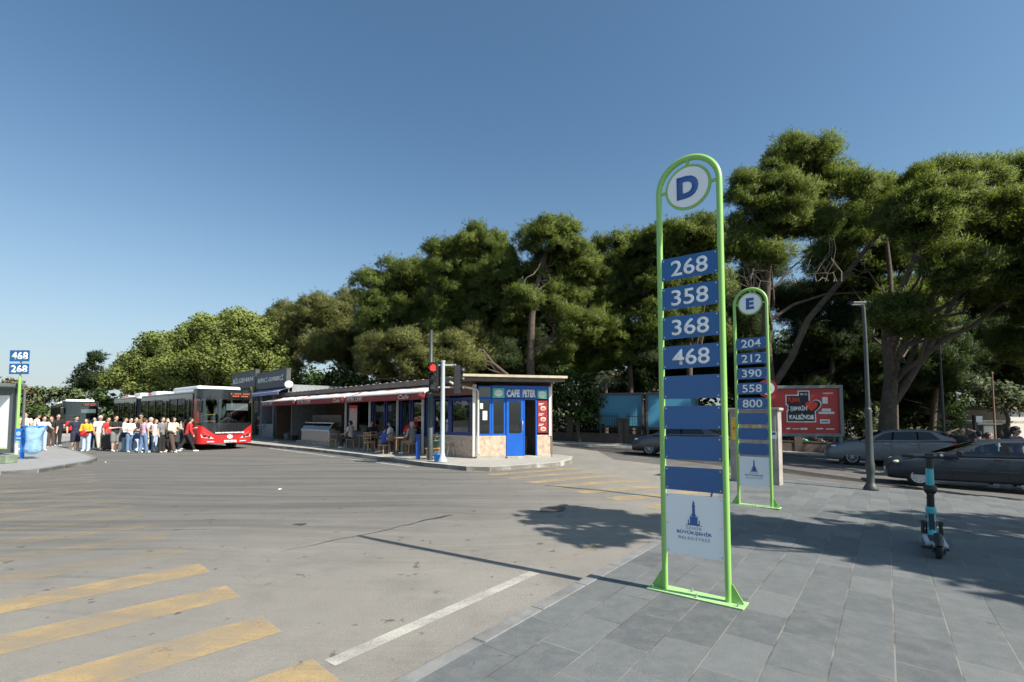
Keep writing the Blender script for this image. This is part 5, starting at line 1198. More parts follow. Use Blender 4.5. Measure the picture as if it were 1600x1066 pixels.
# sloping road: the cars lie on it
wprof = [(0.0, .24, .60, .76), (0.012, .22, .62, .79), (.05, .20, .68, .85), (.14, .19, .76, .91), (.35, .18, .84, .97), (.7, .18, .92, 1.0), (1.1, .18, .98, 1.0), (1.6, .18, 1.01, 1.0), (2.4, .18, 1.02, 1.0), (3.3, .18, 1.04, 1.0), (4.0, .19, 1.06, 1.0), (4.4, .22, 1.04, .97), (4.57, .28, .99, .90), (4.63, .36, .88, .80)]
wbelt = [(1.0, .97), (1.5, .995), (3.0, 1.02), (4.55, 1.07)]
wroof = [(1.26, .98), (2.08, 1.34), (2.5, 1.405), (3.1, 1.425), (3.7, 1.40), (4.15, 1.33), (4.54, 1.06)]
wwin = [(1.66, 2.34, 2.14, 2.40), (2.42, 3.22, 2.48, 3.22), (3.28, 3.98, 3.28, 3.70)]
wd = dict(seams=[(1.5, 1.45), (2.34, 2.34), (3.24, 3.30)], handles=[2.18, 3.10], hm=M_STEEL, head=(.26, .74), tail=(4.47, .93), nose=.0, seats=(2.35, 3.2), mm=M_CGREY)
loc, rz = place_car(1332, 727, .93, 1.80, R(-28))
build_car('estate_car', 'grey estate car with five-spoke wheels driving past behind the street lamp', 'car', loc, rz, 4.63, 1.80, M_CGREY, wprof, wbelt, wwin, wroof, .60, (.93, 3.63), .325, wd, 'cars on the right-hand road').scale = (1, 1, 1.09)
hprof = [(0.0, .25, .62, .78), (0.012, .23, .64, .81), (.05, .20, .70, .87), (.14, .19, .78, .93), (.32, .18, .85, .98), (.65, .18, .92, 1.0), (1.0, .18, .98, 1.0), (1.4, .18, 1.02, 1.0), (2.4, .18, 1.03, 1.0), (3.5, .18, 1.04, 1.0), (4.05, .20, 1.03, .98), (4.31, .26, .99, .90), (4.40, .36, .89, .80)]
hbelt = [(1.1, 1.0), (1.6, 1.01), (4.4, 1.04)]
hroof = [(1.22, 1.005), (2.05, 1.36), (2.5, 1.45), (3.1, 1.47), (3.7, 1.41), (4.0, 1.34), (4.36, 1.04)]
hwin = [(1.66, 2.58, 2.14, 2.58), (2.68, 3.48, 2.68, 3.44), (3.54, 3.93, 3.52, 3.76)]
hd_ = dict(seams=[(1.62, 1.5), (2.63, 2.63), (3.5, 3.55)], handles=[2.45, 3.34], hm=M_BLACK, head=(.24, .72), hl=.28, hmat=mat('yellowed_headlamp', (.58, .60, .42), .2, coat=.8), tail=(4.28, .98), nose=-.0, seats=(2.5, 3.4), cap=M_CAP, moulding=(2.5, 2.1), mm=M_BLACK)
loc, rz = place_car(1437, 760, .74, 1.68, R(-33))
HATCH = build_car('hatchback_car', 'dark hatchback with silver wheel covers and open window, cut by the right frame edge', 'car', loc, rz, 4.40, 1.68, M_CDARK, hprof, hbelt, hwin, hroof, .57, (.74, 3.55), .30, hd_, 'cars on the right-hand road', see=True, spokes=0); HATCH.scale = (1, 1, .93)
sd_ = dict(wd); sd_['mm'] = M_CSILV
loc, rz = place_car(1016, 712, .90, 1.76, R(-25))
build_car('parked_car', 'graphite car behind the letter D sign, its nose showing beside the green post', 'car', loc, rz, 4.4, 1.76, M_CSILV, hprof, [(0.8, .995), (4.3, 1.02)], [(1.35, 2.25, 1.85, 2.25), (2.35, 3.3, 2.35, 3.1)], [(1.0, 1.0), (1.85, 1.36), (2.2, 1.42), (2.8, 1.43), (3.3, 1.36), (4.0, 1.02)], .58, (.85, 3.45), .31, dict(sd_, tail=(4.22, .86), seams=[(1.35, 1.3), (2.3, 2.3), (3.3, 3.35)]), 'cars on the right-hand road', spokes=7)

# ------------------------------------------------------------------ hire scooter on the near pavement
M_TEAL = mat('teal_lacquer', (0.06, 0.42, 0.46), 0.35, var=0.06, coat=.3)
M_SLV = mat('pale_grey_deck', (0.50, 0.52, 0.54), 0.45, 0.1, var=0.1)
r0_, f0_ = gp(1467, 873), gp(1437, 812); dv = (f0_ - r0_).xy.normalized(); wb = 0.93
sc = thing('kick_scooter', 'teal and black electric kick scooter standing on the shaded pavement', 'scooter', r0_, math.atan2(dv.y, dv.x))      # local +x = forward, rear wheel at the origin
def swheel(x): 
    wo = wheel(sc, (x, 0, .12), .12, .06, spokes=0, out=-1, cap=M_DGREY); return wo
swheel(0.0); swheel(wb)
m = MB(); m.box((.47, 0, .125), (.62, .22, .05)); m.box((.12, 0, .15), (.22, .09, .05)); dk = m.build('deck', M_SLV, sc, bevel=.015)
m = MB(); m.box((.47, 0, .153), (.40, .12, .006)); m.build('grip_mat', M_BLACK, dk)
m = MB(); m.tube([(-.155, 0, .18), (-.12, 0, .245), (-.03, 0, .275), (.08, 0, .26), (.18, 0, .18)], [.035, .045, .048, .045, .04], 10); m.build('rear_mudguard', M_BLACK, sc)
m = MB(); m.box((-.135, 0, .235), (.02, .06, .04)); m.build('tail_light', M_TAIL, sc)
m = MB(); m.box((.02, .055, .11), (.22, .02, .05)); m.box((.02, -.055, .11), (.22, .02, .05)); m.cyl((0, -.10, .12), (0, .10, .12), .016); m.box((.08, .11, .11), (.05, .1, .03)); m.build('swing_arm', M_BLACK, sc, bevel=.006)
m = MB(); m.tube([(.70, 0, .13), (.80, 0, .24), (.865, 0, .42)], [.05, .045, .042], 12); m.build('neck', M_TEAL, sc)
m = MB(); m.box((.775, 0, .295), (.035, .062, .30), mtx=Matrix.Rotation(R(24), 4, 'Y')); m.build('printed_panel', M_BLACK, sc, bevel=.008)
m = MB()
for z, q in ((.20, .05), (.27, .05), (.34, .05)): m.box((.747 + (z - .2) * .43, 0, z), (.012, .036, q * .7), mtx=Matrix.Rotation(R(24), 4, 'Y'))
build_each(m, 'panel_mark', M_LETTER, sc)
T_ = lambda z: .865 - (z - .42) * .14
m = MB(); m.tube([(T_(.42) + .02, 0, .36), (T_(.47), 0, .47), (T_(.52), 0, .52)], [.048, .062, .05], 14); m.build('lower_collar', M_TEAL, sc)
m = MB(); m.tube([(T_(.52), 0, .52), (T_(.72), 0, .72)], .043, 12); m.build('stem_sleeve', M_BLACK, sc)
m = MB(); m.tube([(T_(.70), 0, .70), (T_(.735), 0, .735), (T_(.80), 0, .80), (T_(.82), 0, .82)], [.055, .075, .075, .055], 14); m.box((T_(.71) - .04, 0, .70), (.04, .05, .03)); m.build('lock_collar', M_BLACK, sc)
m = MB(); m.tube([(T_(.82), 0, .82), (T_(1.05), 0, 1.05)], [.047, .043], 14); m.build('stem', M_TEAL, sc)
m = MB(); m.tube([(T_(1.05), 0, 1.05), (T_(1.19), 0, 1.19)], [.046, .042], 14); m.build('stem_top', M_BLACK, sc)
hb = T_(1.19); m = MB(); m.tube([(hb - .06, -.30, 1.21), (hb - .01, -.13, 1.2), (hb, 0, 1.2), (hb - .01, .13, 1.2), (hb - .06, .30, 1.21)], [.018, .016, .02, .016, .018], 10); m.box((hb, 0, 1.225), (.10, .09, .05)); h_ = m.build('handlebar', M_BLACK, sc)
for s in (-1, 1):
    m = MB(); m.tube([(hb - .02, s * .17, 1.205), (hb - .06, s * .30, 1.21)], .022, 10); m.build('grip', M_RUBBER, h_)
    m = MB(); m.tube([(hb + .02, s * .15, 1.19), (hb + .04, s * .2, 1.17), (hb - .0, s * .29, 1.16)], .008, 6); m.build('brake_lever', M_BLACK, h_)
m = MB(); m.box((hb - .005, -.13, 1.235), (.035, .03, .03)); m.build('bell', M_LETTER, h_)
for s in (-1, 1):
    m = MB(); m.box((.97, s * .05, .19), (.05, .018, .22), mtx=Matrix.Rotation(R(-14), 4, 'Y')); m.build('fork_blade', M_BLACK, sc)
    m = MB(); m.box((.80, s * .095, .30), (.07, .05, .05)); m.box((.80, s * .095, .18), (.06, .045, .07)); m.tube([(.80, s * .09, .28), (.80, s * .10, .2)], .022, 8); m.build('cable_lock', M_BLACK, sc, bevel=.008)
m = MB(); m.tube([(.86, 0, .40), (.93, 0, .30), (.96, 0, .28)], [.045, .05, .055], 10); m.tube([(.99, 0, .26), (1.04, 0, .25), (1.07, 0, .2)], [.04, .04, .03], 8); m.build('front_mudguard', M_TEAL, sc)
m = MB(); m.tube([(T_(1.0) + .05, .03, 1.15), (T_(.9) + .07, .035, .9), (T_(.6) + .06, .03, .6), (.86, .05, .35)], .007, 6); m.build('cable', M_BLACK, sc)
# green hire scooters far away under the red billboard
def moped(u, v, label, col):
    p = gp(u, v, .08); k = thing('motor_scooter', label, 'motor scooter', p, fang)
    for x in (0, 1.2): wheel(k, (x, 0, .24), .24, .10, out=-1)
    m = MB(); m.tube([(0, 0, .5), (.35, 0, .62), (.55, 0, .5), (.75, 0, .32), (1.0, 0, .36), (1.12, 0, .9)], [.10, .17, .15, .10, .09, .08], 12); m.ell((-.1, 0, .85), (.24, .2, .22)); m.build('body', col, k)
    m = MB(); m.tube([(-.1, 0, .70), (.55, 0, .70)], [.13, .12], 10); m.build('seat', M_BLACK, k)
    m = MB(); m.tube([(1.05, -.3, 1.0), (1.1, 0, 1.02), (1.05, .3, 1.0)], .02, 8); m.tube([(1.1, 0, 1.0), (1.2, 0, .26)], .03, 8); m.build('handlebar', M_BLACK, k)
    return k
moped(1246, 702, 'motor scooter with a green box under the red billboard', mat('deep_green_plastic', (.02, .20, .10), .4))
moped(1272, 704, 'black motor scooter parked right of the green one', M_BLACK)
# ------------------------------------------------------------------ people
def remesh(mb, mats, name, vox, smooth=2):
    me = mb.mesh('tmp', mats[0]); o = bpy.data.objects.new('tmp', me); COL.objects.link(o)
    r = o.modifiers.new('r', 'REMESH'); r.mode = 'VOXEL'; r.voxel_size = vox; r.use_smooth_shade = True
    if smooth: s = o.modifiers.new('s', 'SMOOTH'); s.factor = .5; s.iterations = smooth
    bpy.context.view_layer.update(); out = eval_mesh(o); bpy.data.objects.remove(o); bpy.data.meshes.remove(me)
    out.materials.clear()
    for m in mats: out.materials.append(m)
    out.name = name; return out
def link_mesh(me, name, parent):
    o = bpy.data.objects.new(name, me); COL.objects.link(o); o.parent = parent; return o
SKINS = [mat('skin_a', (0.50, 0.31, 0.215), 0.55, var=0.06, scale=20), mat('skin_b', (0.40, 0.235, 0.155), 0.55, var=0.06, scale=20), mat('skin_c', (0.30, 0.165, 0.105), 0.55, var=0.06, scale=20)]
M_EYE = mat('eye_dark', (0.02, 0.015, 0.012), 0.3, var=0); M_LIP = mat('lip', (0.33, 0.12, 0.10), 0.5, var=0)
HAIRC = {'black': (0.012, 0.010, 0.010), 'brown': (0.05, 0.026, 0.014), 'grey': (0.36, 0.35, 0.34), 'auburn': (0.09, 0.035, 0.02), 'white': (0.6, 0.58, 0.55)}
def cloth(name, c): return mat('cloth_' + name, c, 0.85, var=0.12, scale=14, bump=0.25, bscale=30)
CL = dict(white=(.74, .73, .71), cream=(.62, .56, .44), black=(.014, .014, .016), navy=(.018, .022, .05), yellow=(.72, .40, .03), pinkwhite=(.70, .60, .58), lilac=(.50, .33, .42), grey=(.17, .175, .18), jeans=(.10, .17, .30), lightjeans=(.36, .46, .60), darkjeans=(.05, .08, .15), beige=(.52, .46, .37), brown=(.075, .05, .04), khaki=(.24, .19, .12), red=(.55, .03, .03), olive=(.20, .15, .08), plum=(.06, .04, .06), blue=(.02, .07, .35), darkgrey=(.07, .07, .075), shoewhite=(.75, .74, .72), tan=(.32, .22, .14), paleblue=(.48, .56, .68), charcoal=(.03, .035, .04))
def person(label, pos, yaw, H=1.70, skin=0, hair='black', hairlen='short', top='white', sleeve='short', bottom='jeans', legs='long', shoes='shoewhite', pose='stand', armL='down', armR='down', lean=0.0, stride=0.0, headturn=0.0, build=1.0, fem=False, group=None, extra=None, seat_h=0.45, open_hem=0.0):
    """faces local -y; local x to the person's left is +x"""
    P = thing('person', label, 'person', pos, yaw, group); J = {}
    V = Vector; b = build; fy = V((0, -1, 0))
    ln = R(lean); up = V((0, -math.sin(ln), math.cos(ln)))
    if pose == 'sit': hip = V((0, 0, seat_h / H + .055))
    else: hip = V((0, 0, .515 - .35 * (1 - math.cos(R(stride) * .5))))
    chest = hip + up * .205; neck = hip + up * .305; head = neck + V((0, -.012, 0)) + up.lerp(V((0, 0, 1)), .5).normalized() * .095
    sh_w = (.100 if fem else .112) * (1 + (b - 1) * .6); hw = .052 * (1 + (b - 1) * .7)
    body = MB(); shirt = MB(); trou = MB(); shoe = MB()
    def cap(m, p, q, r0, r1, n=9): m.closed_tube(p, q, r0, r1, n)
    # torso
    tr = [(hip - up * .01, .078, .060), (hip + up * .06, .076 if not fem else .070, .058), (hip + up * .12, .074 if not fem else .066, .056), (hip + up * .20, .088, .064), (hip + up * .265, .092, .058), (hip + up * .295, .06, .045)]
    def torso(m, g):
        for (c, rx, ry), (c2, rx2, ry2) in zip(tr, tr[1:]):
            for t in (0, .5): cc = c.lerp(c2, t); m.ell(cc, ((rx + (rx2 - rx) * t) * b + g, (ry + (ry2 - ry) * t) * b + g, .04), 12, 7)
    torso(body, 0); cap(body, neck - up * .03, neck + up * .05, .034, .031)
    # head with brow, nose, jaw and ears
    HM = Matrix.Rotation(R(headturn), 4, 'Z')
    hp = lambda x, y, z: head + (HM @ V((x, y, z)))
    body.ell(head + V((0, 0, .012)), (.0445, .0555, .0565), 14, 10, mtx=HM); body.ell(hp(0, -.012, -.032), (.034, .040, .036), 12, 8, mtx=HM)
    body.ell(hp(0, -.060, -.010), (.0085, .012, .016), 8, 6, mtx=HM); body.ell(hp(0, -.05, .012), (.030, .012, .008), 10, 6, mtx=HM)
    for s in (-1, 1): body.ell(hp(s * .0455, .004, -.006), (.007, .012, .018), 8, 6, mtx=HM)
    # legs
    leg_l = .245
    for s, k in ((-1, 1), (1, -1)):
        h = hip + V((s * hw, 0, -.02))
        if pose == 'sit':
            kn = h + V((s * .02, -.235, .0)); an = kn + V((0, .01 + .03 * k, -(kn.z - .045)))
        else:
            a = R(stride) * .5 * k; kn = h + V((s * .004, -math.sin(a) * leg_l, -math.cos(a) * leg_l)); a2 = a - (R(stride) * .35 if k < 0 else 0); an = kn + V((0, -math.sin(a2) * .225, -math.cos(a2) * .225))
            if k < 0 and stride > 25: pass
            else: an.z = .042
            if stride < 5: an.z = .042
        toe = an + V((s * .012, -.085, -.026)); cap(body, h, kn, .052 * b, .036 * b); cap(body, kn, an, .037 * b, .022); 
        if legs == 'long':
            fl = .034 if not open_hem else .034 + open_hem
            cap(trou, h, kn, .060 * b, .045 * b); cap(trou, kn, an + V((0, 0, .006)), .044 * b, fl)
        elif legs == 'short':
            cap(trou, h, kn + (kn - h) * -.12, .062 * b, .054 * b)
        cap(shoe, an + V((0, .018, -.018)), toe, .024, .022); cap(shoe, an + V((0, .012, .0)), an + V((0, -.03, -.02)), .026, .024)
    for t in (0, .33, .66, 1): trou.ell(hip + up * (-.02 + .06 * t), (.084 * b, .066 * b, .035), 12, 7)
    # arms and hands
    for s, a in ((1, armL), (-1, armR)):
        sh = hip + up * .278 + V((s * sh_w, 0, 0)); f = {'down': ((s * .13, .02, -1), (s * .04, -.22, -1)), 'relaxed': ((s * .2, .1, -1), (s * .1, -.45, -1)), 'phone': ((s * .12, -.18, -1), (-s * .45, -.85, .35)), 'hold': ((s * .22, -.05, -1), (-s * .35, -1, -.1)), 'cross': ((s * .35, -.15, -1), (-s * 1.0, -.55, .12)), 'hip': ((s * .75, .2, -.8), (-s * .75, -.35, -.6)), 'face': ((s * .35, -.55, -.75), (-s * .45, -.35, 1)), 'raised': ((s * .85, -.2, .55), (-s * .95, -.05, .42)), 'fwd': ((s * .1, -.7, -.7), (0, -1, -.25)), 'lap': ((s * .2, -.3, -1), (-s * .3, -1, -.25)), 'reach': ((s * .3, -.5, -.3), (s * .1, -1, .2)), 'bag': ((s * .35, .35, -.8), (s * .2, -.5, -.9)), 'wheel': ((s * .1, -.75, -.6), (-s * .05, -1, .35))}[a]
        d1, d2 = V(f[0]).normalized(), V(f[1]).normalized(); el = sh + d1 * .165; wr = el + d2 * .140
        cap(body, sh, el, .031 * b, .025 * b); cap(body, el, wr, .025 * b, .017)
        hd_ = (d2 + V((0, 0, -.15 if a in ('down', 'relaxed') else 0))).normalized(); side = hd_.cross(V((s, 0, 0)) if abs(hd_.x) < .8 else V((0, 0, 1))).normalized(); nrm = hd_.cross(side).normalized()
        palm = wr + hd_ * .028; body.ell(palm, (.020, .020, .022), 10, 7); cap(body, wr, palm, .017, .018)
        for i, (o, l) in enumerate(((-.016, .036), (-.0055, .042), (.0055, .039), (.016, .030))):
            p0 = palm + side * o + hd_ * .012; p1 = p0 + hd_ * l * .55; p2 = p1 + (hd_ * .75 + nrm * -.6 * s).normalized() * l * .5; cap(body, p0, p1, .0062, .006, 6); cap(body, p1, p2, .006, .0052, 6)
        th0 = wr + hd_ * .012 - side * .012; cap(body, th0, th0 + (-side * .7 + hd_ * .7).normalized() * .034, .0075, .006, 6)
        if sleeve == 'short': cap(shirt, sh, sh.lerp(el, .62), .040 * b, .037 * b)
        elif sleeve == 'long': cap(shirt, sh, el, .040 * b, .035 * b); cap(shirt, el, wr, .034 * b, .027)
        else: cap(shirt, sh, sh.lerp(el, .1), .036 * b, .030)
    torso(shirt, .009 if fem else .013)
    if sleeve != 'none' and not fem: shirt.ell(hip + up * .0, (.088 * b, .070 * b, .045), 12, 7)
    for m_ in (body, shirt, trou, shoe):
        m_.v = [(x * H, y * H, z * H) for x, y, z in m_.v]
    sk = SKINS[skin]; me = remesh(body, [sk, M_EYE, M_LIP], 'body', .0125, 1)
    nP = len(me.polygons); ce = np.empty(nP * 3); me.polygons.foreach_get('center', ce); ce = ce.reshape(-1, 3); mi = np.zeros(nP, int)
    for s in (-1, 1): e = np.array(hp(s * .0185, -.052, .002)) * H; mi[((ce - e) ** 2 / np.array([.0135, .02, .0085]) ** 2).sum(1) < 1] = 1
    e = np.array(hp(0, -.052, -.036)) * H; mi[((ce - e) ** 2 / np.array([.020, .03, .007]) ** 2).sum(1) < 1] = 2
    me.polygons.foreach_set('material_index', mi); link_mesh(me, 'body', P)
    link_mesh(remesh(shirt, [cloth(top, CL[top])], 'top', .016), 'shirt', P)
    if legs != 'none': link_mesh(remesh(trou, [cloth(bottom, CL[bottom])], 'trousers', .016), 'trousers' if legs == 'long' else 'shorts', P)
    link_mesh(remesh(shoe, [cloth(shoes, CL[shoes])], 'shoes', .012, 1), 'shoes', P)
    hr = MB(); hc = hair if hair in HAIRC else None
    hr.ell(hp(0, .012, .026), (.052, .056, .052), 14, 9, mtx=HM); hr.ell(hp(0, .022, .0), (.051, .048, .055), 14, 9, mtx=HM)
    if hairlen == 'long':
        for s in (-1, 1): hr.closed_tube(hp(s * .036, .012, .01), hp(s * .040, .022, -.105), .021, .019, 8)
        hr.closed_tube(hp(0, .04, .01), hp(0, .048, -.12), .040, .036, 9)
    if hairlen == 'scarf':
        hr.ell(hp(0, .004, .012), (.058, .062, .068), 14, 9, mtx=HM); hr.closed_tube(hp(0, .01, -.04), hp(0, .015, -.10), .050, .066, 10)
    if hairlen == 'bun': hr.ell(hp(0, .068, .03), (.026, .024, .026), 10, 7)
    if hairlen == 'full': hr.ell(hp(0, .004, .045), (.060, .062, .042), 14, 9, mtx=HM)
    hr.v = [(x * H, y * H, z * H) for x, y, z in hr.v]
    if hairlen != 'bald':
        m = mat('hair_' + hair, HAIRC.get(hair, (.02, .02, .02)), 0.6, var=0.3, scale=30, bump=.4, bscale=60); hm = remesh(hr, [m], 'hair', .013, 2)
        # clear the face: hair stays behind the forehead line
        bm = bmesh.new(); bm.from_mesh(hm); fc = np.array(head) * H; inv = HM.inverted()
        dl = [f for f in bm.faces if (lambda q: q.y < -.030 * H and q.z < .036 * H)(inv @ (f.calc_center_median() - Vector(fc)))]
        bmesh.ops.delete(bm, geom=dl, context='FACES'); bm.to_mesh(hm); bm.free()
        link_mesh(hm, 'headscarf' if hairlen == 'scarf' else 'hair', P)
    if extra:
        for kind, colr in extra:
            m = MB()
            if kind == 'sunglasses':
                for s in (-1, 1): m.ell(hp(s * .019, -.058, .003) * H, (.024, .008, .016))
                m.build('sunglasses', M_BLACK, P)
            if kind == 'cap': m.ell(hp(0, .004, .042) * H, (.098, .108, .07)); m.ell(hp(0, -.075, .035) * H, (.07, .075, .012)); m.build('cap', cloth(colr, CL[colr]), P)
            if kind == 'mask': m.ell(hp(0, -.042, -.030) * H, (.058, .045, .048)); m.build('face_mask', cloth(colr, CL[colr]), P)
            if kind == 'strap': m.tube([(-.09 * H, -.07 * H, .80 * H), (0, -.085 * H, .68 * H), (.10 * H, -.03 * H, .52 * H)], .014, 6); m.build('bag_strap', cloth(colr, CL[colr]), P)
    P['_h'] = H
    del P['_h']; return P
def bag(label, loc, col, size, nm='shoulder_bag', cat='bag', rz=0.0, strap=True):
    o = thing(nm, label, cat, loc, rz); m = MB(); x, y, z = size; n = 16; vs = []
    for i, (k, h) in enumerate(((.75, 0), (1, .12), (1, .6), (.85, .95), (.6, 1))):
        for j in range(n): a = 2 * math.pi * j / n; c, s_ = math.cos(a), math.sin(a); vs.append((x / 2 * k * math.copysign(abs(c) ** .6, c), y / 2 * k * math.copysign(abs(s_) ** .6, s_), z * h))
    m.add(vs, [(i * n + j, i * n + (j + 1) % n, (i + 1) * n + (j + 1) % n, (i + 1) * n + j) for i in range(4) for j in range(n)] + [tuple(range(n - 1, -1, -1)), tuple(range(4 * n, 5 * n))], 0, True)
    m.build('pouch', cloth(col, CL[col]), o)
    if strap: q = MB(); q.tube([(-x * .35, 0, z * .95), (-x * .2, 0, z * 1.5), (x * .2, 0, z * 1.5), (x * .35, 0, z * .95)], .012, 6); q.build('handle', cloth(col, CL[col]), o)
    return o
def foot(u, v, dz=RD): return gp(u, v, dz)
QG = 'people waiting for the bus'
yw = lambda deg: R(deg)      # 0 faces the camera, 90 faces right in the picture, 180 away
def crowd(u, v, deg, label, dz=RD, **k):
    p = foot(u, v + ((int(u) * 37) % 5 - 2) * .45, dz); return person(label, p, yw(deg), group=k.pop('group', QG), **k)
crowd(38, 703, 10, 'man in a cream T-shirt standing behind the green stop pole', dz=.06, H=1.80, top='cream', bottom='lightjeans', hair='black')
crowd(53, 702, 150, 'dark haired person in a white shirt turned away, left of the bin sack', dz=.06, H=1.74, top='white', bottom='darkjeans', hair='black', hairlen='full', lean=6, armL='hold')
crowd(65, 705, 60, 'person in a pale grey T-shirt bending over the blue sack', dz=.06, H=1.62, top='paleblue', bottom='lightjeans', hair='black', lean=14, armL='fwd', armR='fwd', fem=True)
crowd(79, 699, 15, 'person in black T-shirt and black trousers on the pavement edge', H=1.66, top='black', bottom='brown', hair='auburn', shoes='cream', build=1.08, armL='relaxed', armR='relaxed', dz=.0)
crowd(89, 697, 60, 'man in black behind the black-clad person at the pavement edge', H=1.78, top='black', bottom='black', hair='brown', armL='hold', dz=.0)
crowd(117, 703.5, 70, 'man in navy T-shirt and navy shorts with full black hair', H=1.74, top='navy', bottom='navy', legs='short', hair='black', hairlen='full', armR='bag', armL='down', build=1.08, shoes='cream')
crowd(134, 704.5, 15, 'woman in a yellow top and wide light jeans', H=1.60, top='yellow', bottom='lightjeans', hair='brown', hairlen='long', sleeve='long', fem=True, armL='hold', armR='hold', open_hem=.016, lean=4, build=1.1)
crowd(146, 702, 30, 'dark haired woman mostly hidden behind the woman in yellow', H=1.66, top='darkgrey', bottom='darkjeans', hair='black', hairlen='long', fem=True)
crowd(155, 704, 65, 'older man in a loose white shirt and beige trousers, mid-step', H=1.76, top='white', bottom='beige', hair='white', hairlen='short', shoes='beige', stride=24, skin=1, build=1.1, armL='down', armR='relaxed', sleeve='short')
crowd(167, 702, 80, 'person in a wine red top behind the black suitcase', H=1.66, top='red', bottom='darkjeans', hair='brown')
crowd(179, 705, 75, 'man in black T-shirt and grey shorts with folded forearms', H=1.74, top='black', bottom='grey', legs='short', hair='brown', armL='cross', armR='cross', build=1.12, shoes='shoewhite')
crowd(193, 705, 120, 'person in a white long-sleeved top and pale jeans beside the man in grey shorts', H=1.66, top='white', bottom='lightjeans', hair='black', sleeve='long', fem=True, armL='hold', open_hem=.01)
crowd(202, 705.5, 75, 'girl in a white top and blue jeans with a navy bag', H=1.64, top='white', bottom='jeans', hair='black', hairlen='bun', fem=True, armL='phone', armR='hold', open_hem=.012)
crowd(210, 706.5, 80, 'girl in a black top and very pale wide jeans', H=1.66, top='black', bottom='paleblue', hair='black', hairlen='long', fem=True, armL='hold', armR='hold', open_hem=.02)
crowd(219, 702, 15, 'tall man in an olive T-shirt and sunglasses behind the girls', H=1.86, top='olive', bottom='darkjeans', hair='black', hairlen='full', skin=1, extra=[('sunglasses', None)])
crowd(224, 707, 165, 'girl in a lilac T-shirt and blue jeans seen from behind', H=1.64, top='lilac', bottom='jeans', hair='brown', hairlen='bun', fem=True, armL='down', armR='hold', open_hem=.014, stride=12)
crowd(234, 704.5, 100, 'grey haired person in a white shirt in the middle of the queue', H=1.66, top='white', bottom='darkjeans', hair='grey', fem=True)
crowd(241, 705.5, 95, 'girl in a sleeveless white top and faded jeans', H=1.58, top='white', bottom='lightjeans', hair='auburn', hairlen='long', sleeve='none', fem=True, open_hem=.012)
crowd(252, 706.5, 80, 'woman in a grey T-shirt and wide black trousers', H=1.68, top='grey', bottom='black', hair='black', hairlen='long', fem=True, open_hem=.02, shoes='cream', armR='down')
crowd(259, 704.5, 85, 'person in dark clothes and a white face mask in the queue', H=1.64, top='charcoal', bottom='black', hair='black', extra=[('mask', 'white')])
crowd(269, 706.5, 85, 'woman in a loose cream shirt and brown trousers with a dark headscarf', H=1.70, top='cream', sleeve='long', bottom='brown', hair='black', hairlen='scarf', fem=True, armL='face', armR='hold', stride=26, open_hem=.014, build=1.2)
crowd(283, 703, 120, 'person in a plum top beside the front wheel of the red bus', H=1.62, top='plum', bottom='charcoal', hair='black', lean=8, armL='fwd')
fb = foot(296, 705.5)
crowd(292, 705, 140, 'boy in a red and black jacket stepping up into the red bus', H=1.70, top='red', sleeve='long', bottom='black', hair='black', lean=10, stride=42, armL='phone', armR='relaxed', shoes='shoewhite')
# things carried or standing among them
def near(u, v, dz, fwd): q = gp(u, v, RD); return (q.x, q.y - fwd, q.z + dz)
bag('red handbag held by the woman in yellow', near(138, 704.5, .72, .28), 'red', (.42, .2, .30))
bag('dull red shopping bag under the arm of the man in navy', near(104, 703, .95, -.1), 'red', (.34, .2, .5), strap=False)
bag('navy shoulder bag on the hip of the girl in white', near(198, 705, .66, .15), 'navy', (.40, .2, .26))
bag('navy waist bag of the girl in lilac', near(217, 706, .62, .1), 'darkjeans', (.34, .2, .26))
bag('black shoulder bag beside the woman in cream', near(261, 706, .62, .1), 'charcoal', (.34, .2, .3))
bag('pale carrier bag hanging in the queue', near(232, 706, .30, .12), 'cream', (.16, .12, .45))
s_ = foot(168, 704.5); sc_ = thing('suitcase', 'black trolley suitcase standing left of the man in grey shorts', 'suitcase', s_, R(20))
m = MB(); m.box((0, 0, .44), (.46, .28, .72)); m.build('shell', M_BLACK, sc_, bevel=.05)
m = MB(); m.tube([(-.12, .1, .8), (-.12, .1, 1.05), (.12, .1, 1.05), (.12, .1, .8)], .014, 6); m.build('handle', M_DGREY, sc_)
for x in (-.18, .18):
    for y in (-.1, .1): m = MB(); m.ell((x, y, .045), (.03, .03, .045)); m.build('castor', M_BLACK, sc_)
# bus driver, hatchback driver
Tm = Matrix.Translation((bc.x, bc.y, RD)) @ Matrix.Rotation(bang, 4, 'Z')
q = Tm @ Vector((.52, 1.52, .42)); person('bus driver in a white shirt behind the windscreen of the red bus', q, bang, H=1.72, top='white', bottom='charcoal', pose='sit', seat_h=.58, armL='wheel', armR='wheel', hair='black', skin=1)
q = HATCH.matrix_world if False else Matrix.Translation(HATCH.location) @ Matrix.Rotation(HATCH.rotation_euler.z, 4, 'Z')
qq = q @ Vector((2.36, -.34, .22)); person('driver in a dark red cap at the open window of the dark hatchback', qq, HATCH.rotation_euler.z - R(90), H=1.68, top='pinkwhite', bottom='charcoal', pose='sit', seat_h=.15, armL='wheel', armR='wheel', hair='black', skin=2, extra=[('cap', 'plum')])
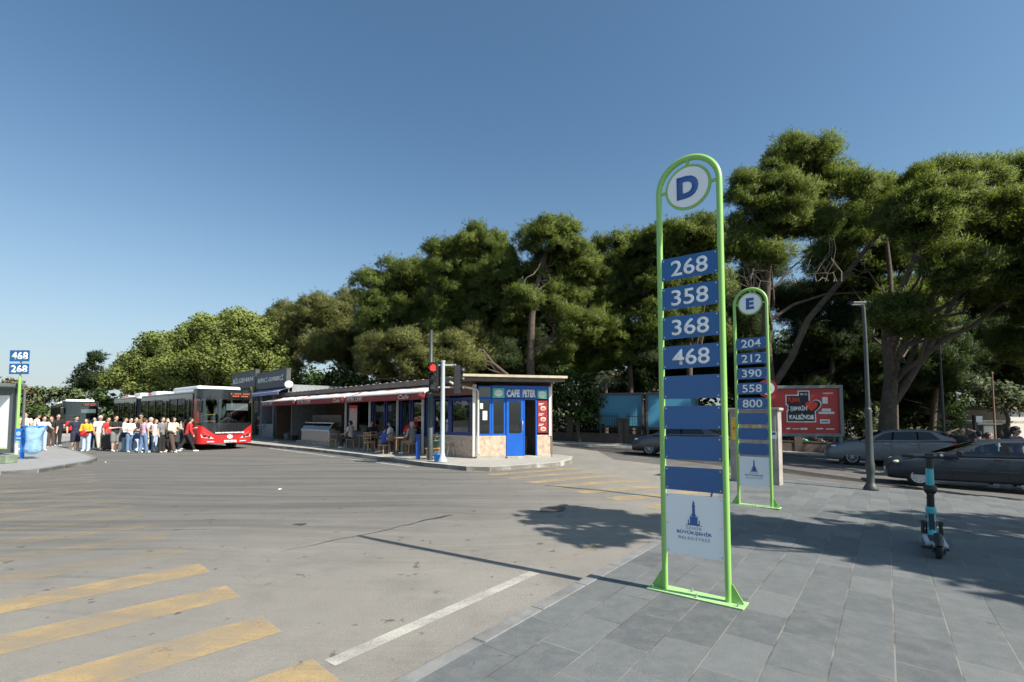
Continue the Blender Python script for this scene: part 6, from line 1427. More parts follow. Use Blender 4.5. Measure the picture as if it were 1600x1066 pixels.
# people on the far pavement to the right
def farp(u, vhead, y, deg, label, **k):
    """stands on the road or far pavement at depth y, its head top at the photo height"""
    x = (u - 800) / F_PX * y; g_ = base(x) + RD; H = CAM_H - (vhead - 650) / F_PX * y - g_
    return person(label, (x, y, g_), yw(deg), H=min(1.86, H), **k)
farp(1501, 667, 18.6, -20, 'man in a black T-shirt with both arms raised over his head', top='charcoal', bottom='darkjeans', armL='raised', armR='raised', hair='black', build=1.1)
farp(1541, 674, 15.2, 60, 'girl in a pale T-shirt with dark hair beyond the hatchback', top='paleblue', bottom='darkjeans', hair='brown', hairlen='bun', fem=True, armL='hold', armR='hold')
farp(1583, 665, 14.9, 25, 'man in a dark printed T-shirt and sunglasses with a hand at his face', top='plum', bottom='darkjeans', hair='black', hairlen='full', armL='face', armR='relaxed', build=1.25, extra=[('sunglasses', None)], skin=1)
farp(1570, 668, 16.2, 200, 'person in black partly hidden behind the man in sunglasses', top='black', bottom='black', hair='black', hairlen='long')
farp(1527, 672, 18.0, 180, 'person in navy standing left of the girl with dark hair', top='navy', bottom='darkjeans', hair='black')
# customers at the cafe
SG = 'seated cafe customers'
def cust(u, off, rz, label, **k):
    p = on1(u, off); return person(label, (p.x, p.y, GZ), ang1 + rz, pose='sit', group=SG, **k)
cust(570, .72, R(-60), 'seated customer in a pale grey shirt under the red awning', top='beige', bottom='charcoal', seat_h=.44, armL='lap', armR='lap', hair='black', skin=1)
cust(597, .52, R(70), 'seated customer in black clothes at the middle of the cafe front', top='black', bottom='black', seat_h=.44, armL='lap', armR='hold', hair='black', skin=1)
cust(634, .75, R(-40), 'seated man in a white T-shirt at the cafe front', top='white', bottom='khaki', legs='short', seat_h=.44, armL='lap', armR='lap', hair='black', skin=2, build=1.1)
cust(645, 1.38, R(175), 'seated child in a blue shirt seen from behind', H=1.35, top='blue', bottom='navy', seat_h=.38, hair='black', hairlen='full', armL='lap', armR='lap')
cust(664, .62, R(-75), 'seated person in khaki trousers behind the blue bollard', top='grey', bottom='khaki', seat_h=.44, armL='lap', armR='lap', hair='grey')
# ------------------------------------------------------------------ trees
def foliage(name, cols, rough=0.6, trans=0.25):
    m = bpy.data.materials.new(name); m.use_nodes = True; nt = m.node_tree; L = nt.links; b = nt.nodes['Principled BSDF']
    g = nd(nt, 'NewGeometry'); cr = nd(nt, 'ValToRGB'); L.new(g.outputs['Random Per Island'], cr.inputs['Fac'])
    el = cr.color_ramp.elements; el[0].color = rgba(cols[0]); el[0].position = 0; el[1].color = rgba(cols[-1]); el[1].position = 1
    for i, c in enumerate(cols[1:-1]): e = el.new((i + 1) / (len(cols) - 1)); e.color = rgba(c)
    P = nd(nt, 'TexCoord').outputs['Object']; n = noise_n(nt, P, .8, 3, .5, .35, .65)
    c = mix_c(nt, math_n(nt, 'MULTIPLY', n, .4), cr.outputs['Color'], tuple(q * .6 for q in cols[0]))
    L.new(c, b.inputs['Base Color']); b.inputs['Roughness'].default_value = rough; b.inputs['Specular IOR Level'].default_value = 0.3
    an = nd(nt, 'Attribute', attribute_name='pad_normal'); L.new(an.outputs['Vector'], b.inputs['Normal'])
    t = nd(nt, 'BsdfTranslucent'); tc_ = mix_c(nt, .5, c, (cols[-1][0] * 1.6, cols[-1][1] * 1.6, cols[-1][2] * .6)); L.new(tc_, t.inputs['Color'])
    mx = nd(nt, 'MixShader'); mx.inputs[0].default_value = trans; L.new(b.outputs[0], mx.inputs[1]); L.new(t.outputs[0], mx.inputs[2]); L.new(mx.outputs[0], nt.nodes['Material Output'].inputs['Surface'])
    return m
M_PINE = foliage('pine_needles', [(.065, .105, .018), (.115, .168, .026), (.172, .235, .036), (.235, .295, .055)])
M_PINE2 = foliage('olive_pine_needles', [(.105, .125, .034), (.16, .18, .046), (.215, .235, .062), (.265, .27, .085)])
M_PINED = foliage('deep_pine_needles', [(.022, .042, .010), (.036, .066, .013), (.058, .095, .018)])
M_PLANE = foliage('plane_leaves', [(.13, .175, .045), (.18, .235, .06), (.235, .28, .075), (.30, .32, .105)], trans=.35)
M_BROAD = foliage('broad_leaves', [(.03, .06, .014), (.06, .105, .022), (.10, .15, .03)], trans=.3)
M_OLIVE = foliage('grey_green_leaves', [(.06, .085, .05), (.10, .125, .075), (.15, .17, .11)])
M_FARG = foliage('far_leaves', [(.10, .14, .06), (.14, .18, .08), (.18, .21, .10)])
M_DEAD = mat('dead_twigs', (0.13, 0.11, 0.09), 0.9, var=.3)
M_BARK = mat('pine_bark', (0.085, 0.064, 0.048), 0.95, var=0.4, scale=5, bump=0.8, bscale=14)
M_BARKD = mat('dark_bark', (0.10, 0.075, 0.055), 0.95, var=0.4, scale=5, bump=0.8, bscale=14)
def np_mesh(name, tri, m, quads=False):
    k = 4 if quads else 3; n = len(tri); me = bpy.data.meshes.new(name); v = tri.reshape(-1, 3).astype(np.float32)
    me.vertices.add(n * k); me.vertices.foreach_set('co', v.ravel()); me.loops.add(n * k); me.loops.foreach_set('vertex_index', np.arange(n * k, dtype=np.int32))
    me.polygons.add(n); me.polygons.foreach_set('loop_start', np.arange(0, n * k, k, dtype=np.int32)); me.polygons.foreach_set('loop_total', np.full(n, k, np.int32))
    at_ = me.attributes.new('pad_normal', 'FLOAT_VECTOR', 'POINT'); at_.data.foreach_set('vector', np.repeat(np.concatenate(NRM), k, 0).astype(np.float32).ravel())
    me.materials.append(m); me.update(calc_edges=True); return me
def unit(a): return a / np.maximum(np.linalg.norm(a, axis=1, keepdims=True), 1e-9)
NRM = []
def needles(rg, clumps, dens, K, ln, wd, upk=.35):
    """clumps: rows of centre(3), radii(3); returns triangles: sprays of needles on the clump shells"""
    out = []; NRM.clear()
    for c in clumps:
        r = c[3:6]; area = 4 * math.pi * ((r[0] * r[1]) ** 1.6 / 3 + (r[0] * r[2]) ** 1.6 / 3 + (r[1] * r[2]) ** 1.6 / 3) ** (1 / 1.6); M = max(6, int(area * dens))
        d = unit(rg.normal(size=(M, 3))); d[:, 2] = np.where(d[:, 2] < -.35, -d[:, 2] * .6, d[:, 2]); d = unit(d)
        k = 1 + .13 * np.sin(d[:, :1] * 7 + c[0] * 3) + .13 * np.sin(d[:, 1:2] * 6 + c[1] * 5) + .1 * np.sin(d[:, 2:] * 8 + c[2]); rad = np.where(rg.random((M, 1)) < .13, rg.uniform(1.02, 1.36, (M, 1)), rg.uniform(.62, 1.05, (M, 1))) * k
        p = c[:3] + d * r * rad; ax = unit(d * 1.0 + np.array([0, 0, upk]) + rg.normal(size=(M, 3)) * .35)
        p = np.repeat(p, K, 0); a = np.repeat(ax, K, 0); n = len(p)
        dr = unit(a + rg.normal(size=(n, 3)) * .62); L_ = ln * rg.uniform(.6, 1.25, (n, 1)); w = unit(np.cross(dr, rg.normal(size=(n, 3)))) * wd * rg.uniform(.6, 1.2, (n, 1))
        p = p + rg.normal(size=(n, 3)) * .05; out.append(np.stack([p - w, p + w, p + dr * L_], 1)); NRM.append(unit(np.repeat(d, K, 0) * 1.0 + dr * .55 + rg.normal(size=(n, 3)) * .22))
    return np.concatenate(out)
def leaves(rg, clumps, dens, size, upk=.5):
    out = []; NRM.clear()
    for c in clumps:
        r = c[3:6]; area = 4 * math.pi * (r[0] * r[1] + r[0] * r[2] + r[1] * r[2]) / 3; M = max(8, int(area * dens)); d = unit(rg.normal(size=(M, 3)))
        p = c[:3] + d * r * rg.uniform(.45, 1.08, (M, 1)); nrm = unit(d * .6 + np.array([0, 0, upk]) + rg.normal(size=(M, 3)) * .55); t = unit(np.cross(nrm, rg.normal(size=(M, 3)))); b = np.cross(nrm, t); s = size * rg.uniform(.6, 1.25, (M, 1))
        out.append(np.stack([p - t * s * .5, p + b * s * .32 - nrm * s * .06, p + t * s * .55, p - b * s * .32 - nrm * s * .06], 1)); NRM.append(unit(d * .8 + nrm * .8))
    return np.concatenate(out)
def fill(rg, vols, y0, rpx, flat=.72, depth=.8, shell=.45):
    """crown volumes given as (u, v, half-width px, half-height px, depth offset m) -> leaf pads inside their outer part"""
    cl = []; k = y0 / F_PX
    for (u, v, ru, rv, *dy) in vols:
        y = y0 + (dy[0] if dy else 0); c = np.array(at(u, v, y)); kk = y / F_PX; R_ = np.array([ru * kk, ru * kk * depth, rv * kk]); pr = rpx * kk
        area = ru * rv; N = max(6, int(3.8 * (ru * rv) / (rpx * rpx)))
        d = unit(rg.normal(size=(N, 3))); q = rg.uniform(shell, 1, (N, 1)) ** .6; pos = c + d * np.maximum(R_ - pr * .75, R_ * .3) * q
        rad = pr * rg.uniform(.5, 1.3, (N, 1)) * np.array([1, 1, flat]); cl.append(np.concatenate([pos, rad], 1))
    return np.concatenate(cl)
def limb_path(rg, a, b, n=6, wob=.05):
    a, b = Vector(a), Vector(b); L_ = (b - a).length; pts = [a]
    for i in range(1, n): t = i / n; pts.append(a.lerp(b, t) + Vector(rg.normal(size=3) * L_ * wob * math.sin(math.pi * t)) + Vector((0, 0, -L_ * .04 * math.sin(math.pi * t))))
    return pts + [b]
def px_path(pts, y): return [at(u, v, y + (dy[0] if dy else 0)) for (u, v, *dy) in pts]
def tree(label, y0, vols, trunk=None, limbs=(), rpx=14, m=None, bark=None, r0=.28, dens=40, K=6, ln=.215, wd=.021, seed=1, group='trees of the park', kind='needles', lsize=.28, auto=10, nm='pine_tree', flat=.85, depth=.85, twigs=(), cat='tree'):
    rg = np.random.default_rng(seed); m = m or M_PINE; bark = bark or M_BARK; cl = fill(rg, vols, y0, rpx, flat, depth); cm = cl[:, :3].mean(0)
    if trunk is None: tp = [Vector((cm[0], cm[1], base(cm[0]) - .1)), Vector((cm[0] + rg.normal() * .3, cm[1], cm[2] * .5)), Vector((cm[0], cm[1], cm[2]))]
    else: tp = px_path(trunk, y0)
    gz = base(tp[0].x) + .05; o = Vector((tp[0].x, tp[0].y, gz)); t = thing(nm, label, cat, o, 0, group)
    if tp[0].z > gz: tp = [Vector((tp[0].x, tp[0].y, gz - .2))] + tp
    tr = MB().frame(mtx=Matrix.Translation(-o)); n = len(tp); tr.tube(tp, [r0 * 1.25 if i == 0 else r0 * (1 - .7 * i / (n - 1)) for i in range(n)], 12)
    for lp_, lr in limbs: q = px_path(lp_, y0); tr.tube(q, [lr * (1 - .75 * i / (len(q) - 1)) for i in range(len(q))], 9)
    top = tp[-1]
    idx = rg.choice(len(cl), min(auto, len(cl)), replace=False)
    for i in idx:
        tgt = Vector(cl[i, :3]); f = rg.uniform(.45, .98); k = min(n - 2, int(f * (n - 1))); st = tp[k].lerp(tp[k + 1], f * (n - 1) - k); q = limb_path(rg, st, tgt); L_ = (tgt - st).length; rr = min(r0 * .3, .02 + L_ * .012); tr.tube(q, [rr * (1 - .8 * j / (len(q) - 1)) for j in range(len(q))], 6)
    tri = needles(rg, cl, dens, K, ln, wd) if kind == 'needles' else leaves(rg, cl, dens, lsize)
    tri = tri - np.array(o); me = np_mesh('crown', tri, m, kind != 'needles'); link_mesh(me, 'crown', t)
    if twigs:
        tw = tr
        for (u, v, ru, rv, N) in twigs:
            for i in range(N):
                a = at(u + rg.normal() * ru * .4, v + rv, y0 - 1.2 + rg.normal() * .6); b = at(u + rg.normal() * ru, v + rg.uniform(-1, .6) * rv, y0 - 1.4 + rg.normal() * .9); q = limb_path(rg, a, b, 5, .1); tw.tube(q, [.03, .025, .02, .016, .012, .008], 5, 1)
                for _ in range(3): e = q[rg.integers(2, 5)]; f_ = e + Vector(rg.normal(size=3) * .5); tw.tube([e, e.lerp(f_, .5) + Vector((0, 0, .06)), f_], [.013, .01, .005], 4, 1)
    tr.build('trunk', [bark, M_DEAD], t); return t
G = 'trees of the park'
# --- pines behind the cafe
tree('tall pine with a clear straight trunk rising over the cafe roof', 33, [(862, 378, 58, 46), (905, 432, 38, 55, 1), (817, 468, 36, 24, -2), (905, 508, 42, 40, -1), (850, 440, 48, 45, 1.5), (790, 420, 25, 40, 1), (875, 470, 40, 40, 1), (800, 500, 40, 40, 2), (890, 560, 40, 40, 2)], [(831, 690), (829, 560), (831, 500), (834, 462), (846, 420), (860, 380)], [([(836, 548), (862, 528), (888, 505), (905, 490)], .16), ([(834, 470), (815, 482), (790, 480)], .12)], seed=11, r0=.30, m=M_PINE)
tree('broad pine left of the tall pine with a dark inner crown', 37, [(748, 385, 58, 38), (702, 425, 38, 48), (775, 440, 45, 60, -1), (735, 440, 50, 60, 1), (705, 480, 45, 40, 1), (680, 400, 20, 25), (760, 490, 55, 40, 1), (715, 520, 50, 40, 1)], [(730, 690), (722, 560), (735, 470), (745, 400)], seed=12, m=M_PINE)
tree('pine with a rounded crown, left edge of the tall group', 41, [(625, 432, 40, 30), (582, 455, 38, 42), (640, 475, 48, 50, 1), (598, 500, 42, 42, -1), (665, 430, 30, 30), (650, 520, 50, 40, 1)], [(640, 690), (633, 560), (625, 470), (622, 440)], [([(632, 560), (600, 520), (585, 480)], .14)], seed=13, m=M_PINE)
tree('low spreading pine just behind the awnings', 31, [(622, 545, 50, 34), (590, 575, 40, 28, 1), (655, 575, 45, 30, -1), (570, 545, 22, 24, 2)], [(640, 690), (632, 600), (622, 560)], seed=14, m=M_PINE2, rpx=15, r0=.2)
tree('low spreading pine right of the signal head, its leaning limb bare', 31, [(700, 545, 45, 32), (722, 570, 40, 34, -1), (745, 540, 28, 30, 1), (675, 580, 35, 30)], [(800, 690), (795, 588), (770, 568), (755, 548), (735, 545)], [([(790, 586), (765, 578), (740, 560)], .09)], seed=15, m=M_PINE2, rpx=15, r0=.2)
tree('twin-stemmed pine above the farthest awning', 46, [(490, 492, 52, 36), (455, 520, 40, 40, 1), (520, 500, 35, 45), (500, 545, 48, 34, -1), (545, 490, 22, 40, 2)], [(545, 690), (545, 600), (535, 560), (515, 520), (500, 495)], [([(545, 600), (528, 575), (505, 545)], .14)], seed=16, m=M_PINE2)
tree('dark narrow pine behind the twin-stemmed pine', 50, [(545, 490, 30, 36), (540, 530, 28, 36), (560, 560, 34, 40)], [(560, 690), (552, 580), (546, 500)], seed=17, m=M_PINED)
tree('pine behind the kiosks beside the plane trees', 54, [(438, 500, 34, 32), (425, 540, 34, 40), (455, 555, 34, 40)], [(470, 690), (465, 590), (445, 520)], [([(468, 610), (500, 588), (530, 580)], .10)], seed=18, m=M_PINE2, r0=.4)
tree('dark pine right of the tall pine, behind the blue billboards', 35, [(985, 400, 46, 45), (952, 460, 34, 55), (1000, 450, 52, 60, 1), (975, 530, 50, 48, -1), (1020, 380, 25, 25), (940, 520, 40, 50), (935, 400, 22, 36), (930, 570, 36, 40)], [(990, 690), (984, 580), (980, 480), (985, 410)], seed=19, m=M_PINE)
tree('rounded pine behind the letter D sign', 33, [(1080, 375, 62, 42), (1040, 430, 48, 52), (1100, 440, 52, 60, 1), (1060, 500, 55, 50, 1), (1115, 520, 40, 45, 2), (1030, 500, 40, 50), (1030, 380, 30, 30), (1120, 370, 30, 40)], [(1075, 690), (1078, 560), (1080, 450), (1080, 390)], seed=20, m=M_PINE)
tree('tallest pine behind the letter E sign with dead lower twigs', 25, [(1255, 245, 55, 38), (1200, 292, 52, 44), (1268, 300, 52, 46, 1), (1318, 290, 26, 44, .5), (1180, 350, 46, 42), (1235, 362, 45, 30, 1), (1160, 300, 28, 36, -.5), (1205, 400, 30, 26, -1), (1230, 320, 50, 50, -1), (1160, 390, 34, 30), (1290, 350, 30, 40), (1215, 250, 30, 30)], [(1212, 700), (1208, 640), (1200, 560), (1196, 500), (1200, 420), (1215, 340), (1240, 270)], [([(1210, 600), (1236, 560), (1262, 500), (1300, 455), (1345, 400), (1390, 345), (1450, 290), (1500, 255)], .19), ([(1204, 500), (1240, 476), (1290, 460), (1345, 457)], .10), ([(1196, 470), (1170, 420), (1150, 395)], .08)], seed=21, r0=.30, rpx=17, dens=58, ln=.175, wd=.016, twigs=((1285, 400, 40, 40, 9), (1172, 430, 24, 36, 7)))
tree('big forked pine on the right over the parked wagon, with a sunlit low pad', 22.5, [(1402, 492, 52, 40, -2.5), (1430, 520, 42, 28, -2.5), (1500, 290, 66, 42), (1560, 285, 62, 48, 1), (1400, 340, 50, 48, 1), (1590, 360, 66, 70, -1), (1480, 380, 60, 55, .5), (1540, 440, 70, 48, 0), (1610, 470, 60, 60, 0), (1450, 280, 45, 36, 0), (1530, 340, 70, 50, -1.5), (1440, 350, 50, 45, -4.5), (1500, 420, 60, 50, -4), (1405, 330, 44, 40, -4), (1470, 300, 50, 40, -5), (1580, 430, 60, 50, -1.5), (1590, 540, 50, 40, 1), (1350, 300, 25, 36, 1), (1620, 300, 50, 60)], [(1386, 690), (1388, 640), (1392, 590), (1385, 540), (1382, 505)], [([(1388, 640), (1415, 600), (1440, 560), (1475, 530), (1520, 510), (1575, 465)], .22), ([(1386, 545), (1400, 470), (1440, 380), (1500, 300)], .20), ([(1440, 562), (1490, 470), (1560, 380)], .16), ([(1396, 560), (1440, 520), (1500, 470)], .10)], seed=22, r0=.44, rpx=18, dens=58, ln=.175, wd=.016, bark=M_BARK)
tree('pine behind the leaning limb, filling the gap between the two tall pines', 31, [(1380, 300, 46, 32, 0), (1340, 360, 44, 50), (1400, 400, 50, 50, 2), (1440, 300, 40, 40, 3), (1350, 440, 60, 50, 3), (1300, 410, 40, 50, 3), (1430, 470, 60, 50, 4)], [(1398, 690), (1396, 560), (1390, 420), (1380, 330)], seed=23, m=M_PINE, rpx=19)
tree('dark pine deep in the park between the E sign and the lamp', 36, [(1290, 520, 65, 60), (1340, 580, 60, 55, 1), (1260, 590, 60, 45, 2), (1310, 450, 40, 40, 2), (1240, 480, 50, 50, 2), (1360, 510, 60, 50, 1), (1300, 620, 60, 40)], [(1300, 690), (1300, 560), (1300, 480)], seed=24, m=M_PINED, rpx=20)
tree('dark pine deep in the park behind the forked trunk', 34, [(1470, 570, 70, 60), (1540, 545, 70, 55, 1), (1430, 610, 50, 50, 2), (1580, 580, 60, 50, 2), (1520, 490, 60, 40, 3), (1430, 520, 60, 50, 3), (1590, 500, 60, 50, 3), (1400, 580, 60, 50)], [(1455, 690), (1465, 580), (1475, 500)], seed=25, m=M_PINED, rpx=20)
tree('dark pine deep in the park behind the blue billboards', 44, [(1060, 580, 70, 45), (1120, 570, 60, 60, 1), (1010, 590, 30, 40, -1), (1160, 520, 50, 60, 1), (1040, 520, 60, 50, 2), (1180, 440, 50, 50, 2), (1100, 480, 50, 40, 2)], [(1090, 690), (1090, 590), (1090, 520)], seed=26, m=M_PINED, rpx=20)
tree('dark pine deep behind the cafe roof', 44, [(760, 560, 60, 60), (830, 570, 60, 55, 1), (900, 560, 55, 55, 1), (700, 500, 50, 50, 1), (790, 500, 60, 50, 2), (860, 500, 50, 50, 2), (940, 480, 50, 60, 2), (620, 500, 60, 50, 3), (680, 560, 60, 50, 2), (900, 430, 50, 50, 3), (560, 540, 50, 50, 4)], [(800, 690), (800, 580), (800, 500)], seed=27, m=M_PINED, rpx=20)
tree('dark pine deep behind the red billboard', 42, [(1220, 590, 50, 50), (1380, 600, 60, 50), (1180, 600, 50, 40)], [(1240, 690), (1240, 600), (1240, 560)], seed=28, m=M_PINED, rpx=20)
# --- plane trees on the left
PG = 'plane trees along the bus road'
tree('nearest yellow-green plane tree, above the dark kiosks', 46, [(415, 535, 48, 46), (375, 520, 44, 40), (440, 565, 30, 34), (395, 580, 55, 34, -1), (430, 520, 26, 30), (350, 560, 60, 50), (440, 600, 30, 26), (410, 610, 50, 24)], None, seed=31, m=M_PLANE, kind='leaves', dens=26, lsize=.26, rpx=16, group=PG, nm='plane_tree', bark=M_BARKD, flat=.85)
tree('tallest yellow-green plane tree, above the front of the red bus', 50, [(345, 522, 52, 34), (310, 535, 44, 36), (345, 565, 60, 38, -1), (290, 560, 40, 34), (360, 495, 20, 18), (330, 598, 60, 26), (320, 508, 40, 22), (380, 505, 30, 26), (300, 575, 60, 40)], None, seed=32, m=M_PLANE, kind='leaves', dens=26, lsize=.26, rpx=16, group=PG, nm='plane_tree', bark=M_BARKD, flat=.85)
tree('yellow-green plane tree above the rear of the red bus', 56, [(262, 545, 42, 34), (232, 560, 34, 34), (270, 580, 55, 30, -1), (300, 520, 24, 20), (250, 605, 60, 22), (285, 530, 30, 26), (240, 535, 26, 22), (215, 580, 40, 36)], None, seed=33, m=M_PLANE, kind='leaves', dens=22, lsize=.28, rpx=15, group=PG, nm='plane_tree', bark=M_BARKD, flat=.85)
tree('farthest yellow-green plane tree, left end of the row', 66, [(205, 572, 30, 26), (182, 590, 28, 26), (225, 595, 36, 26, -1)], None, seed=34, m=M_PLANE, kind='leaves', dens=20, lsize=.32, rpx=13, group=PG, nm='plane_tree', bark=M_BARKD, flat=.85)
FG = 'far trees on the left horizon'
tree('dark conifer rising left of the plane trees', 80, [(150, 562, 12, 16), (145, 585, 20, 18), (155, 605, 26, 22), (128, 600, 16, 16)], None, seed=35, m=M_PINED, dens=6, K=6, ln=.5, wd=.06, rpx=9, group=FG, nm='conifer_tree', bark=M_BARKD)
tree('green tree low on the horizon behind the waiting bus', 95, [(75, 612, 22, 14), (100, 614, 22, 14), (60, 625, 20, 12), (125, 620, 20, 16)], None, seed=36, m=M_FARG, kind='leaves', dens=3, lsize=.6, rpx=9, group=FG, nm='broadleaf_tree', bark=M_BARKD)
tree('olive brown tree on the horizon behind the stop pole', 90, [(20, 602, 18, 16), (42, 612, 14, 14), (5, 612, 18, 18), (35, 630, 18, 12)], None, seed=37, m=foliage('olive_brown_leaves', [(.11, .10, .04), (.16, .14, .06), (.2, .17, .08)]), kind='leaves', dens=3, lsize=.55, rpx=9, group=FG, nm='broadleaf_tree', bark=M_BARKD)
tree('bush between the stop pole and the waiting bus', 58, [(48, 640, 16, 12), (62, 644, 12, 12), (170, 632, 16, 16), (160, 618, 14, 16)], None, seed=38, m=M_BROAD, kind='leaves', dens=5, lsize=.4, rpx=8, group=FG, nm='bush', bark=M_BARKD, r0=.1)
# --- undergrowth and small trees
tree('bright green broadleaf tree between the cafe and the billboards', 31, [(905, 600, 32, 32), (890, 630, 28, 28), (925, 615, 24, 36, 1), (915, 650, 26, 22), (880, 590, 20, 26, 1)], None, seed=41, m=M_BROAD, kind='leaves', dens=12, lsize=.22, rpx=13, nm='broadleaf_tree', r0=.14)
tree('leafy bush with upright stems behind the wagon', 27.5, [(1490, 645, 18, 26), (1482, 670, 18, 18), (1500, 660, 14, 24)], None, seed=42, m=M_BROAD, kind='leaves', dens=16, lsize=.16, rpx=9, nm='bush', r0=.08, cat='bush')
tree('grey-green olive tree on the right before the white building', 30, [(1560, 618, 40, 26), (1535, 600, 30, 22), (1590, 630, 30, 26)], None, seed=43, m=M_OLIVE, kind='leaves', dens=12, lsize=.22, rpx=13, nm='olive_tree', r0=.16)
tree('light green bushy tree behind the kiosk roofs', 42, [(530, 590, 30, 26), (495, 600, 26, 24), (560, 600, 30, 24)], None, seed=44, m=M_BROAD, kind='leaves', dens=9, lsize=.28, rpx=13, nm='broadleaf_tree', r0=.14)
# the wood that closes the park: one far-off mass
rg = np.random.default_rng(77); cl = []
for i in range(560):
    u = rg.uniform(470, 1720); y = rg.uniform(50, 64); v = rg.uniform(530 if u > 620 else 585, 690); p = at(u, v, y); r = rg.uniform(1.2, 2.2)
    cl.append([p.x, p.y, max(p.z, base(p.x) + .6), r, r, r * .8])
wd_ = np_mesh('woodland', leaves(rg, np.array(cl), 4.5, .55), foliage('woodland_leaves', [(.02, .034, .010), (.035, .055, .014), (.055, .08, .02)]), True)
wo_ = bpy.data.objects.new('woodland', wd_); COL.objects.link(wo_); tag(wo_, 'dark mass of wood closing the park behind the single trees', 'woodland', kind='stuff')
rg = np.random.default_rng(78); cl = []
for i in range(420):
    a = rg.uniform(-1.45, 1.45); d_ = rg.uniform(170, 260); x, y = d_ * math.sin(a), d_ * math.cos(a); r = rg.uniform(3.5, 6.5); cl.append([x, y, base(x) + rg.uniform(.5, 4.0), r * 1.3, r * 1.3, r * .75])
o_ = bpy.data.objects.new('far_woodland', np_mesh('far_woodland', leaves(rg, np.array(cl), .8, 1.5), M_FARG, True)); COL.objects.link(o_); tag(o_, 'low far-off belt of trees along the horizon', 'woodland', kind='stuff')
# palm peeping out behind the billboards
pc = at(945, 588, 34); t = thing('palm_tree', 'small palm with drooping fronds left above the blue billboards', 'palm tree', (pc.x, pc.y, base(pc.x)))
m = MB(); m.tube([(0, 0, -.1), (.05, 0, 1.6), (0, 0, pc.z - base(pc.x))], [.2, .17, .15], 10); m.build('trunk', M_BARKD, t)
m = MB(); rnd = random.Random(6); hz_ = pc.z - base(pc.x)
for i in range(26):
    a = rnd.uniform(0, 6.28); e = rnd.uniform(.1, 1.2); d = Vector((math.cos(a), math.sin(a), 0)); L_ = rnd.uniform(1.2, 1.8); s_ = Vector((-d.y, d.x, 0)); pts = [Vector((0, 0, hz_)) + d * L_ * f * math.cos(e * .6) + Vector((0, 0, L_ * (math.sin(e) * f - .75 * f * f))) for f in (0, .25, .5, .75, 1)]
    for p, q in zip(pts, pts[1:]):
        for k in range(3):
            b = p.lerp(q, k / 3)
            for s in (-1, 1): m.add([b, b + (q - p) * .2, b + s_ * s * .32 + Vector((0, 0, -.10)) + (q - p) * .55], [(0, 1, 2)])
m.build('fronds', M_OLIVE, t)
# --- trees beside and behind the camera, right of the picture: they shade the pavement
SH = 'trees on the near pavement, right of the picture'
def shade_tree(label, x, y, blobs, seed, r0=.2, m=None, dens=22, lsize=.3):
    rg = np.random.default_rng(seed); o = Vector((x, y, base(x))); t = thing('broadleaf_tree', label, 'tree', o, 0, SH); cl = []
    for (bx, by, bz, r) in blobs:
        N = 14; d = unit(rg.normal(size=(N, 3))); pos = np.array([bx - x, by - y, bz - o.z]) + d * r * rg.uniform(.3, .95, (N, 1)) * np.array([1, 1, .6]); cl.append(np.concatenate([pos, np.full((N, 3), .62 * r) * rg.uniform(.5, 1, (N, 1)) * np.array([1, 1, .7])], 1))
    cl = np.concatenate(cl); top = cl[:, 2].max(); tr = MB(); tr.tube([(0, 0, -.2), (.05, .03, top * .35), (0, 0, top * .7)], [r0, r0 * .8, r0 * .5], 10)
    for c in cl[::3]: tr.tube(limb_path(rg, (0, 0, top * rg.uniform(.3, .65)), c[:3]), [r0 * .35, r0 * .3, r0 * .24, r0 * .18, r0 * .12, r0 * .08, r0 * .05], 6)
    tr.build('trunk', M_BARKD, t); link_mesh(np_mesh('crown', leaves(rg, cl, dens, lsize), m or M_BROAD, True), 'crown', t)
k_ = lambda sx, sy, h: (sx + .842 / .932 * h, sy - .539 / .932 * h)     # crown spot whose shadow falls at (sx, sy)
def blobs(lst, h0): return [(*k_(sx, sy, h0 + dh), h0 + dh, r) for sx, sy, r, dh in lst]
def pxb(lst, h0): return blobs([(*gp(u, v).xy, r, dh) for u, v, r, dh in lst], h0)
shade_tree('street tree by the near pavement, its shade falling across the letter E sign', 10.2, 3.4, pxb([(868, 805, .55, .2), (925, 800, .75, .1), (940, 832, .6, 0), (1000, 812, .8, 0), (1080, 812, .9, .2), (1160, 818, .95, 0), (1120, 840, .5, .3)], 6.6), 51)
shade_tree('street tree by the near pavement, shading the electric scooter', 12.6, 2.2, pxb([(1240, 828, .95, 0), (1320, 832, 1.0, .3), (1400, 842, 1.0, 0), (1480, 850, 1.05, .2), (1560, 872, 1.0, 0), (1330, 860, .5, 0), (1450, 815, .8, .5), (1600, 905, .9, .1)], 6.8), 52)
shade_tree('street tree farther along the near pavement, right of the picture', 17.5, -.6, pxb([(1640, 860, 1.3, 0), (1680, 920, 1.3, .3), (1760, 880, 1.6, 0), (1600, 822, 1.0, .4)], 7), 53)
shade_tree('street tree on the kerb beyond the right edge, shading the dark hatchback', 18.2, 6.4, pxb([(1420, 742, .9, 0), (1480, 745, 1.0, .2), (1540, 750, 1.1, 0), (1600, 755, 1.2, .3), (1440, 762, .45, 0), (1520, 772, .5, 0), (1590, 778, .5, .2), (1660, 760, 1.3, 0)], 7), 54)
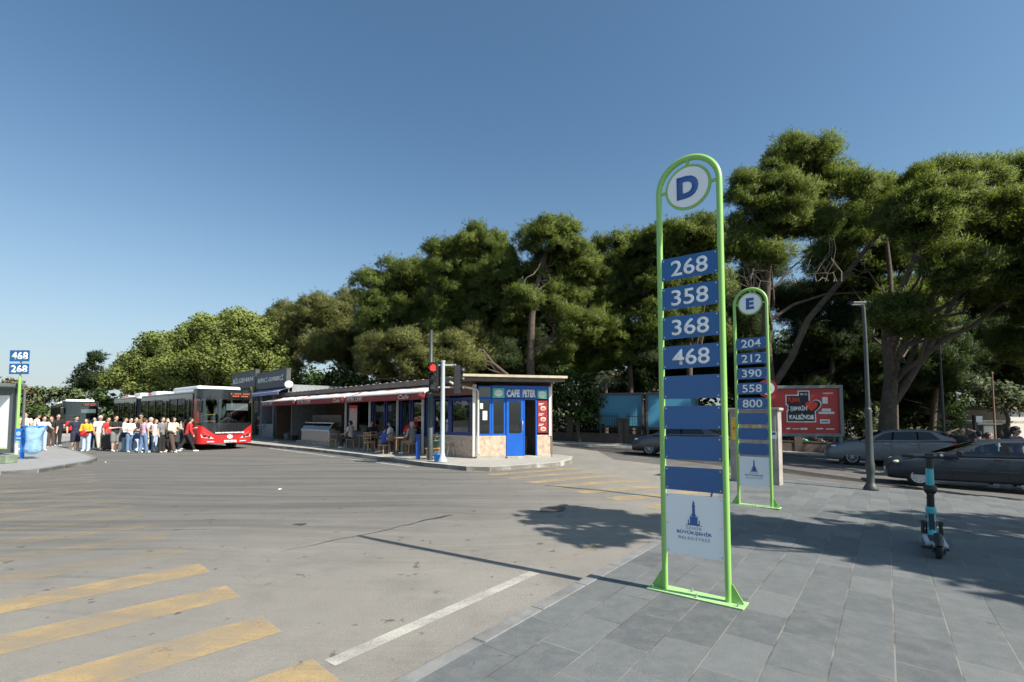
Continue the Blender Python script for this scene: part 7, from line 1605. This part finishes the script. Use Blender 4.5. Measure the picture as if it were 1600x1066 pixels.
# tall pines right of the picture that keep the road and the wagon in shade
def big_shade(label, x, y, h, r, seed):
    rg = np.random.default_rng(seed); o = Vector((x, y, base(x))); t = thing('pine_tree', label, 'tree', o, 0, SH + ', far side'); N = 46; d = unit(rg.normal(size=(N, 3))); pos = np.array([0, 0, h]) + d * np.array([r, r, r * .55]) * rg.uniform(.4, 1, (N, 1)); cl = np.concatenate([pos, np.full((N, 3), r * .30) * rg.uniform(.7, 1.2, (N, 1)) * np.array([1, 1, .7])], 1)
    tr = MB(); tr.tube([(0, 0, -.2), (.2, 0, h * .5), (0, 0, h)], [.4, .33, .15], 10)
    for c in cl[::4]: tr.tube(limb_path(rg, (0, 0, h * rg.uniform(.5, .85)), c[:3]), [.14, .12, .1, .08, .06, .04, .03], 6)
    tr.build('trunk', M_BARK, t); link_mesh(np_mesh('crown', needles(rg, cl, 7, 7, .4, .05), M_PINE), 'crown', t)
big_shade('tall pine beyond the right edge of the picture, near the road', 23.2, 17, 9.5, 3.6, 61)
big_shade('tall pine beyond the right edge of the picture, by the park corner', 31, 19, 10.5, 4.2, 62)
big_shade('tall pine beyond the right edge of the picture, across the road', 27, 8.5, 10.0, 3.6, 63)

# ------------------------------------------------------------------ far buildings, poles and stalls
M_HOUSE = mat('white_house_render', (0.62, 0.60, 0.55), 0.8, var=.1); M_HROOF = mat('house_roof', (0.20, 0.10, 0.07), 0.8, var=.2); M_DWIN = mat('dark_window', (0.03, 0.035, 0.04), 0.2, var=.2)
def house(u0, u1, v0, y, label, ridge=True, wins=((.3, .5), (.6, .8)), zw=(2.2, 3.4)):
    a, b = at(u0, v0, y), at(u1, v0, y); gz = base((a.x + b.x) / 2); hw = (b.x - a.x) / 2; h = a.z - gz; t = thing('house', label, 'house', ((a.x + b.x) / 2, y, gz))
    m = MB(); m.bb((-hw, 0, -.3), (hw, 6, h)); m.build('wall', M_HOUSE, t)
    m = MB(); z = h + .01
    if ridge: m.add([(-hw - .3, -.4, z), (hw + .3, -.4, z), (hw + .3, 6.4, z), (-hw - .3, 6.4, z), (-hw - .3, 3, z + 1.4), (hw + .3, 3, z + 1.4)], [(0, 1, 5, 4), (2, 3, 4, 5), (0, 4, 3), (1, 2, 5), (0, 3, 2, 1)])
    else: m.bb((-hw - .2, -.3, z), (hw + .2, 6.2, z + .2))
    m.build('roof', M_HROOF if ridge else M_ROOF, t)
    for p, q in wins: m = MB(); m.bb((-hw + 2 * hw * p, -.06, h * .55), (-hw + 2 * hw * q, -.01, h * .82)); m.build('window', M_DWIN, t)
    return t
house(1003, 1052, 598, 58, 'white house with small dark windows behind the pines', wins=((.12, .28), (.36, .52), (.66, .85)))
house(915, 962, 590, 62, 'pale house glimpsed behind the palm')
house(1572, 1700, 640, 34, 'white low building with green panels at the right edge', False, wins=())
t = thing('kiosk', 'small park kiosk with white panels behind the olive tree', 'kiosk', at(1548, 650, 31).xy.to_3d() + Vector((0, 0, base(29))))
m = MB(); m.bb((-1.2, 0, -.3), (-1.05, 1.4, 2.1)); m.bb((.9, 0, -.3), (1.05, 1.4, 2.1)); m.bb((-1.05, 1.2, -.3), (.9, 1.35, 2.1)); m.build('wall', M_KWALL, t)
m = MB(); m.bb((-.5, -.04, .1), (.1, 0.02, 2.0)); m.bb((.35, -.04, .0), (1.0, .02, 1.2)); m.build('white_panel', M_WHITE, t)
m = MB(); m.prism([(-1.4, -.7), (1.4, -.7), (1.4, 1.6), (-1.4, 1.6)], 2.15, 2.3); m.build('roof', M_FASC, t)
def pole(u, v0, v1, y, r, label, m_):
    a = at(u, v0, y); gz = base(a.x); o = thing('utility_pole', label, 'pole', (a.x, y, gz)); m = MB(); m.tube([(0, 0, -.1), (0, 0, (a.z - gz) * .5), (0, 0, a.z - gz)], [r, r * .85, r * .6], 10); m.build('shaft', m_, o)
    m = MB(); m.lathe([(r, 0), (r * 1.1, .08), (r * .3, .14)], (0, 0, a.z - gz), 10); m.build('cap', m_, o)
pole(1468, 530, 700, 25.5, .07, 'thin grey pole among the pines right of the lamp', M_LAMP)
pole(1550, 585, 700, 28.5, .06, 'thin brown pole before the olive tree', mat('rusty_pole', (.22, .14, .09), .7))
p = at(1523, 652, 24); gz = base(p.x); o = thing('barrier_post', 'white topped dark post with a white crossbar beside the stone wall', 'barrier', (p.x, p.y, gz))
m = MB(); m.bb((-.08, -.06, 0), (.06, .06, p.z - gz + .1)); m.build('post', M_BLACK, o); m = MB(); m.bb((-.02, -.1, p.z - gz - .25), (.28, -.06, p.z - gz + .05)); m.build('white_sign', M_WHITE, o); m = MB(); m.bb((.06, -.03, p.z - gz - .36), (1.3, .03, p.z - gz - .30)); m.build('crossbar', M_WPOST, o)

# ------------------------------------------------------------------ small litter on the road
rnd = random.Random(9)
for (u, v, lb, col) in ((165, 723, 'small white scrap of paper at the tip of the left pavement', 'w'), (437, 765, 'small white scrap of paper in the middle of the junction', 'w')):
    p = gp(u, v, RD + .006); m = MB(); s = .05; n = 7; pts = [(s * rnd.uniform(.6, 1.2) * math.cos(6.283 * i / n), s * rnd.uniform(.6, 1.2) * math.sin(6.283 * i / n)) for i in range(n)]
    m.add([(0, 0, .03)] + [(x, y, rnd.uniform(0, .02)) for x, y in pts], [(0, 1 + i, 1 + (i + 1) % n) for i in range(n)]); tag(m.build('paper_scrap', M_POST, loc=p), lb, 'litter', 'scraps of litter on the road')
